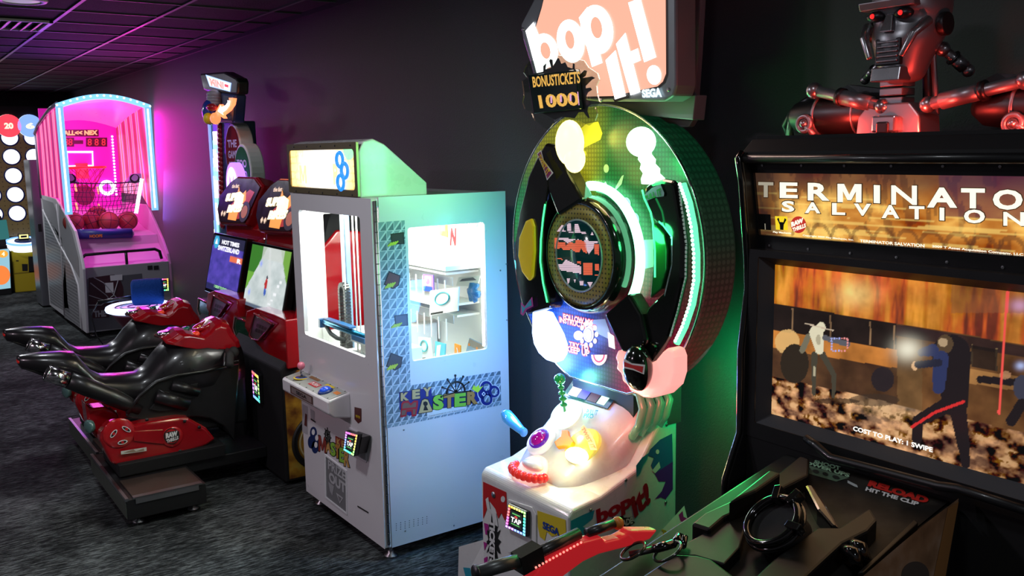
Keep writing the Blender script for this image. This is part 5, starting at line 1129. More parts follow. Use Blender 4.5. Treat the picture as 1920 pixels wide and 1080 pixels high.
shape(b, [c6_(*p) for p in ((1085, 210), (1130, 232), (1134, 244), (1120, 240), (1085, 222))], mat('bullet_white', (.5, .55, .55), .4), .004, CP); b.build('console_print', None, cn)
def shell(name, pts, h, dz, m=BLK, bev=.006, label=None):
    q = MB(); f = CPr(h); q.prism([f(*c6_(*p)) for p in pts], (0, 0, -dz), m); return q.build(name, m, cn, bevel=bev, label=label)
SAT = mat('satin_black', (.004, .0045, .0045), .40, coat=.0, spec=.3)
shell('holster_rail', [(345, 408), (410, 355), (520, 305), (660, 250), (760, 165), (860, 85), (905, 100), (900, 175), (800, 225), (640, 310), (500, 375), (430, 435)], .045, .10, SAT)
shell('rail_guard', [(520, 305), (715, 152), (768, 168), (650, 250)], .085, .06, SAT)
shell('holster_wall', [(430, 437), (500, 377), (640, 312), (600, 420), (575, 520), (500, 600), (360, 560), (262, 560), (300, 510)], .03, .12, SAT, .004)
shell('holster_floor', [(560, 400), (700, 320), (900, 300), (990, 400), (900, 657), (560, 657)], -.012, .05, BLKM, .0)
shell('holster_shell', [(110, 657), (270, 552), (368, 556), (440, 575), (548, 657), (560, 760), (60, 760)], .035, .10, SAT)
shell('holster_shell', [(820, 512), (940, 425), (1045, 425), (1190, 330), (1225, 390), (1180, 440), (1060, 500), (890, 657), (840, 740), (560, 760), (650, 655), (740, 570)], .05, .10, SAT)
shell('clip_guard', [(880, 222), (920, 222), (990, 330), (1045, 425), (1010, 420), (940, 340)], .04, .05, BLKG)
shell('side_rail', [(1400, 385), (1420, 402), (1160, 640), (1130, 640)], .02, .04, SAT, .003)
# round cup ring
f = CPr(.085); c = f(1447, 975); nC = V(-.15, -.62, .77).normalized(); b = MB()
b.torus(c, nC, .066, .009, BLKG, 44, 10); b.torus(c-nC*.016, nC, .072, .008, BLKG, 44, 8); b.lathe(c-nC*.075, nC, [(.064, 0), (.064, .06), (.060, .062), (.057, .058), (.001, .055)], BLKM, 36)
for t in (1.2, 1.9, 2.6): pass
u_ = nC.orthogonal().normalized(); v_ = nC.cross(u_)
for a in (0.3, 1.0, 5.3):
    d = u_*math.cos(a)+v_*math.sin(a); b.obox(c+d*.074, d*.020, d.cross(nC)*.009, nC*.014, BLKG)
b.build('cup_ring', BLKG, cn, bevel=.003)
b = MB()
for x0, y0, x1, y1 in ((1060, 520, 1140, 600), (1095, 492, 1175, 575)): b.tube([CPr(.03)(*c6_(x0, y0)), CPr(.06)(*c6_((x0+x1)/2+10, (y0+y1)/2-14)), CPr(.0)(*c6_(x1, y1+20))], [.012, .016, .014], BLKG, 10)
b.build('cable_loop', BLKG, cn)
# ---- red light gun in the left holster
gn = thing('light_gun', CP(1100, 1040), 'red glowing light gun with grey barrel lying in the left holster', 'toy gun')
GX = -1.60
gf = X(GX); b = MB(); GR_ = mat('gun_red', (.55, .02, .03), .25, coat=.5, emit=(1, .03, .04), es=.30)
b.prism([gf(*p) for p in ((975, 1084), (996, 1050), (1037, 1023), (1077, 1007), (1112, 998), (1118, 1007), (1144, 1001), (1157, 994), (1166, 986), (1216, 986), (1201, 1003), (1159, 1017), (1107, 1030), (1077, 1044), (1040, 1071), (1028, 1090))], (.035, 0, 0), GR_); b.build('gun_body', GR_, gn, bevel=.006, segs=3)
b = MB(); gw = em('gun_led', (1, .25, .2), 1.6)
for k in range(14):
    p = Vector((1005+k*6.5, 1062-k*3.6)); c = X(GX+.036)(p.x, p.y+2); b.ball(c, .003, gw, 6, 4)
b.build('light_row', gw, gn, label='row of small red lights')
b = MB(); a, e = X(GX+.015)(893, 1074), X(GX+.015)(990, 1046); b.cyl(a, e, .016, mat('gun_grey', (.10, .11, .11), .35, .6), 16); b.cyl(a, a+(a-e)*.02, .018, DKST, 16); b.cyl(e, X(GX+.015)(1085, 1000), .014, BLK, 12); b.obox(e, (0, .03, .006), (.02, 0, 0), (0, -.004, .022), BLK); b.build('barrel', None, gn)
b = MB(); b.cyl(X(GX+.01)(1100, 1000), X(GX+.01)(1150, 982), .012, BLK, 10); b.ball(X(GX+.01)(1158, 981), .016, mat('gun_orange', (.6, .2, .02), .4), 10, 8); b.build('sight', None, gn)
b = MB(); f = CPr(.05)
for (px, py, r) in ((1187, 1033, .033), (1252, 1034, .036)): b.torus(f(px, py), (-.3, -.4, .85), r, .004, mat('ring_gloss', (.02, .03, .02), .15, coat=.8), 30, 8)
b.cyl(f(1180, 1040), f(1225, 1030), .008, DKST, 10); b.cyl(f(1225, 1030), f(1262, 1020), .011, BLKG, 10); b.tube([f(1262, 1022), f(1274, 1004), f(1284, 1008), f(1280, 1024)], .009, BLKG, 8); b.build('trigger_guard', None, gn)
# ---- metal robot bust standing on the cabinet top (plain design)
bu = thing('robot_bust', (-1.36, 2.36, 1.966), 'dark metal robot bust with red eyes standing on top of the shooting game', 'statue')
MT = mat('gunmetal', (.34, .33, .36), .36, .75); MD = mat('gunmetal_dark', (.05, .05, .055), .38, .8); ML = mat('gunmetal_light', (.42, .41, .44), .28, .9)
BY_ = 2.30; J = Y(BY_)
b = MB()
hc = Y(2.30)(1702, 38)
def headring(z, rx, ry, oy, ox=0, n=20, fl=1.0): return [V(hc.x+ox+rx*math.cos(t), 2.30+oy+ry*math.sin(t)*(fl if math.sin(t) < 0 else 1), z) for t in [2*math.pi*k/n for k in range(n)]]
zt = hc.z
R_ = [(zt+.16, .01, .01, .02), (zt+.15, .05, .06, .02), (zt+.12, .082, .095, .02), (zt+.07, .098, .11, .018), (zt+.03, .100, .11, .016), (zt+.015, .100, .105, .016), (zt+.002, .094, .092, .016), (zt-.02, .094, .094, .014), (zt-.045, .092, .10, .006), (zt-.075, .078, .085, -.004), (zt-.11, .066, .072, -.010), (zt-.14, .058, .064, -.014), (zt-.158, .048, .055, -.014), (zt-.163, .02, .02, -.01)]
b.loft([headring(*r) for r in R_], MT); hd_ = b.build('head', MT, bu, sub=1)
for sx in (-.040, .040):
    b = MB(); b.ball((hc.x+sx, 2.30-.082, zt+.008), (.026, .018, .015), MD, 16, 10); b.build('eye_socket', MD, hd_)
    b = MB(); b.ball((hc.x+sx, 2.30-.098, zt+.008), .0065, em('eye_red', (1, .02, .02), 1.3), 10, 8); b.build('eye', None, hd_, label='small red glowing eye')
b = MB(); b.obox((hc.x, 2.30-.088, zt+.034), (.078, 0, 0), (0, .016, 0), (0, -.004, .010), MT); b.prism([(hc.x-.010, 2.215, zt+.01), (hc.x+.010, 2.215, zt+.01), (hc.x+.018, 2.20, zt-.035), (hc.x-.018, 2.20, zt-.035)], (0, .03, 0), ML)
for s_ in (-1, 1):
    b.tube([(hc.x+s_*.088, 2.255, zt-.01), (hc.x+s_*.070, 2.215, zt-.045), (hc.x+s_*.045, 2.205, zt-.10)], [.014, .012, .008], ML, 8); b.cyl((hc.x+s_*.09, 2.31, zt-.02), (hc.x+s_*.108, 2.31, zt-.02), .030, MD, 18)
b.obox((hc.x, 2.222, zt-.085), (.036, 0, 0), (0, .008, 0), (0, 0, .034), MD)
for k in range(5): b.obox((hc.x, 2.213, zt-.060-k*.012), (.030, 0, 0), (0, .004, 0), (0, 0, .0035), MT)
b.obox((hc.x, 2.235, zt-.142), (.042, 0, 0), (0, .028, 0), (0, .004, .018), ML); b.build('face_plate', None, hd_, bevel=.003)
# neck, collar, shoulders, chest
nk = Y(2.32)(1690, 175); b = MB()
for k in range(5): b.obox((nk.x, 2.30, nk.z-.045+k*.024), (.034, 0, 0), (0, .03, 0), (0, 0, .010), MT)
b.cyl((nk.x+.055, 2.36, nk.z-.06), (nk.x+.05, 2.35, nk.z+.10), .012, MD, 10); b.cyl((nk.x+.075, 2.37, nk.z-.06), (nk.x+.068, 2.35, nk.z+.10), .008, MT, 10); b.cyl((nk.x-.04, 2.37, nk.z-.06), (nk.x-.035, 2.35, nk.z+.10), .010, MD, 10); b.build('neck', MT, bu, bevel=.003)
b = MB()
def rod(p0, p1, r0, y0=2.28, y1=2.27, m=MT):
    a, e = Y(y0)(*p0), Y(y1)(*p1); b.cyl(a, e, r0, m, 14); mid = a.lerp(e, .42); b.cyl(mid, a.lerp(e, .85), r0*1.35, m, 14); b.cyl(a.lerp(e, .38), a.lerp(e, .44), r0*1.6, MD, 14); b.ball(a, r0*1.5, ML, 12, 8); b.ball(e, r0*1.35, ML, 12, 8)
rod((1527, 170), (1655, 200), .016); b.build('collar_rod', MT, bu); b = MB(); rod((1925, 150), (1740, 196), .016); b.build('collar_rod', MT, bu)
b = MB(); rod((1652, 118), (1622, 150), .010, 2.36, 2.40, ML); b.build('neck_strut', ML, bu); b = MB(); rod((1768, 92), (1815, 132), .013, 2.36, 2.42, ML); b.build('neck_strut', ML, bu)
b = MB(); zc = 2.015
for s_, x0, x1 in ((-1, -1.83, -1.46), (1, -1.26, -.90)):
    b.loft([[V(x, 2.34+.06*w_*math.cos(t), 2.032+.055*w_*math.sin(t)) for t in [2*math.pi*k/20 for k in range(20)]] for x, w_ in ((x0, .35), (x0+.03, .8), (x0+.10, 1.0), (x0+.11, 1.05), (x0+.27, 1.08), (x1-.02, 1.0), (x1, .8))], MD)
    for xx in (x0+.12, x0+.25): b.torus((xx, 2.34, 2.032), (1, 0, 0), .060, .006, MT, 24, 6)
    b.build('chest_cylinder', MD, bu); b = MB()
b = MB(); nx = nk.x; b.prism([(nx-.095, 2.26, 1.968), (nx+.095, 2.26, 1.968), (nx+.09, 2.26, 2.02), (nx+.06, 2.26, 2.055), (nx-.06, 2.26, 2.055), (nx-.09, 2.26, 2.02)], (0, .10, 0), MT); b.obox((nx, 2.255, 2.0), (.035, 0, 0), (0, .015, 0), (0, 0, .022), ML); b.obox((nx, 2.24, 1.990), (.018, 0, 0), (0, .006, 0), (0, 0, .016), MD)
b.build('chest_block', MT, bu, bevel=.005)
b = MB()
for px in (1508, 1900):
    b = MB(); c = Y(2.27)(px, 232); b.torus(c, (0, 1, 0), .022, .008, MT, 20, 8); b.ball(c, .014, ML, 12, 8); b.cyl(c, V(c.x+.035, c.y, 1.975), .009, MT, 10); b.build('joint_ring', MT, bu)
b = MB()
c = Y(2.36)(1490, 225); b.tube([V(c.x-.03, 2.38, 1.972), V(c.x-.028, 2.36, 2.01), V(c.x+.0, 2.35, 2.045), V(c.x+.05, 2.34, 2.075), V(c.x+.09, 2.33, 2.09)], [.012, .016, .014, .012, .01], MD, 10); b.tube([V(c.x-.005, 2.34, 1.972), V(c.x+.01, 2.33, 2.02), V(c.x+.06, 2.32, 2.06)], .010, MT, 8)
b.build('arm_stub', None, bu)
for x0, x1 in ((nx-.33, nx-.09), (nx+.09, nx+.36)): b = MB(); b.prism([(x0, 2.36, 2.06), (x1, 2.36, 2.05), (x1, 2.36, 2.10), ((x0+x1)/2, 2.38, 2.12)], (0, .06, 0), MD); b.build('shoulder', None, bu)
MB().box((-1.78, 2.20, 1.9665), (-.86, 2.206, 1.970), em('strip_red', (1, .03, .02), 3)).build('red_light_strip', None, bu)
for x in (-1.62, -1.36, -1.08): lamp('bust_red', 'POINT', (x, 2.20, 1.985), 1.6, (1, .05, .03), .015)
# ================================================================== MOTORBIKE GAMES (built once, then copied)
BX = -5.60
RED = mat('red_gloss', (.34, .004, .009), .14, coat=.9); BBK = mat('bike_black', (.010, .010, .011), .36, coat=.12); SEATM = mat('seat_vinyl', (.011, .010, .012), .30, coat=.3)
def make_bike():
    t = thing('motorbike_game', (BX, 1.2, 0), 'nearer of the two red and black ride-on motorbike games', 'arcade machine', 'motorbike racing games')
    def rg(y, zt, zb, hw, p=2.4, n=20):
        c, h = (zt+zb)/2, (zt-zb)/2; r = []
        for k in range(n):
            a = 2*math.pi*k/n; ca, sa = math.cos(a), math.sin(a); r.append(V(BX+hw*math.copysign(abs(ca)**(2/p), ca), y, c+h*math.copysign(abs(sa)**(2/p), sa)))
        return r
    b = MB(); b.loft([rg(.585, .872, .83, .02), rg(.60, .876, .80, .05), rg(.70, .878, .765, .085), rg(.80, .872, .72, .10), rg(.87, .860, .68, .11), rg(.91, .80, .66, .115), rg(.95, .74, .62, .12), rg(1.0, .706, .57, .13), rg(1.10, .694, .52, .135), rg(1.19, .690, .48, .14), rg(1.25, .72, .46, .15), rg(1.31, .79, .45, .165), rg(1.37, .845, .44, .18), rg(1.45, .875, .44, .19), rg(1.58, .87, .45, .19), rg(1.72, .84, .46, .17), rg(1.80, .80, .5, .15)], SEATM)
    b.build('body', SEATM, t)
    # side fairings with an arch, both sides
    fx = X(-5.42); out = [(236, 782), (256, 748), (286, 720), (322, 703), (380, 694), (451, 673), (446, 740), (441, 829), (420, 800), (395, 786), (370, 782), (330, 784), (272, 790)]
    for s_ in (0, 1):
        dx = 0 if s_ == 0 else -.36
        P_ = [fx(*p)+V(dx, 0, 0) for p in out]
        b = MB(); b.prism(P_, (-.035, 0, 0), BBK); f_ = b.build('fairing', BBK, t, bevel=.010)
        if s_ == 0:
            b = MB(); b.prism([X(-5.405)(*p) for p in ((300, 745), (330, 728), (372, 718), (365, 740), (345, 768), (300, 772), (280, 768))], (-.02, 0, 0), BLKM); b.build('fairing_recess', BLKM, f_, bevel=.004)
            b = MB()
            for a, c, r in (((292, 742), (352, 758), .042), ((322, 722), (372, 735), .030)): b.cyl(X(-5.41)(*a), X(-5.41)(*c), r, BBK, 16)
            b.build('engine_pipe', BBK, f_)
            b = MB(); b.tube([X(-5.41)(*p) for p in ((238, 776), (262, 742), (294, 716), (330, 704), (384, 696), (446, 680))], .012, BBK, 8); b.build('arch_rib', BBK, f_)
    b = MB(); b.box((BX-.15, 1.25, .30), (BX+.15, 1.80, .60), BLKM); b.build('engine_block', BLKM, t, bevel=.02)
    # exhaust
    ex = X(-5.44); pts = [ex(*p) for p in ((88, 700), (126, 712), (130, 713), (165, 727), (200, 740), (204, 742), (236, 756), (262, 768))]
    b = MB(); b.tube(pts[2:], [.048, .050, .047, .052, .045, .035], BBK, 18); e_ = b.build('exhaust', BBK, t)
    b = MB(); b.tube(pts[:2], [.043, .046], CHR, 22); d = (pts[0]-pts[1]).normalized(); b.torus(pts[0], d, .040, .005, CHR, 20, 6); b.lathe(pts[0]+d*.002, d, [(.036, 0), (.001, .001)], BLKM, 18); b.build('exhaust_tip', CHR, e_, label='chrome exhaust tip')
    b = MB(); b.ball((BX, .592, .845), (.035, .010, .016), mat('tail_red', (.4, .01, .01), .2, emit=(1, .03, .02), es=.12), 14, 8); b.build('tail_light', None, t)
    b = MB(); b.prism([V(BX-.05, .60, .81), V(BX-.05, .78, .70), V(BX-.05, 1.0, .56), V(BX-.05, 1.0, .62), V(BX-.05, .8, .76)], (.1, 0, 0), BBK); b.build('under_tail', BBK, t, bevel=.01)
    # red cowl
    cx = X(-5.47); cp = [(308, 640), (322, 634), (334, 626), (349, 625), (380, 631), (393, 621), (404, 609), (417, 604), (430, 607), (437, 622), (449, 637), (453, 651), (432, 655), (413, 654), (411, 677), (403, 681), (391, 668), (372, 656), (339, 651), (309, 645)]
    b = MB(); c3_ = [cx(*p) for p in cp]; mid_ = sum(c3_, V(0, 0, 0))/len(c3_)
    b.loft([[V(BX+dx, mid_.y+(p.y-mid_.y)*k, mid_.z+(p.z-mid_.z)*k+dz) for p in c3_] for dx, k, dz in ((.15, .82, -.008), (.13, .98, 0), (.07, 1.0, .012), (0, 1.0, .016), (-.07, 1.0, .012), (-.13, .98, 0), (-.15, .82, -.008))], RED, smooth=False); cw = b.build('cowl', RED, t, bevel=.012, segs=3)
    def ztop(y): return max([a_.z+(c_.z-a_.z)*(y-a_.y)/(c_.y-a_.y) for a_, c_ in zip(c3_, c3_[1:]+c3_[:1]) if abs(c_.y-a_.y) > 1e-5 and min(a_.y, c_.y) <= y <= max(a_.y, c_.y)]+[.8])+.012
    b = MB(); gp = V(BX+.01, 1.60, ztop(1.60)+.006); gn_ = V(0, -.35, .93).normalized()
    b.torus(gp, gn_, .058, .012, RED, 28, 8); b.lathe(gp-gn_*.03, gn_, [(.056, 0), (.056, .022), (.001, .022)], mat('gauge_black', (.01, .012, .01), .15, coat=.6), 24)
    for k in range(9): a = k*.5+.3; u_ = V(1, 0, 0); v_ = gn_.cross(u_); b.ball(gp-gn_*.006+(u_*math.cos(a)+v_*math.sin(a))*.040, .004, em('gauge_lit', (.8, .9, .1), 1.5), 6, 4)
    b.build('gauge', None, cw)
    b = MB(); c = V(BX+.0, 1.50, ztop(1.50)-.004); b.lathe(c, (0, -.2, 1), [(.028, 0), (.026, .014), (.016, .020), (.001, .021)], mat('teal_button', (.0, .12, .08), .15, coat=.6), 18); b.build('start_button', None, cw, label='dark green button')
    b = MB(); c = V(BX+.095, 1.53, ztop(1.53)-.012); b.lathe(c, (.2, -.2, 1), [(.026, 0), (.024, .012), (.014, .018), (.001, .019)], mat('red_button', (.6, .04, .02), .15, coat=.6, emit=(1, .08, .03), es=.3), 18); b.build('start_button', None, cw, label='small red button')
    b = MB(); b.lathe(V(BX, 1.38, ztop(1.38)-.006), (0, -.1, 1), [(.050, 0), (.050, .012), (.040, .018), (.001, .016)], CHR, 24); b.build('fuel_cap', CHR, cw)
    for s_ in (1, -1):
        b = MB(); a = V(BX+s_*.12, 1.70, .77); b.tube([a, a+V(s_*.10, -.01, -.01), a+V(s_*.21, -.05, -.05)], [.02, .023, .022], RUB, 14); b.ball(a+V(s_*.08, .02, .0), .032, RUB, 12, 8); h_ = b.build('handlebar', RUB, t)
        b = MB(); b.tube([a+V(s_*.10, -.04, .0), a+V(s_*.15, -.06, -.02), a+V(s_*.20, -.08, -.05)], .006, DKST, 8); b.build('brake_lever', DKST, h_)
    # red lower cover
    lx = X(-5.34); lp = [(187, 826), (190, 812), (199, 800), (208, 793), (222, 791), (240, 796), (250, 797), (274, 792), (336, 783), (354, 784), (387, 802), (405, 824), (387, 836), (336, 853), (280, 864), (219, 873), (209, 870), (198, 848)]
    b = MB(); b.prism([lx(*p) for p in lp], (-.10, 0, 0), RED); lc = b.build('lower_cover', RED, t, bevel=.018, segs=4)
    b = MB(); b.prism([X(-5.52)(*p) for p in ((160, 756), (172, 766), (198, 763), (221, 775), (226, 792), (236, 806), (210, 830), (180, 822), (166, 800))], (-.14, 0, 0), RED); b.build('rear_cover', RED, t, bevel=.02, segs=3)
    b = MB(); c = X(-5.50)(166, 800); b.lathe(c, (.35, -.9, 0), [(.036, -.02), (.040, 0), (.034, .008), (.001, .005)], mat('lens_mint', (.10, .22, .20), .15, coat=.8), 24); b.build('rear_lens', None, t, label='round greenish reflector')
    b = MB()
    lz = lambda x, y: X(-5.337)(120+x*.2408, 740+y*.2408)
    for (x, y, r, m, l) in ((430, 300, 110, mat('red_raised', (.46, .01, .015), .14, coat=.9), 0), (845, 330, 78, mat('red_raised', (.46, .01, .015), .14, coat=.9), 0)):
        c = lz(x, y); b.lathe(c-V(.004, 0, 0), (1, 0, 0), [(r*.2408*.0033, 0), (r*.2408*.0032, .006), (r*.2408*.0028, .010), (.001, .010)], m, 30)
    b.prism([lz(*p) for p in ((540, 285), (770, 270), (775, 385), (545, 360))], (.006, 0, 0), RED); b.build('cover_boss', RED, lc, bevel=.003)
    b = MB(); LZ = X(-5.326)
    def s3(p, m, l): shape(b, [(120+x*.2408, 740+y*.2408) for x, y in p], m, l, LZ)
    for (cx_, cy_, a_) in ((387, 303, -.9), (486, 268, .5), (456, 370, -.25)):
        s3([(cx_+40*math.cos(t)*math.cos(a_)-17*math.sin(t)*math.sin(a_), cy_+40*math.cos(t)*math.sin(a_)+17*math.sin(t)*math.cos(a_)) for t in [k*.5236 for k in range(12)]], WINK, .001); s3([(cx_+32*math.cos(t)*math.cos(a_)-11*math.sin(t)*math.sin(a_), cy_+32*math.cos(t)*math.sin(a_)+11*math.sin(t)*math.cos(a_)) for t in [k*.5236 for k in range(12)]], KINK, .002); s3(oval(cx_, cy_, 12, 12, 12), RINK, .003)
    s3(oval(838, 322, 62, 62), KINK, .001); s3(oval(838, 322, 52, 54), RINK, .002); s3([(785, 320), (800, 290), (860, 280), (895, 285), (890, 345), (850, 372), (795, 360)], KINK, .0025)
    LZc = lambda x, y: LZ(120+x*.2408, 740+y*.2408)
    letters(b, 'RAW', [LZc(790, 300), LZc(882, 278), LZc(885, 318), LZc(792, 342)], WINK, .004, .08); letters(b, 'THRILLS', [LZc(795, 350), LZc(888, 318), LZc(890, 345), LZc(800, 376)], WINK, .004, .05)
    s3([(443, 440), (642, 408), (643, 438), (445, 466)], mat('plate_pale', (.6, .6, .55), .3), .001); s3([(460, 452), (540, 425), (560, 440), (620, 418), (625, 435), (520, 450)], mat('plate_brownish', (.3, .22, .15), .4), .002)
    for p in ((940, 207), (1054, 254), (646, 196), (905, 440)): c = LZc(*p); b.lathe(c-V(.002, 0, 0), (1, 0, 0), [(.010, 0), (.010, .003), (.001, .003)], KINK, 12)
    b.build('sticker', None, lc)
    # beams and step platform
    b = MB(); b.box((BX-.12, 1.0, .165), (BX+.30, 1.60, .24), BLKM); b.box((BX-.02, 1.05, .10), (BX+.28, 1.86, .17), BLK); b.build('base_beam', BLK, t, bevel=.006)
    b = MB(); b.box((-5.855, .955, .045), (-4.935, 1.37, .158), BLK); pf = b.build('step_platform', BLK, t, bevel=.004)
    b = MB(); b.box((-5.25, .99, .158), (-4.965, 1.35, .166), mat('step_bronze', (.16, .12, .10), .35, .8)); b.build('step_plate', None, pf, bevel=.002, label='worn metal step plate')
    b = MB(); b.box((-4.968, .99, .158), (-4.930, 1.35, .1665), STEEL); b.box((-4.934, 1.0, .13), (-4.930, 1.33, .166), STEEL); b.box((-5.855, .950, .150), (-4.935, .966, .1665), STEEL); b.build('step_edge', STEEL, pf)
    b = MB(); b.box((-5.855, .9505, .055), (-4.94, .954, .145), mat('kick_print', (.06, .075, .06), .5)); b.build('kick_strip', None, pf)
    for x in (-5.80, -5.0):
        for y in (1.02, 1.31): b = MB(); b.lathe((x, y, 0), (0, 0, 1), [(.03, 0), (.03, .01), (.012, .02), (.012, .05)], STEEL, 16); b.build('levelling_foot', None, pf)
    # cabinet
    CX0, CX1, CY = -5.94, -5.02, 1.86
    b = MB(); b.prism([(CX0, CY, .02), (CX0, CY, .70), (CX0, 2.05, .92), (CX0, 2.14, 1.35), (CX0, 2.22, 1.60), (CX0, 2.60, 1.60), (CX0, 2.60, .02)], (CX1-CX0, 0, 0), BLKM); cb_ = b.build('cabinet', BLKM, t, bevel=.01)
    b = MB(); A5 = X(CX1+.002); b.prism([V(CX1+.001, 1.87, .03), V(CX1+.001, 1.87, .62), V(CX1+.001, 1.95, .70), V(CX1+.001, 2.55, .70), V(CX1+.001, 2.55, .03)], (.004, 0, 0), BLKM)
    fm = mat('flame_print', (.5, .4, .05), .45); nt, bs = nodes(fm); g = gnode(nt, 'ShaderNodeNewGeometry'); n = gnode(nt, 'ShaderNodeTexNoise', i_Scale=6.0, i_Detail=6.0); nt.links.new(g.outputs['Position'], n.inputs['Vector']); r = ramp(nt, [(.36, (.10, .02, .005)), (.5, (.42, .22, .02)), (.64, (.55, .50, .10))]); nt.links.new(n.outputs[0], r.inputs[0]); nt.links.new(r.outputs[0], bs.inputs['Base Color']); fm_n = bs
    shape(b, [V(CX1+.005, 1.88, .04), V(CX1+.005, 1.88, .61), V(CX1+.005, 1.96, .69), V(CX1+.005, 2.54, .69), V(CX1+.005, 2.54, .04)], fm, .001)
    w0 = V(CX1+.008, 2.08, .24)
    b.torus(w0, (1, 0, 0), .165, .012, KINK, 40, 8); b.torus(w0, (1, 0, 0), .15, .010, KINK, 40, 8); b.torus(w0, (1, 0, 0), .125, .006, mat('wheel_gold', (.6, .5, .25), .3), 40, 8); b.torus(w0, (1, 0, 0), .05, .02, mat('hub_grey', (.3, .28, .25), .4), 24, 6)
    b.build('side_print', None, cb_, label='flame and wheel picture on the cabinet side')
    # red dash with pods
    b = MB(); y0 = 1.90; Dp = lambda y: Y(y)
    dash = [(462, 583), (478, 578), (512, 590), (545, 604), (562, 640), (560, 700), (548, 697), (524, 685), (502, 673), (488, 652), (470, 634), (458, 612)]
    b.prism([V(min(Y(1.90)(*p).x, -5.0), 1.90, Y(1.90)(*p).z) for p in dash], (0, .16, 0), RED); b.prism([V(CX0+.01, 1.97, .80), V(CX1, 1.97, .72), V(CX1, 1.99, .95), V(CX0+.01, 1.99, .95)], (0, .10, 0), RED); ds = b.build('dash', RED, t, bevel=.02, segs=4)
    b = MB(); b.prism([Y(1.885)(*p) for p in ((478, 590), (483, 597), (509, 609), (497, 622), (486, 636), (475, 634), (469, 628))], (0, .02, 0), mat('speaker_grille', (.13, .13, .14), .4, .6))
    for k in range(4): 
        for j in range(2): shape(b, [(482+k*5-j*2, 606+j*9+k*2), (486+k*5-j*2, 608+j*9+k*2), (484+k*5-j*2, 614+j*9+k*2), (480+k*5-j*2, 612+j*9+k*2)], KINK, .001, Y(1.885))
    b.build('speaker', None, ds); 
    b = MB(); q5 = [Y(1.88)(*p) for p in ((477, 588), (510, 608), (497, 624), (485, 638), (473, 636), (467, 628))]; b.tube(q5, .006, mat('red_rim', (.3, .03, .05), .1, coat=1), 6, closed=True); b.build('speaker_rim', None, ds)
    b = MB(); q6 = [(440, 592), (470, 607), (470, 650), (454, 647), (443, 634), (437, 615)]; b.prism([Y(1.93)(*p) for p in q6], (0, .10, 0), mat('green_pod', (.004, .05, .025), .25, coat=.4)); pd2 = b.build('side_pod', None, ds, bevel=.012, label='dark green pod')
    b = MB(); b.tube([Y(1.925)(*p) for p in ((440, 592), (470, 607))], .006, RED, 6); b.tube([Y(1.925)(*p) for p in ((440, 592), (437, 615), (443, 634), (455, 648), (470, 652))], .005, mat('pod_rim', (.25, .12, .12), .2, coat=.8), 6); b.build('pod_rim', None, pd2)
    # monitor
    m4 = [V(-5.985, 2.08, 1.362), V(-5.285, 2.08, 1.362), V(-5.285, 1.985, .953), V(-5.985, 1.985, .953)]; nn_ = face_n(m4)
    b = MB(); b.prism([bil(m4, u, v) for u, v in ((-.02, -.045), (1.02, -.045), (1.02, 1.03), (-.02, 1.03))], nn_*-.05, BLKG); b.prism([bil(m4, u, v)-nn_*.051 for u, v in ((.1, .1), (.9, .1), (.9, .9), (.1, .9))], nn_*-.05, BLKM); mo = b.build('monitor', BLKG, t, bevel=.004)
    # red shells around and above the monitor
    b = MB(); b.prism([V(CX0+.05, 2.13, 1.00), V(CX0+.05, 2.14, 1.43), V(CX0+.05, 2.20, 1.52), V(CX0+.05, 2.34, 1.52), V(CX0+.05, 2.34, 1.0)], (CX1-CX0-.10, 0, 0), RED); b.prism([V(CX1-.12, 2.0, .95), V(CX1-.10, 2.08, 1.36), V(CX1-.02, 2.12, 1.40), V(CX1, 2.05, .95)], (0, .12, 0), RED); b.prism([V(CX1-.01, y, z) for y, z in ((2.03, .72), (2.05, .96), (2.13, 1.38), (2.25, 1.50), (2.58, 1.46), (2.58, .72))], (.03, 0, 0), RED); b.build('shell', RED, t, bevel=.03, segs=4)
    mk = Y(2.08)
    mp_ = [(489, 400), (500, 372), (511, 362), (541, 364), (550, 385), (528, 440), (497, 440)]
    mq_ = [(-.44, .04), (-.28, .15), (-.17, .185), (.20, .185), (.36, .13), (.22, -.13), (-.30, -.15), (-.42, -.06)]
    mc = V(BX+.03, 2.14, 1.60); tilt = V(0, .30, .95).normalized()
    MPt = [mc+V(x, 0, 0)+tilt*z for x, z in mq_]; nm = face_n([mc+V(-1, 0, 0)+tilt, mc+V(1, 0, 0)+tilt, mc+V(1, 0, 0)-tilt, mc+V(-1, 0, 0)-tilt])
    b = MB(); b.prism([mc+V(x*1.07, 0, 0)+tilt*(z*1.12)-nm*.002 for x, z in mq_], -nm*.14, RED); mh = b.build('marquee_housing', RED, t, bevel=.022, segs=4)
    b = MB(); b.prism(MPt, nm*.006, mat('marquee_face', (.03, .012, .008), .2, coat=.5)); mf = b.build('marquee_face', None, mh)
    mq4 = [mc+V(-.40, 0, 0)+tilt*.17, mc+V(.34, 0, 0)+tilt*.17, mc+V(.34, 0, 0)-tilt*.14, mc+V(-.40, 0, 0)-tilt*.14]
    b = MB(); FR_ = em('fire_orange', (1, .32, .04), 1.2); FY = em('fire_yellow', (1, .75, .28), 3); FD = em('fire_dim', (.45, .12, .05), .8)
    sh = lambda pts, m, l: shape(b, [bil(mq4, *p)+nm*.006 for p in pts], m, l)
    sh([(.40, .05), (.30, .35), (.42, .50), (.46, .75), (.60, .62), (.78, .80), (.92, .75), (.84, .5), (.86, .2), (.66, .10)], mat('bike_red_pic', (.2, .02, .01), .3, emit=(.5, .03, .01), es=.7), .001)
    sh([(.36, .05), (.34, .30), (.44, .40), (.46, .85), (.56, .62), (.68, .78), (.74, .55), (.62, .40), (.60, .05)], FR_, .0015)
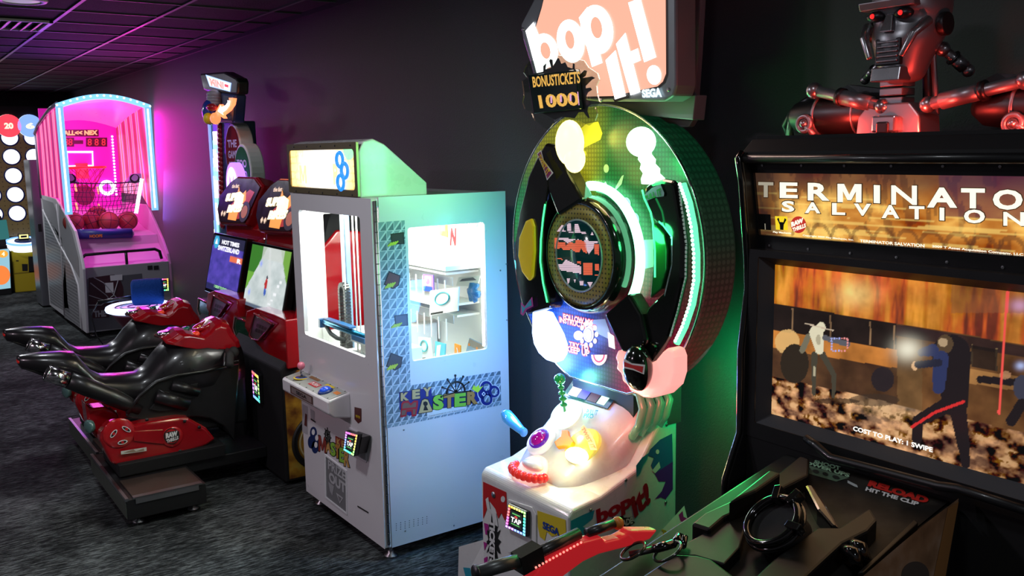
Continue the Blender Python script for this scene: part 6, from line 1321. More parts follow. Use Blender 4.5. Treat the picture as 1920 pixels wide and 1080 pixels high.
    sh([(.42, .30), (.44, .60), (.52, .74), (.66, .66), (.68, .48), (.58, .34)], FY, .002)
    sh([(.78+.13*math.cos(a), .28+.24*math.sin(a)) for a in [k*.35 for k in range(18)]], mat('tyre_pic', (.02, .01, .01), .4), .002); sh([(.78+.08*math.cos(a), .28+.15*math.sin(a)) for a in [k*.35 for k in range(18)]], FD, .003)
    letters(b, 'SUPER', [bil(mq4, *p)+nm*.006 for p in ((.16, .66), (.62, .74), (.60, .54), (.16, .46))], em('fire_letters', (1, .8, .5), 1.8), .004, .08); letters(b, 'BIKES', [bil(mq4, *p)+nm*.006 for p in ((.30, .40), (.72, .46), (.68, .26), (.28, .20))], em('fire_letters', (1, .8, .5), 1.8), .004, .08)
    letters(b, 'the fast', [bil(mq4, *p)+nm*.006 for p in ((.26, .90), (.46, .92), (.46, .82), (.26, .80))], em('fire_text', (1, .7, .5), 1), .004, .03)
    for u in (.12, .20): sh([(u, .18), (u+.03, .25), (u+.06, .18), (u+.03, .10)], em('fire_text', (1, .7, .5), 1), .003)
    b.build('lettering', None, mf, label='fiery lit lettering and picture')
    tap_reader(t, [V(-5.44, CY-.004, .635), V(-5.32, CY-.004, .62), V(-5.32, CY-.004, .44), V(-5.44, CY-.004, .455)], 5, 4.0, 1, .02)
    return t, m4, nn_
bike, M4, NN = make_bike()
def pic_snow(u, v):
    n = noise2(u*8, v*8, 31, 4); c = [.42+.35*n, .50+.33*n, .50+.33*n]
    c = mixc(c, ((u < .42-(1-v)*.55)*(v > .25)), (.16, .42, .05)); c = mixc(c, ((u < .40-(1-v)*.50)*(v > .55)), (.04, .20, .02)); c = mixc(c, ((u > .75+(1-v)*.5)*(v > .35)), (.18, .40, .06)); c = mixc(c, (v > .80)*(u > .3)*(u < .85)*.7, (.62, .66, .62))
    c = mixc(c, (np.abs(u-.48-.22*(1-v)) < .02+.04*(1-v))*.5, (.75, .78, .78)); c = mixc(c, (((u-.52)/.035)**2+((v-.42)/.09)**2 < 1), (.5, .03, .03)); c = mixc(c, (((u-.52)/.03)**2+((v-.30)/.06)**2 < 1), (.05, .12, .5)); c = mixc(c, (((u-.525)/.02)**2+((v-.53)/.03)**2 < 1), (.02, .02, .05))
    c = mixc(c, ((v < .06)), (.10, .14, .2)); c = mixc(c, np.exp(-((u-.32)**2/.0008+(v-.72)**2/.002)), (.3, .4, 1)); c = mixc(c, np.exp(-((u-.12)**2/.0008+(v-.22)**2/.002)), (.3, .4, 1))
    for k in range(6): c = mixc(c, (np.abs(v-(.02+.1*k+.02*math.sin(k*2))-0) < .02)*(np.abs(u-(.62+.05*k)) < .03)*.9, (.95, .97, 1))
    return c
def pic_menu(u, v):
    n = noise2(u*9, v*9, 41, 4); c = [.03+.10*n, .03+.05*n, .22+.38*n]; c = mixc(c, (v < .12)*1., (.02, .02, .10)); c = mixc(c, (v > .80)*1., (.02, .02, .06)); c = mixc(c, (((u-.12)/.09)**2+((v-.88)/.12)**2 < 1), (.05, .45, .75)); c = mixc(c, (v > .60)*(v < .68)*(u > .62), (.85, .18, .08)); return c
scr = {c.name: c for c in kids(bike)}
mon = [c for c in kids(bike) if c.name.startswith('monitor')][0]
scrm = attrmat('bike_screen', 1.0, rough=.25)
q = [bil(M4, u, v) for u, v in ((.01, .985), (.99, .985), (.99, .02), (.01, .02))]
bike2 = copy_tree(bike); bike2.location = bike.location+V(-.93, .035, 0); bike2['label'] = 'farther of the two red and black ride-on motorbike games'
mon2 = [c for c in kids(bike2) if c.name.startswith('monitor')][0]
picture('screen', q, 70, 44, pic_snow, scrm, mon, .002, label='screen showing a rider on a snowy road')
q2 = [p+V(-.93, .035, 0) for p in q]
picture('screen', q2, 60, 40, pic_menu, scrm, mon2, .002, label='dark blue screen with a race choice')
b = MB(); TW = em('menu_white', (.9, .9, 1), 1.3)
for t_, u0, v0, u1, v1, m in (('HOT TIMES', .30, .86, .85, .94, TW), ('SWITZERLAND', .20, .74, .88, .83, TW), ('R', .86, .59, .98, .67, TW), ('1 CREDIT TO START', .28, .06, .68, .11, em('menu_green', (.4, .9, .4), 1))):
    letters(b, t_, [bil(q2, u0, v1), bil(q2, u1, v1), bil(q2, u1, v0), bil(q2, u0, v0)], m, .004, .04)
shape(b, [bil(q2, .08, .84), bil(q2, .12, .95), bil(q2, .16, .84)], TW, .004); b.build('screen_text', None, mon2)
bm_ = bpy.data.materials
# ================================================================== BASKETBALL GAME
bb = thing('basketball_game', (-11.8, 2.25, 0), 'tall caged basketball game glowing pink and magenta with a hoop at the back', 'arcade machine')
YL, YR, XF = 1.79, 2.715, -10.63
L_, R__ = Y(YL), Y(YR)
GRY = mat('hoop_grey', (.34, .34, .36), .45); LGR = mat('hoop_light', (.68, .67, .70), .4); MGT = mat('hoop_magenta', (.62, .30, .52), .4)
lo = [(76, 364), (104, 373), (121, 401), (139, 433), (150, 479), (155, 505), (162, 625), (93, 572)]
b = MB(); b.prism([L_(*p) for p in lo], (0, .03, 0), LGR); sp1 = b.build('side_panel', LGR, bb, bevel=.006)
MESH, nt, bs, mx = dotted('grille', (.40, .40, .42), (.10, .10, .12), 26, .30, axes='XZ')
b = MB(); s1 = lambda x, y: (x*.463, 160+y*.463)
for pts in ([(178, 510), (188, 520), (250, 620), (262, 700), (275, 880), (285, 925), (205, 880), (190, 700)], [(250, 680), (280, 720), (310, 790), (325, 980), (262, 940)]): shape(b, [s1(*p) for p in pts], MESH, .002, L_)
for pts in ([(172, 460), (215, 475), (232, 520), (240, 640), (180, 520)], [(240, 480), (258, 520), (290, 590), (318, 700), (322, 780), (270, 690), (240, 600)]): shape(b, [s1(*p) for p in pts], GRY, .002, L_)
b.build('side_grille', None, sp1); b = MB(); b.tube([L_(*s1(*p)) for p in ((175, 505), (240, 640), (290, 730), (318, 810), (335, 990))], .014, LGR, 6); b.tube([L_(*s1(*p)) for p in ((230, 480), (248, 650), (262, 930))], .012, LGR, 6); b.build('side_rib', LGR, sp1)
ro = [(278, 382), (296, 410), (311, 445), (319, 491), (327, 590), (327, 600), (250, 545), (240, 470)]
yb = lambda p: R__(*p)
pr_ = [V(-12.9, YR, 1.36), V(-11.45, YR, 1.38), V(-11.15, YR, 1.20), V(-10.85, YR, 1.0), V(-10.68, YR, .85), V(XF, YR, .74), V(XF, YR, .06), V(-12.9, YR, .06)]
b = MB(); b.prism(pr_, (0, .03, 0), MGT); b.build('side_panel', MGT, bb, bevel=.006)
b = MB(); b.box((XF-.03, YL+.03, .06), (XF, YR, .77), GRY); fp = b.build('front_panel', GRY, bb, bevel=.006)
FX_ = X(XF+.001); b = MB(); w_ = lambda x, y: (x*.463, 160+y*.463)
def s8(pts, m, l=.002): shape(b, [w_(*p) for p in pts], m, l, FX_)
s8([(352, 785), (575, 762), (588, 975), (362, 995)], mat('art_granite', (.10, .10, .115), .5), .001); BD = mat('art_maroon', (.05, .012, .018), .45); s8([(358, 780)]+[(425+75*math.cos(t), 835+80*math.sin(t)) for t in [math.radians(a) for a in range(-60, 130, 15)]]+[(360, 905)], BD, .003)
LN = mat('art_line', (.35, .35, .38), .5)
for pts in ([(380, 778), (420, 800), (480, 870), (500, 900)], [(360, 850), (420, 870), (490, 860)], [(358, 890), (410, 890), (460, 850), (478, 790)], [(365, 800), (430, 850), (470, 905)]): b.tube([FX_(*w_(*p))+V(.004, 0, 0) for p in pts], .006, LN, 5)
s8([(372, 910), (440, 905), (442, 940), (374, 943)], BD, .004); letters(b, 'THE', [FX_(*w_(*p)) for p in ((378, 913), (428, 910), (430, 936), (380, 939))], LN, .006, .06)
s8([(425, 800), (458, 798), (460, 838), (427, 840)], LGR, .006); s8([(445, 770), (495, 765), (495, 788), (447, 792)], LGR, .006)
for x in (597, 622): s8([(x, 731), (x+20, 729), (x+21, 746), (x+1, 748)], KINK, .003)
b.build('front_print', None, fp)
tap_reader(bb, [FX_(*p) for p in ((296, 522), (315, 521), (316, 545), (297, 546))], 5, 4, 0, .02)
# sloping play field, lip, handle bar
b = MB(); b.prism([V(XF-.02, YL+.03, .77), V(XF-.10, YL+.03, .80), V(-11.0, YL+.03, .95), V(-11.05, YL+.03, 1.05), V(-11.55, YL+.03, 1.08), V(-12.85, YL+.03, 1.35), V(-12.85, YL+.03, 1.0), V(XF-.02, YL+.03, .6)], (0, YR-YL-.03, 0), mat('field_pink', (.62, .32, .55), .45)); b.build('play_field', None, bb, bevel=.004)
b = MB(); HX = X(XF-.03)
b.tube([HX(*p) for p in ((152, 497), (153, 484), (160, 478), (200, 474), (250, 470), (290, 467), (299, 471), (303, 485))], .018, BLK, 10); b.cyl(HX(236, 472), HX(238, 496), .016, BLK, 10); b.build('handle_bar', BLK, bb)
b = MB(); a, e = X(-11.02)(143, 439), X(-11.02)(247, 437); b.cyl(a, e, .055, mat('roller_blue', (.015, .04, .22), .4), 18); b.cyl(e, e+V(0, .02, 0), .03, LGR, 12); b.build('ball_stop', None, bb, label='blue padded ball stop')
b = MB(); letters(b, 'HOOPS', [X(-10.965)(*p) for p in ((168, 440), (192, 439), (192, 445), (168, 446))], OINK, .003, .05); b.build('lettering', None, bb)
# upper cage
XC = -11.05; ZT = 2.50
def wavy(name, c0, c1, es):
    m = mat(name, (.12, .015, .06), .4, emit=c0, es=es); nt, bs = nodes(m); g = gnode(nt, 'ShaderNodeNewGeometry'); mp = gnode(nt, 'ShaderNodeMapping'); mp.inputs['Scale'].default_value = (1.15, 1, .35); nt.links.new(g.outputs['Position'], mp.inputs[0])
    wv = gnode(nt, 'ShaderNodeTexWave', i_Scale=.8, i_Distortion=6.0, i_Detail=2.0); nt.links.new(mp.outputs[0], wv.inputs['Vector']); r = ramp(nt, [(.05, tuple(x*.45 for x in c0)), (.35, c0), (.6, c1), (.85, (1, .55, .9)), (1, c0)]); nt.links.new(wv.outputs[0], r.inputs[0]); nt.links.new(r.outputs[0], bs.inputs['Emission Color']); return m
WVL = wavy('cage_panel_glow', (.95, .02, .36), (1, .05, .09), .95); WVR = wavy('cage_panel_glow_inside', (1, .05, .09), (.85, .03, .70), .8)
cl_ = [V(-12.80, YL, 1.49), V(-11.55, YL, 1.49), V(-11.25, YL, 1.36), V(XC, YL, 1.33), V(XC, YL, 2.53), V(-11.5, YL, 2.50), V(-12.5, YL, 2.34), V(-12.80, YL, 2.25)]
b = MB(); b.prism(cl_, (0, .02, 0), WVL); cg = b.build('cage_side', WVL, bb, label='glowing pink rippled side panel')
b = MB(); b.tube([cl_[k]+V(0, -.008, 0) for k in (4, 5, 6, 7)], .022, mat('cage_frame', (.25, .22, .32), .35), 8); b.cyl(V(-12.8, YL, 2.27), V(-12.8, YL, 1.45), .02, mat('cage_frame', (.25, .22, .32)), 8); b.build('cage_frame', None, bb)
b = MB(); b.prism([p+V(0, YR-YL, 0) for p in cl_], (0, -.02, 0), WVR); b.build('cage_side', WVR, bb, label='glowing red rippled inner side panel')
CY_ = em('post_cyan', (.22, .55, 1), 1.15); CYW = em('post_white', (.85, .92, 1), 3.5)
for y in (YL-.01, YR-.02):
    b = MB(); b.box((XC, y-.02, 1.33), (XC+.05, y+.05, 2.50), CY_); b.box((XC+.05, y+.0, 1.36), (XC+.055, y+.018, 2.48), CYW); b.build('light_post', CY_, bb, label='pale blue glowing corner post')
arch = [V(XC, YL-.02+(YR-YL+.04)*k/14, 2.50+.11*math.sin(math.pi*k/14)) for k in range(15)]
b = MB(); b.tube([p+V(.02, 0, 0) for p in arch], .03, em('arch_cyan', (.22, .6, 1), 1.4), 8)
for p in arch:
    b.ball(p+V(.05, 0, .01), .012, CYW, 6, 4)
b.build('light_arch', None, bb, label='pale blue glowing roof arch')
b = MB(); rings = []
for x, dz in ((XC, 0), (-11.8, -.07), (-12.75, -.22)): rings.append([p*1+V(x-XC, 0, dz) for p in arch])
RF = mat('roof_pink', (.75, .15, .45), .3, emit=(1, .12, .55), es=.55); b.loft([[q_ for q_ in r] for r in rings], RF, closed=False); b.build('cage_roof', RF, bb, label='glowing pink arched roof')
# back board
XB = -12.62; BF = X(XB)
BM = mat('board_magenta', (.55, .02, .35), .35, emit=(.85, .01, .55), es=.42)
b = MB(); b.box((XB-.04, YL+.03, 1.05), (XB, YR-.02, 2.55), BM); bd = b.build('back_board', BM, bb)
b = MB(); LR_ = em('led_orange', (1, .25, .12), 2.2); LD = mat('display_dark', (.08, .0, .02), .3)
shape(b, [(117, 243), (185, 243), (185, 256), (117, 256)], LD, .002, BF); letters(b, 'BALL<< NEX', [BF(*p) for p in ((113, 245), (183, 244), (183, 253), (113, 254))], LR_, .004, .06)
for x in (118, 126, 162, 175, 188): 
    shape(b, [(x-1, 258), (x+13, 258), (x+13, 275), (x-1, 275)], LD, .003, BF); letters(b, '8', [BF(*p) for p in ((x+2, 260), (x+10, 260), (x+10, 273), (x+2, 273))], em('seg_red', (.8, .02, .03), 1.1), .005, .02)
shape(b, [(139, 263), (156, 263), (156, 270), (139, 270)], LD, .003, BF)
b.build('score_display', None, bd, label='red score display')
b = MB(); pts = [BF(*p)+V(.01, 0, 0) for p in ((125, 285), (173, 285), (174, 311), (127, 312))]; b.tube(pts, .014, em('target_white', (.8, .85, 1), 3.5), 6, closed=True); b.build('target_frame', None, bd, label='white lit target frame')
b = MB()
for k in range(20): b.ball(BF(210+k*.42, 256+k*5.7)+V(.01, 0, 0), .013, em('dot_white', (1, .9, 1), 4), 6, 4)
b.build('light_column', None, bd, label='column of white light dots')
HXc = -12.36; hb = on('x', HXc, 160, 314); b = MB(); b.torus(hb, (0, 0, 1), .23, .014, mat('hoop_red', (.7, .02, .02), .3, emit=(1, .03, .03), es=.5), 36, 8); b.box((XB, hb.y-.07, hb.z-.14), (XB+.05, hb.y+.07, hb.z+.05), mat('hoop_red', (.7, .02, .02))); b.box((XB, hb.y-.03, hb.z-.02), (hb.x-.2, hb.y+.03, hb.z+.01), mat('hoop_red', (.7, .02, .02))); hp_ = b.build('hoop', None, bb)
b = MB(); NETB = mat('net_dark', (.25, .01, .05), .6)
for k in range(12):
    for sgn in (1, -1):
        b.tube([hb+V((.23-.02*j*2)*math.cos(k*.5236+sgn*j*.26), (.23-.02*j*2)*math.sin(k*.5236+sgn*j*.26), -.07*j) for j in range(5)], .0035, NETB, 4)
b.build('hoop_net', NETB, hp_)
b = MB(); b.torus(BF(200, 352)+V(.03, 0, 0), (1, 0, 0), .075, .022, em('ring_white', (.85, .8, 1), 4.5), 24, 8); b.build('ring_lamp', None, bd, label='white glowing ring lamp')  # a reflected ring, built as a glowing torus on the board
b = MB(); cB = on('x', XB+.004, 158, 366); shape(b, [cB+V(0, .12*math.cos(t), .13*math.sin(t)) for t in [k*.35 for k in range(18)]], mat('logo_wine', (.16, .01, .05), .5), .002)
for p in ((140, 345), (142, 380), (182, 350), (184, 382)): b.tube([BF(*p)+V(.008, 0, 0), BF(p[0]+3, p[1]+14)+V(.008, 0, 0)], .012, LR_, 5)
b.build('board_print', None, bd)
for (x0, x1) in ((112, 148), (237, 272)):
    b = MB(); SX_ = X(-11.5); b.prism([SX_(*p) for p in ((x0, 343), (x0+(4 if x0 < 200 else 14), 326), (x1-(14 if x0 < 200 else 4), 325), (x1, 343))], (-.15, 0, 0), mat('speaker_lilac', (.30, .20, .45), .4)); sk = b.build('speaker', None, bb, bevel=.01)
    c = SX_((x0+x1)/2+(3 if x0 < 200 else -2), 335); b = MB(); b.lathe(c, (1, 0, .1), [(.055, -.02), (.055, .008), (.045, .002), (.001, -.01)], BLKM, 18); b.build('speaker_cone', None, sk)
# front net between two stays
b = MB(); NB = mat('net_black', (.02, .01, .03), .6); NX = X(-11.30); tl, tr, br, bl = [NX(*p) for p in ((122, 342), (264, 340), (252, 397), (126, 403))]
for k in range(19):
    u = k/18; top = tl.lerp(tr, u); bot = bl.lerp(br, u); b.tube([top.lerp(bot, v/6)+V(0, .012*math.sin(v*2.5+k), 0) for v in range(7)], .004, NB, 4)
for k in range(8):
    v = k/7; b.tube([tl.lerp(bl, v).lerp(tr.lerp(br, v), u/10)+V(0, 0, -.02*math.sin(math.pi*u/10)) for u in range(11)], .004 if 0 < k else .009, NB, 4)
b.build('front_net', NB, bb, label='black net across the front')
b = MB(); b.cyl(NX(266, 335), NX(255, 400), .022, em('stay_white', (.8, .85, 1), 2.2), 8); b.build('net_stay', None, bb)
bm__ = mat('ball_leather', (.32, .035, .03), .5, bump=(300, .3)); sm_ = mat('ball_seam', (.03, .005, .01), .5)
def ball_thing(px, py, xp, lab):
    c = on('x', xp, px, py); b = MB(); b.ball(c, .112, bm__, 26, 18); R = Matrix.Rotation(px*.7, 3, 'X')@Matrix.Rotation(px, 3, 'Z')
    for ax in (V(1, 0, 0), V(0, 1, 0), V(0, 0, 1)): b.torus(c, R@ax, .1115, .003, sm_, 36, 5)
    b.torus(c+R@V(.06, 0, 0), R@V(1, 0, 0), .095, .003, sm_, 30, 5); b.torus(c-R@V(.06, 0, 0), R@V(1, 0, 0), .095, .003, sm_, 30, 5)
    tag(b.build('basketball', None), lab, 'basketball', 'balls waiting in the basketball game')
for a_ in ((138, 417, -11.28, 'dark red basketball at the left end of the row, half behind the side panel'), (171, 416, -11.42, 'dark red basketball second from the left in the front row'), (204, 415, -11.28, 'dark red basketball third from the left in the front row'), (239, 414, -11.42, 'dark red basketball at the right end of the row'), (182, 404, -11.65, 'dark red basketball lying behind the front row, under the net')): ball_thing(*a_)
for nm, loc, e, c, s_ in (('a', (-11.6, 2.2, 2.35), 18, (1, .10, .75), .3), ('b', (-12.2, 2.25, 1.7), 10, (1, .1, .7), .2), ('c', (-11.0, 2.25, 1.5), 6, (.95, .2, 1), .2)): lamp('hoops_lamp_'+nm, 'POINT', loc, e, c, s_)
# the cage throws magenta light out over the wall and the ceiling
lamp('hoops_wall_wash', 'AREA', (-10.97, 2.62, 2.0), 12, (1, .0, .62), .16, (-9.3, 2.8, 1.7), sizey=.9)
lamp('hoops_wall_wash_blue', 'AREA', (-10.75, 2.68, 1.5), 2.5, (.25, .15, 1), .3, (-9.6, 2.75, 1.1), sizey=.6)
lamp('hoops_ceiling_wash', 'AREA', (-10.6, 1.7, 2.2), 6, (.26, .03, 1), .6, (-8.3, 1.2, 2.95), sizey=.5)
for x in (-10.75, -12.6):
    for y in (YL+.1, YR-.1): MB().lathe((x, y, 0), (0, 0, 1), [(.035, 0), (.035, .015), (.014, .025), (.014, .07)], STEEL, 14).build('levelling_foot', None, bb)
# ================================================================== STRENGTH TESTER with mallet
st = thing('strength_tester', (-8.2, 2.1, 0), 'tall strength tester tower with lit sign, orange arrow and a round glowing strike pad', 'arcade machine')
BL_ = mat('tower_blue', (.02, .05, .16), .35, coat=.4); T4 = Y(2.42); d7 = lambda x, y: (370+x*.2778, 120+y*.2778)
b = MB(); q = [T4(*d7(*p)) for p in ((82, 400), (222, 400), (232, 1080))]; zb = .05
tx0, tx1 = q[0].x, q[1].x+.02; b.box((tx0, 2.42, .05), (tx1, 2.62, q[0].z), BL_); tw_ = b.build('tower', BL_, st, bevel=.01)
b = MB(); b.box((tx0-.05, 2.10, 0), (tx1+.05, 2.64, .35), BL_); b.build('tower_base', BL_, st, bevel=.02)
b = MB(); 
for k in range(13):
    y_ = 500+k*60; c = T4(*d7(124+k*.8, y_)); m = em('tower_lamp_%d' % (k % 3), ((.95, 1, 1), (.3, .9, .85), (1, .95, .8))[k % 3], 1.6); b.box((c.x-.05, 2.412, c.z-.055), (c.x+.05, 2.42, c.z+.055), m)
b.build('tower_light', None, tw_, label='column of pale lights up the tower')
b = MB(); edge = em('tower_edge', (.25, .45, 1), 1.0); b.box((tx0-.004, 2.405, .3), (tx0+.03, 2.42, q[0].z), edge); b.build('edge_light', edge, tw_)
b = MB(); RD = mat('tower_red', (.30, .01, .02), .3)
for k in range(22): y_ = 415+k*32; c = T4(*d7(155+k*.9, y_)); b.ball((c.x, 2.415, c.z), (.05, .02, .035), RD, 8, 6)
b.build('red_bead', RD, tw_)
S7 = Y(2.34); b = MB(); b.prism([S7(*d7(*p)) for p in ((15, 65), (55, 62), (180, 52), (262, 95), (272, 120), (268, 205), (230, 205), (62, 185), (40, 175))], (0, .09, 0), BLK); hd2 = b.build('sign_box', BLK, st, bevel=.015)
Q = [S7(*d7(*p)) for p in ((58, 72), (232, 128), (224, 188), (86, 152))]
b = MB(); shape(b, Q, em('tester_sign', (.35, .5, 1), 1.7), .003); shape(b, [bil(Q, .04, .12), bil(Q, .96, .12), bil(Q, .96, .88), bil(Q, .04, .88)], em('tester_sign_in', (.75, .85, 1), 2.2), .004); letters(b, 'MINI', [bil(Q, .12, .85), bil(Q, .72, .85), bil(Q, .72, .12), bil(Q, .12, .12)], em('tester_text', (.9, .35, .3), 1.2), .006, .06); shape(b, [bil(Q, .76, .4), bil(Q, .92, .4), bil(Q, .92, .7), bil(Q, .76, .7)], em('tester_red', (.9, .05, .1), 1), .006); b.build('sign_face', None, hd2)
b = MB(); b.prism([S7(*d7(*p)) for p in ((150, 190), (250, 205), (236, 400), (90, 395), (95, 330), (170, 290))], (0, .10, 0), BL_); b.build('sign_neck', BL_, st, bevel=.02)
b = MB()
for k in range(4): c = Y(2.32)(*d7(115, 205+k*20)); b.ball(c, (.085, .06, .035), mat('spring_grey', (.35, .33, .38), .5), 14, 8)
b.build('coil_neck', None, st)
b = MB(); b.ball(Y(2.28)(*d7(85, 325)), (.08, .06, .10), mat('glove_blue', (.02, .05, .35), .25, coat=.6), 14, 10); b.ball(Y(2.24)(*d7(100, 292)), (.08, .04, .03), mat('strap_red', (.35, .01, .02), .3), 12, 8); b.ball(Y(2.22)(*d7(75, 368)), (.045, .04, .045), YINK, 10, 8); b.ball(Y(2.22)(*d7(122, 368)), (.045, .04, .045), em('tip_orange', (1, .3, .1), 1.2), 10, 8); b.build('punch_ball', None, st, label='round blue ornament under the sign')
AR = [(120, 330), (150, 272), (155, 292), (195, 275), (215, 245), (212, 228), (240, 232), (232, 275), (205, 315), (165, 345), (178, 368)]
b = MB(); b.prism([Y(2.26)(*d7(*p)) for p in AR], (0, .03, 0), em('arrow_orange', (1, .22, .08), 2.2)); cxa = sum(p[0] for p in AR)/len(AR); cya = sum(p[1] for p in AR)/len(AR)
shape(b, [d7(cxa+(x-cxa)*.72, cya+(y-cya)*.72) for x, y in AR], em('arrow_core', (1, .85, .7), 2.6), .003, Y(2.26)); b.build('arrow', None, st, label='glowing orange curved arrow')
for cx_, cy_, rx, ry, col, txt, yy_ in ((437, 286, .19, .21, (.20, .01, .02), ('THE', 'GAME', 'OF SKILL'), 2.40), (455, 324, .185, .20, (.02, .12, .05), ('TOO', 'HARD'), 2.36)):
    f = Y(yy_); c = f(cx_, cy_); b = MB(); pts = [V(c.x+rx*math.cos(t), yy_, c.z+ry*1.1*math.sin(t)) for t in [2*math.pi*k/32 for k in range(32)]]
    b.prism(pts, (0, .11, 0), WHT); ds_ = b.build('round_sign', WHT, st, bevel=.01); b = MB(); shape(b, [V(c.x+(p.x-c.x)*.9, p.y, c.z+(p.z-c.z)*.9) for p in pts], mat('round_%d' % int(cx_), col, .85, spec=.1), .002)
    for k, t_ in enumerate(txt):
        z0 = c.z+.10-k*.085; letters(b, t_, [V(c.x-.11, yy_, z0), V(c.x+.11, yy_, z0), V(c.x+.11, yy_, z0-.06), V(c.x-.11, yy_, z0-.06)], mat('sign_silver', (.5, .5, .5), .4), .004, .04)
    b.build('sign_print', None, ds_)
b = MB(); f = Y(2.28); c = f(436, 347); pts = [V(c.x+.15*math.cos(t), 2.28, c.z+.17*math.sin(t)) for t in [2*math.pi*k/28 for k in range(28)]]; b.prism(pts, (0, .06, 0), em('badge_violet', (.45, .2, 1), 1.8)); shape(b, [V(c.x+(p.x-c.x)*.8, p.y, c.z+(p.z-c.z)*.8) for p in pts], em('badge_white', (.9, .85, 1), 1.8), .003); shape(b, [V(c.x-.08, 2.28, c.z-.06), V(c.x-.04, 2.28, c.z+.08), V(c.x, 2.28, c.z), V(c.x+.05, 2.28, c.z+.08), V(c.x+.07, 2.28, c.z-.06)], em('badge_violet', (.45, .2, 1), 1.8), .005); b.build('round_badge', None, st, label='violet glowing round badge')
# strike pad
pc = V(-8.25, 1.83, .655); b = MB(); b.lathe((pc.x, pc.y, 0), (0, 0, 1), [(.24, 0), (.24, .04), (.16, .12), (.12, .30), (.15, .50), (.22, .60), (.23, .62)], mat('pad_base', (.10, .02, .03), .3, coat=.4), 28); b.box((pc.x-.1, pc.y, .02), (pc.x+.1, 2.15, .12), BL_); b.build('pad_pedestal', None, st)
b = MB(); b.torus(pc, (0, 0, 1), .245, .028, em('pad_rim', (.45, .62, 1), 3.2), 44, 8); pr2 = b.build('pad_rim', None, st, label='blue-white glowing pad rim')
b = MB(); b.lathe(pc-V(0, 0, .02), (0, 0, 1), [(.235, 0), (.235, .025), (.20, .03), (.001, .03)], mat('pad_top', (.25, .25, .35), .3, emit=(.5, .5, 1), es=.5), 40)
for r, m in ((.19, KINK), (.15, WINK), (.09, PINK_)): b.torus(pc+V(0, 0, .012), (0, 0, 1), r, .006, m, 36, 5)
b.build('strike_pad', None, st)
ml_ = thing('mallet', pc+V(.03, .06, .02), 'soft blue padded mallet lying on the glowing round strike pad', 'mallet')
BF_ = mat('blue_plush', (.01, .06, .30), .85, bump=(60, 1.0), spec=.2); b = MB(); c = V(-8.2, 1.90, .79); ax = V(.25, .97, 0).normalized()
b.lathe(c-ax*.13, ax, [(.09, 0), (.112, .015), (.115, .13), (.112, .245), (.09, .26)], BF_, 26); b.build('mallet_head', BF_, ml_, bevel=.01)
b = MB(); a = c-V(0, .10, .03); e = a+V(-.12, -.28, -.035); b.cyl(a, e, .016, BLK, 10); b.build('mallet_handle', BLK, ml_)
b = MB(); b.tube([e, e+V(-.02, -.06, -.10), e+V(.02, -.04, -.28), e+V(.05, .05, -.45), e+V(.05, .18, -.40)], .006, BLK, 6); b.build('tether', BLK, ml_)
lamp('pad_light', 'POINT', pc+V(0, -.05, .12), 2.5, (.2, .4, 1), .1)
# ================================================================== END WALL GAMES
gc = thing('giant_disc_game', (-15.7, 1.95, 0), 'giant gold board full of round white lamps beyond the basketball game', 'arcade machine')
XG = -15.6; GD, nt, bs, mx = dotted('gold_board', (.30, .21, .07), (.12, .08, .03), 14, .12, axes='YZ')
b = MB(); b.box((XG-.15, 1.1, .78), (XG, 2.62, 2.45), GD); bo = b.build('board', GD, gc, bevel=.01)
c0 = on('x', XG, 18, 258)
WL = em('disc_lamp', (.93, .93, 1), 1.5); BR_ = mat('lamp_ring', (.01, .03, .22), .3)
for r in range(5):
    for k in (-1, 0, 1, 2):
        c = V(XG, c0.y+k*.305, c0.z-r*.282)
        b = MB(); b.lathe(c-V(.001, 0, 0), (1, 0, 0), [(.128, 0), (.128, .012), (.116, .014)], BR_, 28); b.lathe(c+V(.003, 0, 0), (1, 0, 0), [(.116, 0), (.110, .010), (.001, .016)], WL, 28); b.build('disc_lamp', None, bo)
b = MB(); b.box((XG-.2, 1.1, 2.45), (XG+.02, 2.62, 2.72), BLKM); hdr = b.build('header', BLKM, gc)
for px, tx, col in ((16, '20', (1, .05, .08)), (56, '6', (.2, .35, 1))):
    c = on('x', XG+.02, px, 236); b = MB(); b.lathe(c, (1, 0, 0), [(.17, 0), (.165, .02), (.11, .022)], em('cap_%s' % tx, (1, .5, .5) if tx == '20' else (.6, .7, 1), 2.0), 28); b.lathe(c, (1, 0, 0), [(.165, 0), (.168, .026)], em('capr_%s' % tx, col, 1.5), 28); b.lathe(c+V(.024, 0, 0), (1, 0, 0), [(.10, 0), (.001, .002)], KINK, 20)
    letters(b, tx, [c+V(.028, -.06, .045), c+V(.028, .06, .045), c+V(.028, .06, -.045), c+V(.028, -.06, -.045)], em('cap_text', (1, .9, .6), 1.4), .003, .05); b.build('value_lamp', None, hdr)
yc = thing('yellow_game_base', (-15.1, 1.85, 0), 'yellow game cabinet with a round blue-white lit top and card reader', 'arcade machine')
XY = -15.05; b = MB(); b.box((XY-.3, 1.64, 0), (XY, 2.06, .62), mat('cabinet_yellow', (.50, .38, .015), .45)); cbn = b.build('cabinet', None, yc, bevel=.01)
b = MB(); f = X(XY+.001)
for q4 in ([(53, 481), (65, 481), (66, 510), (54, 511)], [(41, 495), (52, 495), (52, 508), (42, 508)], [(30, 488), (35, 488), (35, 490), (30, 490)]): shape(b, q4, KINK, .002, f)
shape(b, [(27, 512), (66, 508), (66, 510), (27, 514)], mat('yellow_dark', (.25, .18, .01)), .002, f); b.build('cabinet_opening', None, cbn)
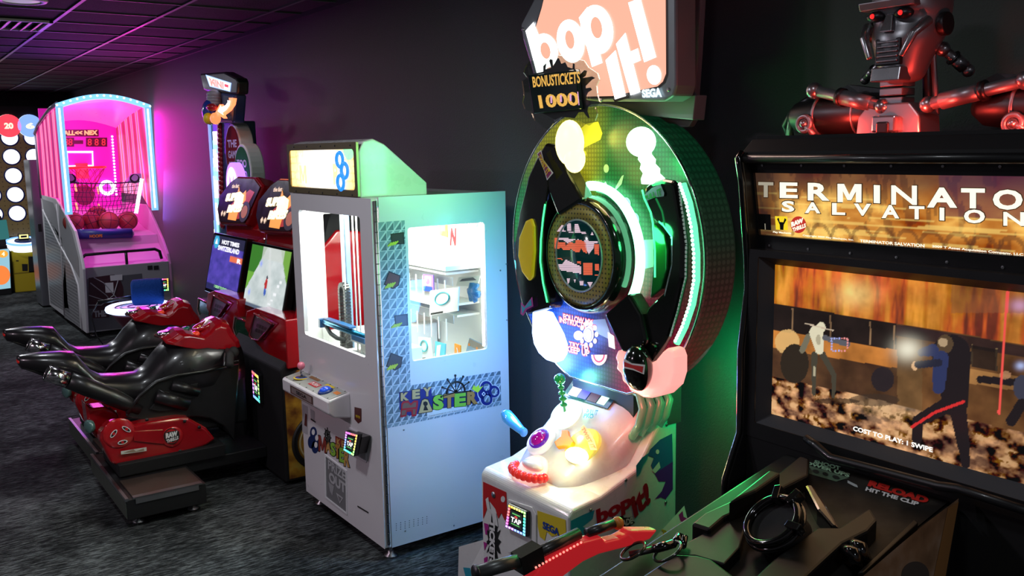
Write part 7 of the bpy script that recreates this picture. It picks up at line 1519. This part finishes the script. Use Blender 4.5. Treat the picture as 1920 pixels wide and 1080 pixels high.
c = on('z', .72, 40, 440); c = V(XY-.12, 1.83, .72); b = MB(); b.lathe(c-V(0, 0, .10), (.18, 0, 1), [(.20, 0), (.235, .06), (.24, .10), (.22, .12), (.001, .12)], em('top_white', (.75, .85, 1), 1.7), 36); b.torus(c+V(.02, 0, .02), (.18, 0, 1), .235, .016, em('top_blue', (.15, .35, 1), 2), 36, 6); tp2 = b.build('round_top', None, yc, label='round blue-white lit top')
b = MB(); b.lathe(c+V(0, .0, .02), (.18, 0, 1), [(.13, 0), (.12, .02), (.001, .025)], mat('top_navy', (.02, .04, .15), .3), 26); b.box(c+V(-.04, -.07, .05), c+V(.04, .07, .13), BLK); tp3 = b.build('reader_block', None, tp2); b = MB(); b.box(c+V(.041, -.06, .06), c+V(.045, .06, .12), em('rb1', (.9, .8, .3), 1.5)); b.box(c+V(.045, -.04, .075), c+V(.047, .04, .105), KINK); b.build('reader_lights', None, tp3)
bc = thing('cartoon_game', (-14.9, 1.3, 0), 'small game cabinet with dark screen and orange ball picture at the frame edge', 'arcade machine')
XQ = -14.9; f = X(XQ); a = f(22, 545); b = MB(); b.box((XQ-.5, .95, 0), (XQ, a.y, .72), BLKM); b.prism([V(XQ-.05, .95, .72), V(XQ-.35, .95, 1.12), V(XQ-.5, .95, 1.12), V(XQ-.5, .95, .72)], (0, a.y-.95, 0), BLKM); bq = b.build('cabinet', BLKM, bc, bevel=.01)
b = MB(); shape(b, [(-20, 470), (17, 466), (20, 540), (-20, 545)], em('panel_pale', (.35, .65, .80), .9), .002, f); shape(b, oval(2, 516, 17, 18), em('ball_orange', (1, .25, .05), 1), .003, f); shape(b, oval(5, 476, 10, 7), em('dot_orange', (1, .45, .05), 1), .004, f); letters(b, '4', [f(3, 472), f(9, 472), f(9, 480), f(3, 480)], em('cap_text', (1, .9, .6), 1.4), .006, .04)
b.build('front_picture', None, bq); b = MB(); PLs = PL((XQ-.05, 1, .72), (XQ-.05, 2, .72), (XQ-.35, 1, 1.12)); shape(b, [PLs(*p) for p in ((-20, 415), (12, 412), (18, 448), (-20, 452))], em('screen_teal', (.02, .16, .16), .9), .004); b.build('screen', None, bq)
# grey post cabinet standing between the board and the basketball game
gp_ = thing('steel_cabinet', (-13.3, 1.78, 0), 'narrow grey steel cabinet against the left flank of the basketball game', 'cabinet')
b = MB(); b.box((-13.7, 1.74, .02), (-13.25, 1.86, 1.93), mat('post_steel', (.26, .27, .30), .3, .6)); b.build('cabinet_body', None, gp_, bevel=.012)
b = MB(); b.box((-13.2485, 1.78, 1.0), (-13.244, 1.82, 1.10), KINK); b.build('lock', None, gp_)
b = MB(); b.box((-7.72, WY-.012, .28), (-7.65, WY-.001, .42), WHT); tag(b.build('wall_outlet', WHT, bevel=.003), 'small white wall outlet low on the grey wall beside the basketball game', 'outlet')
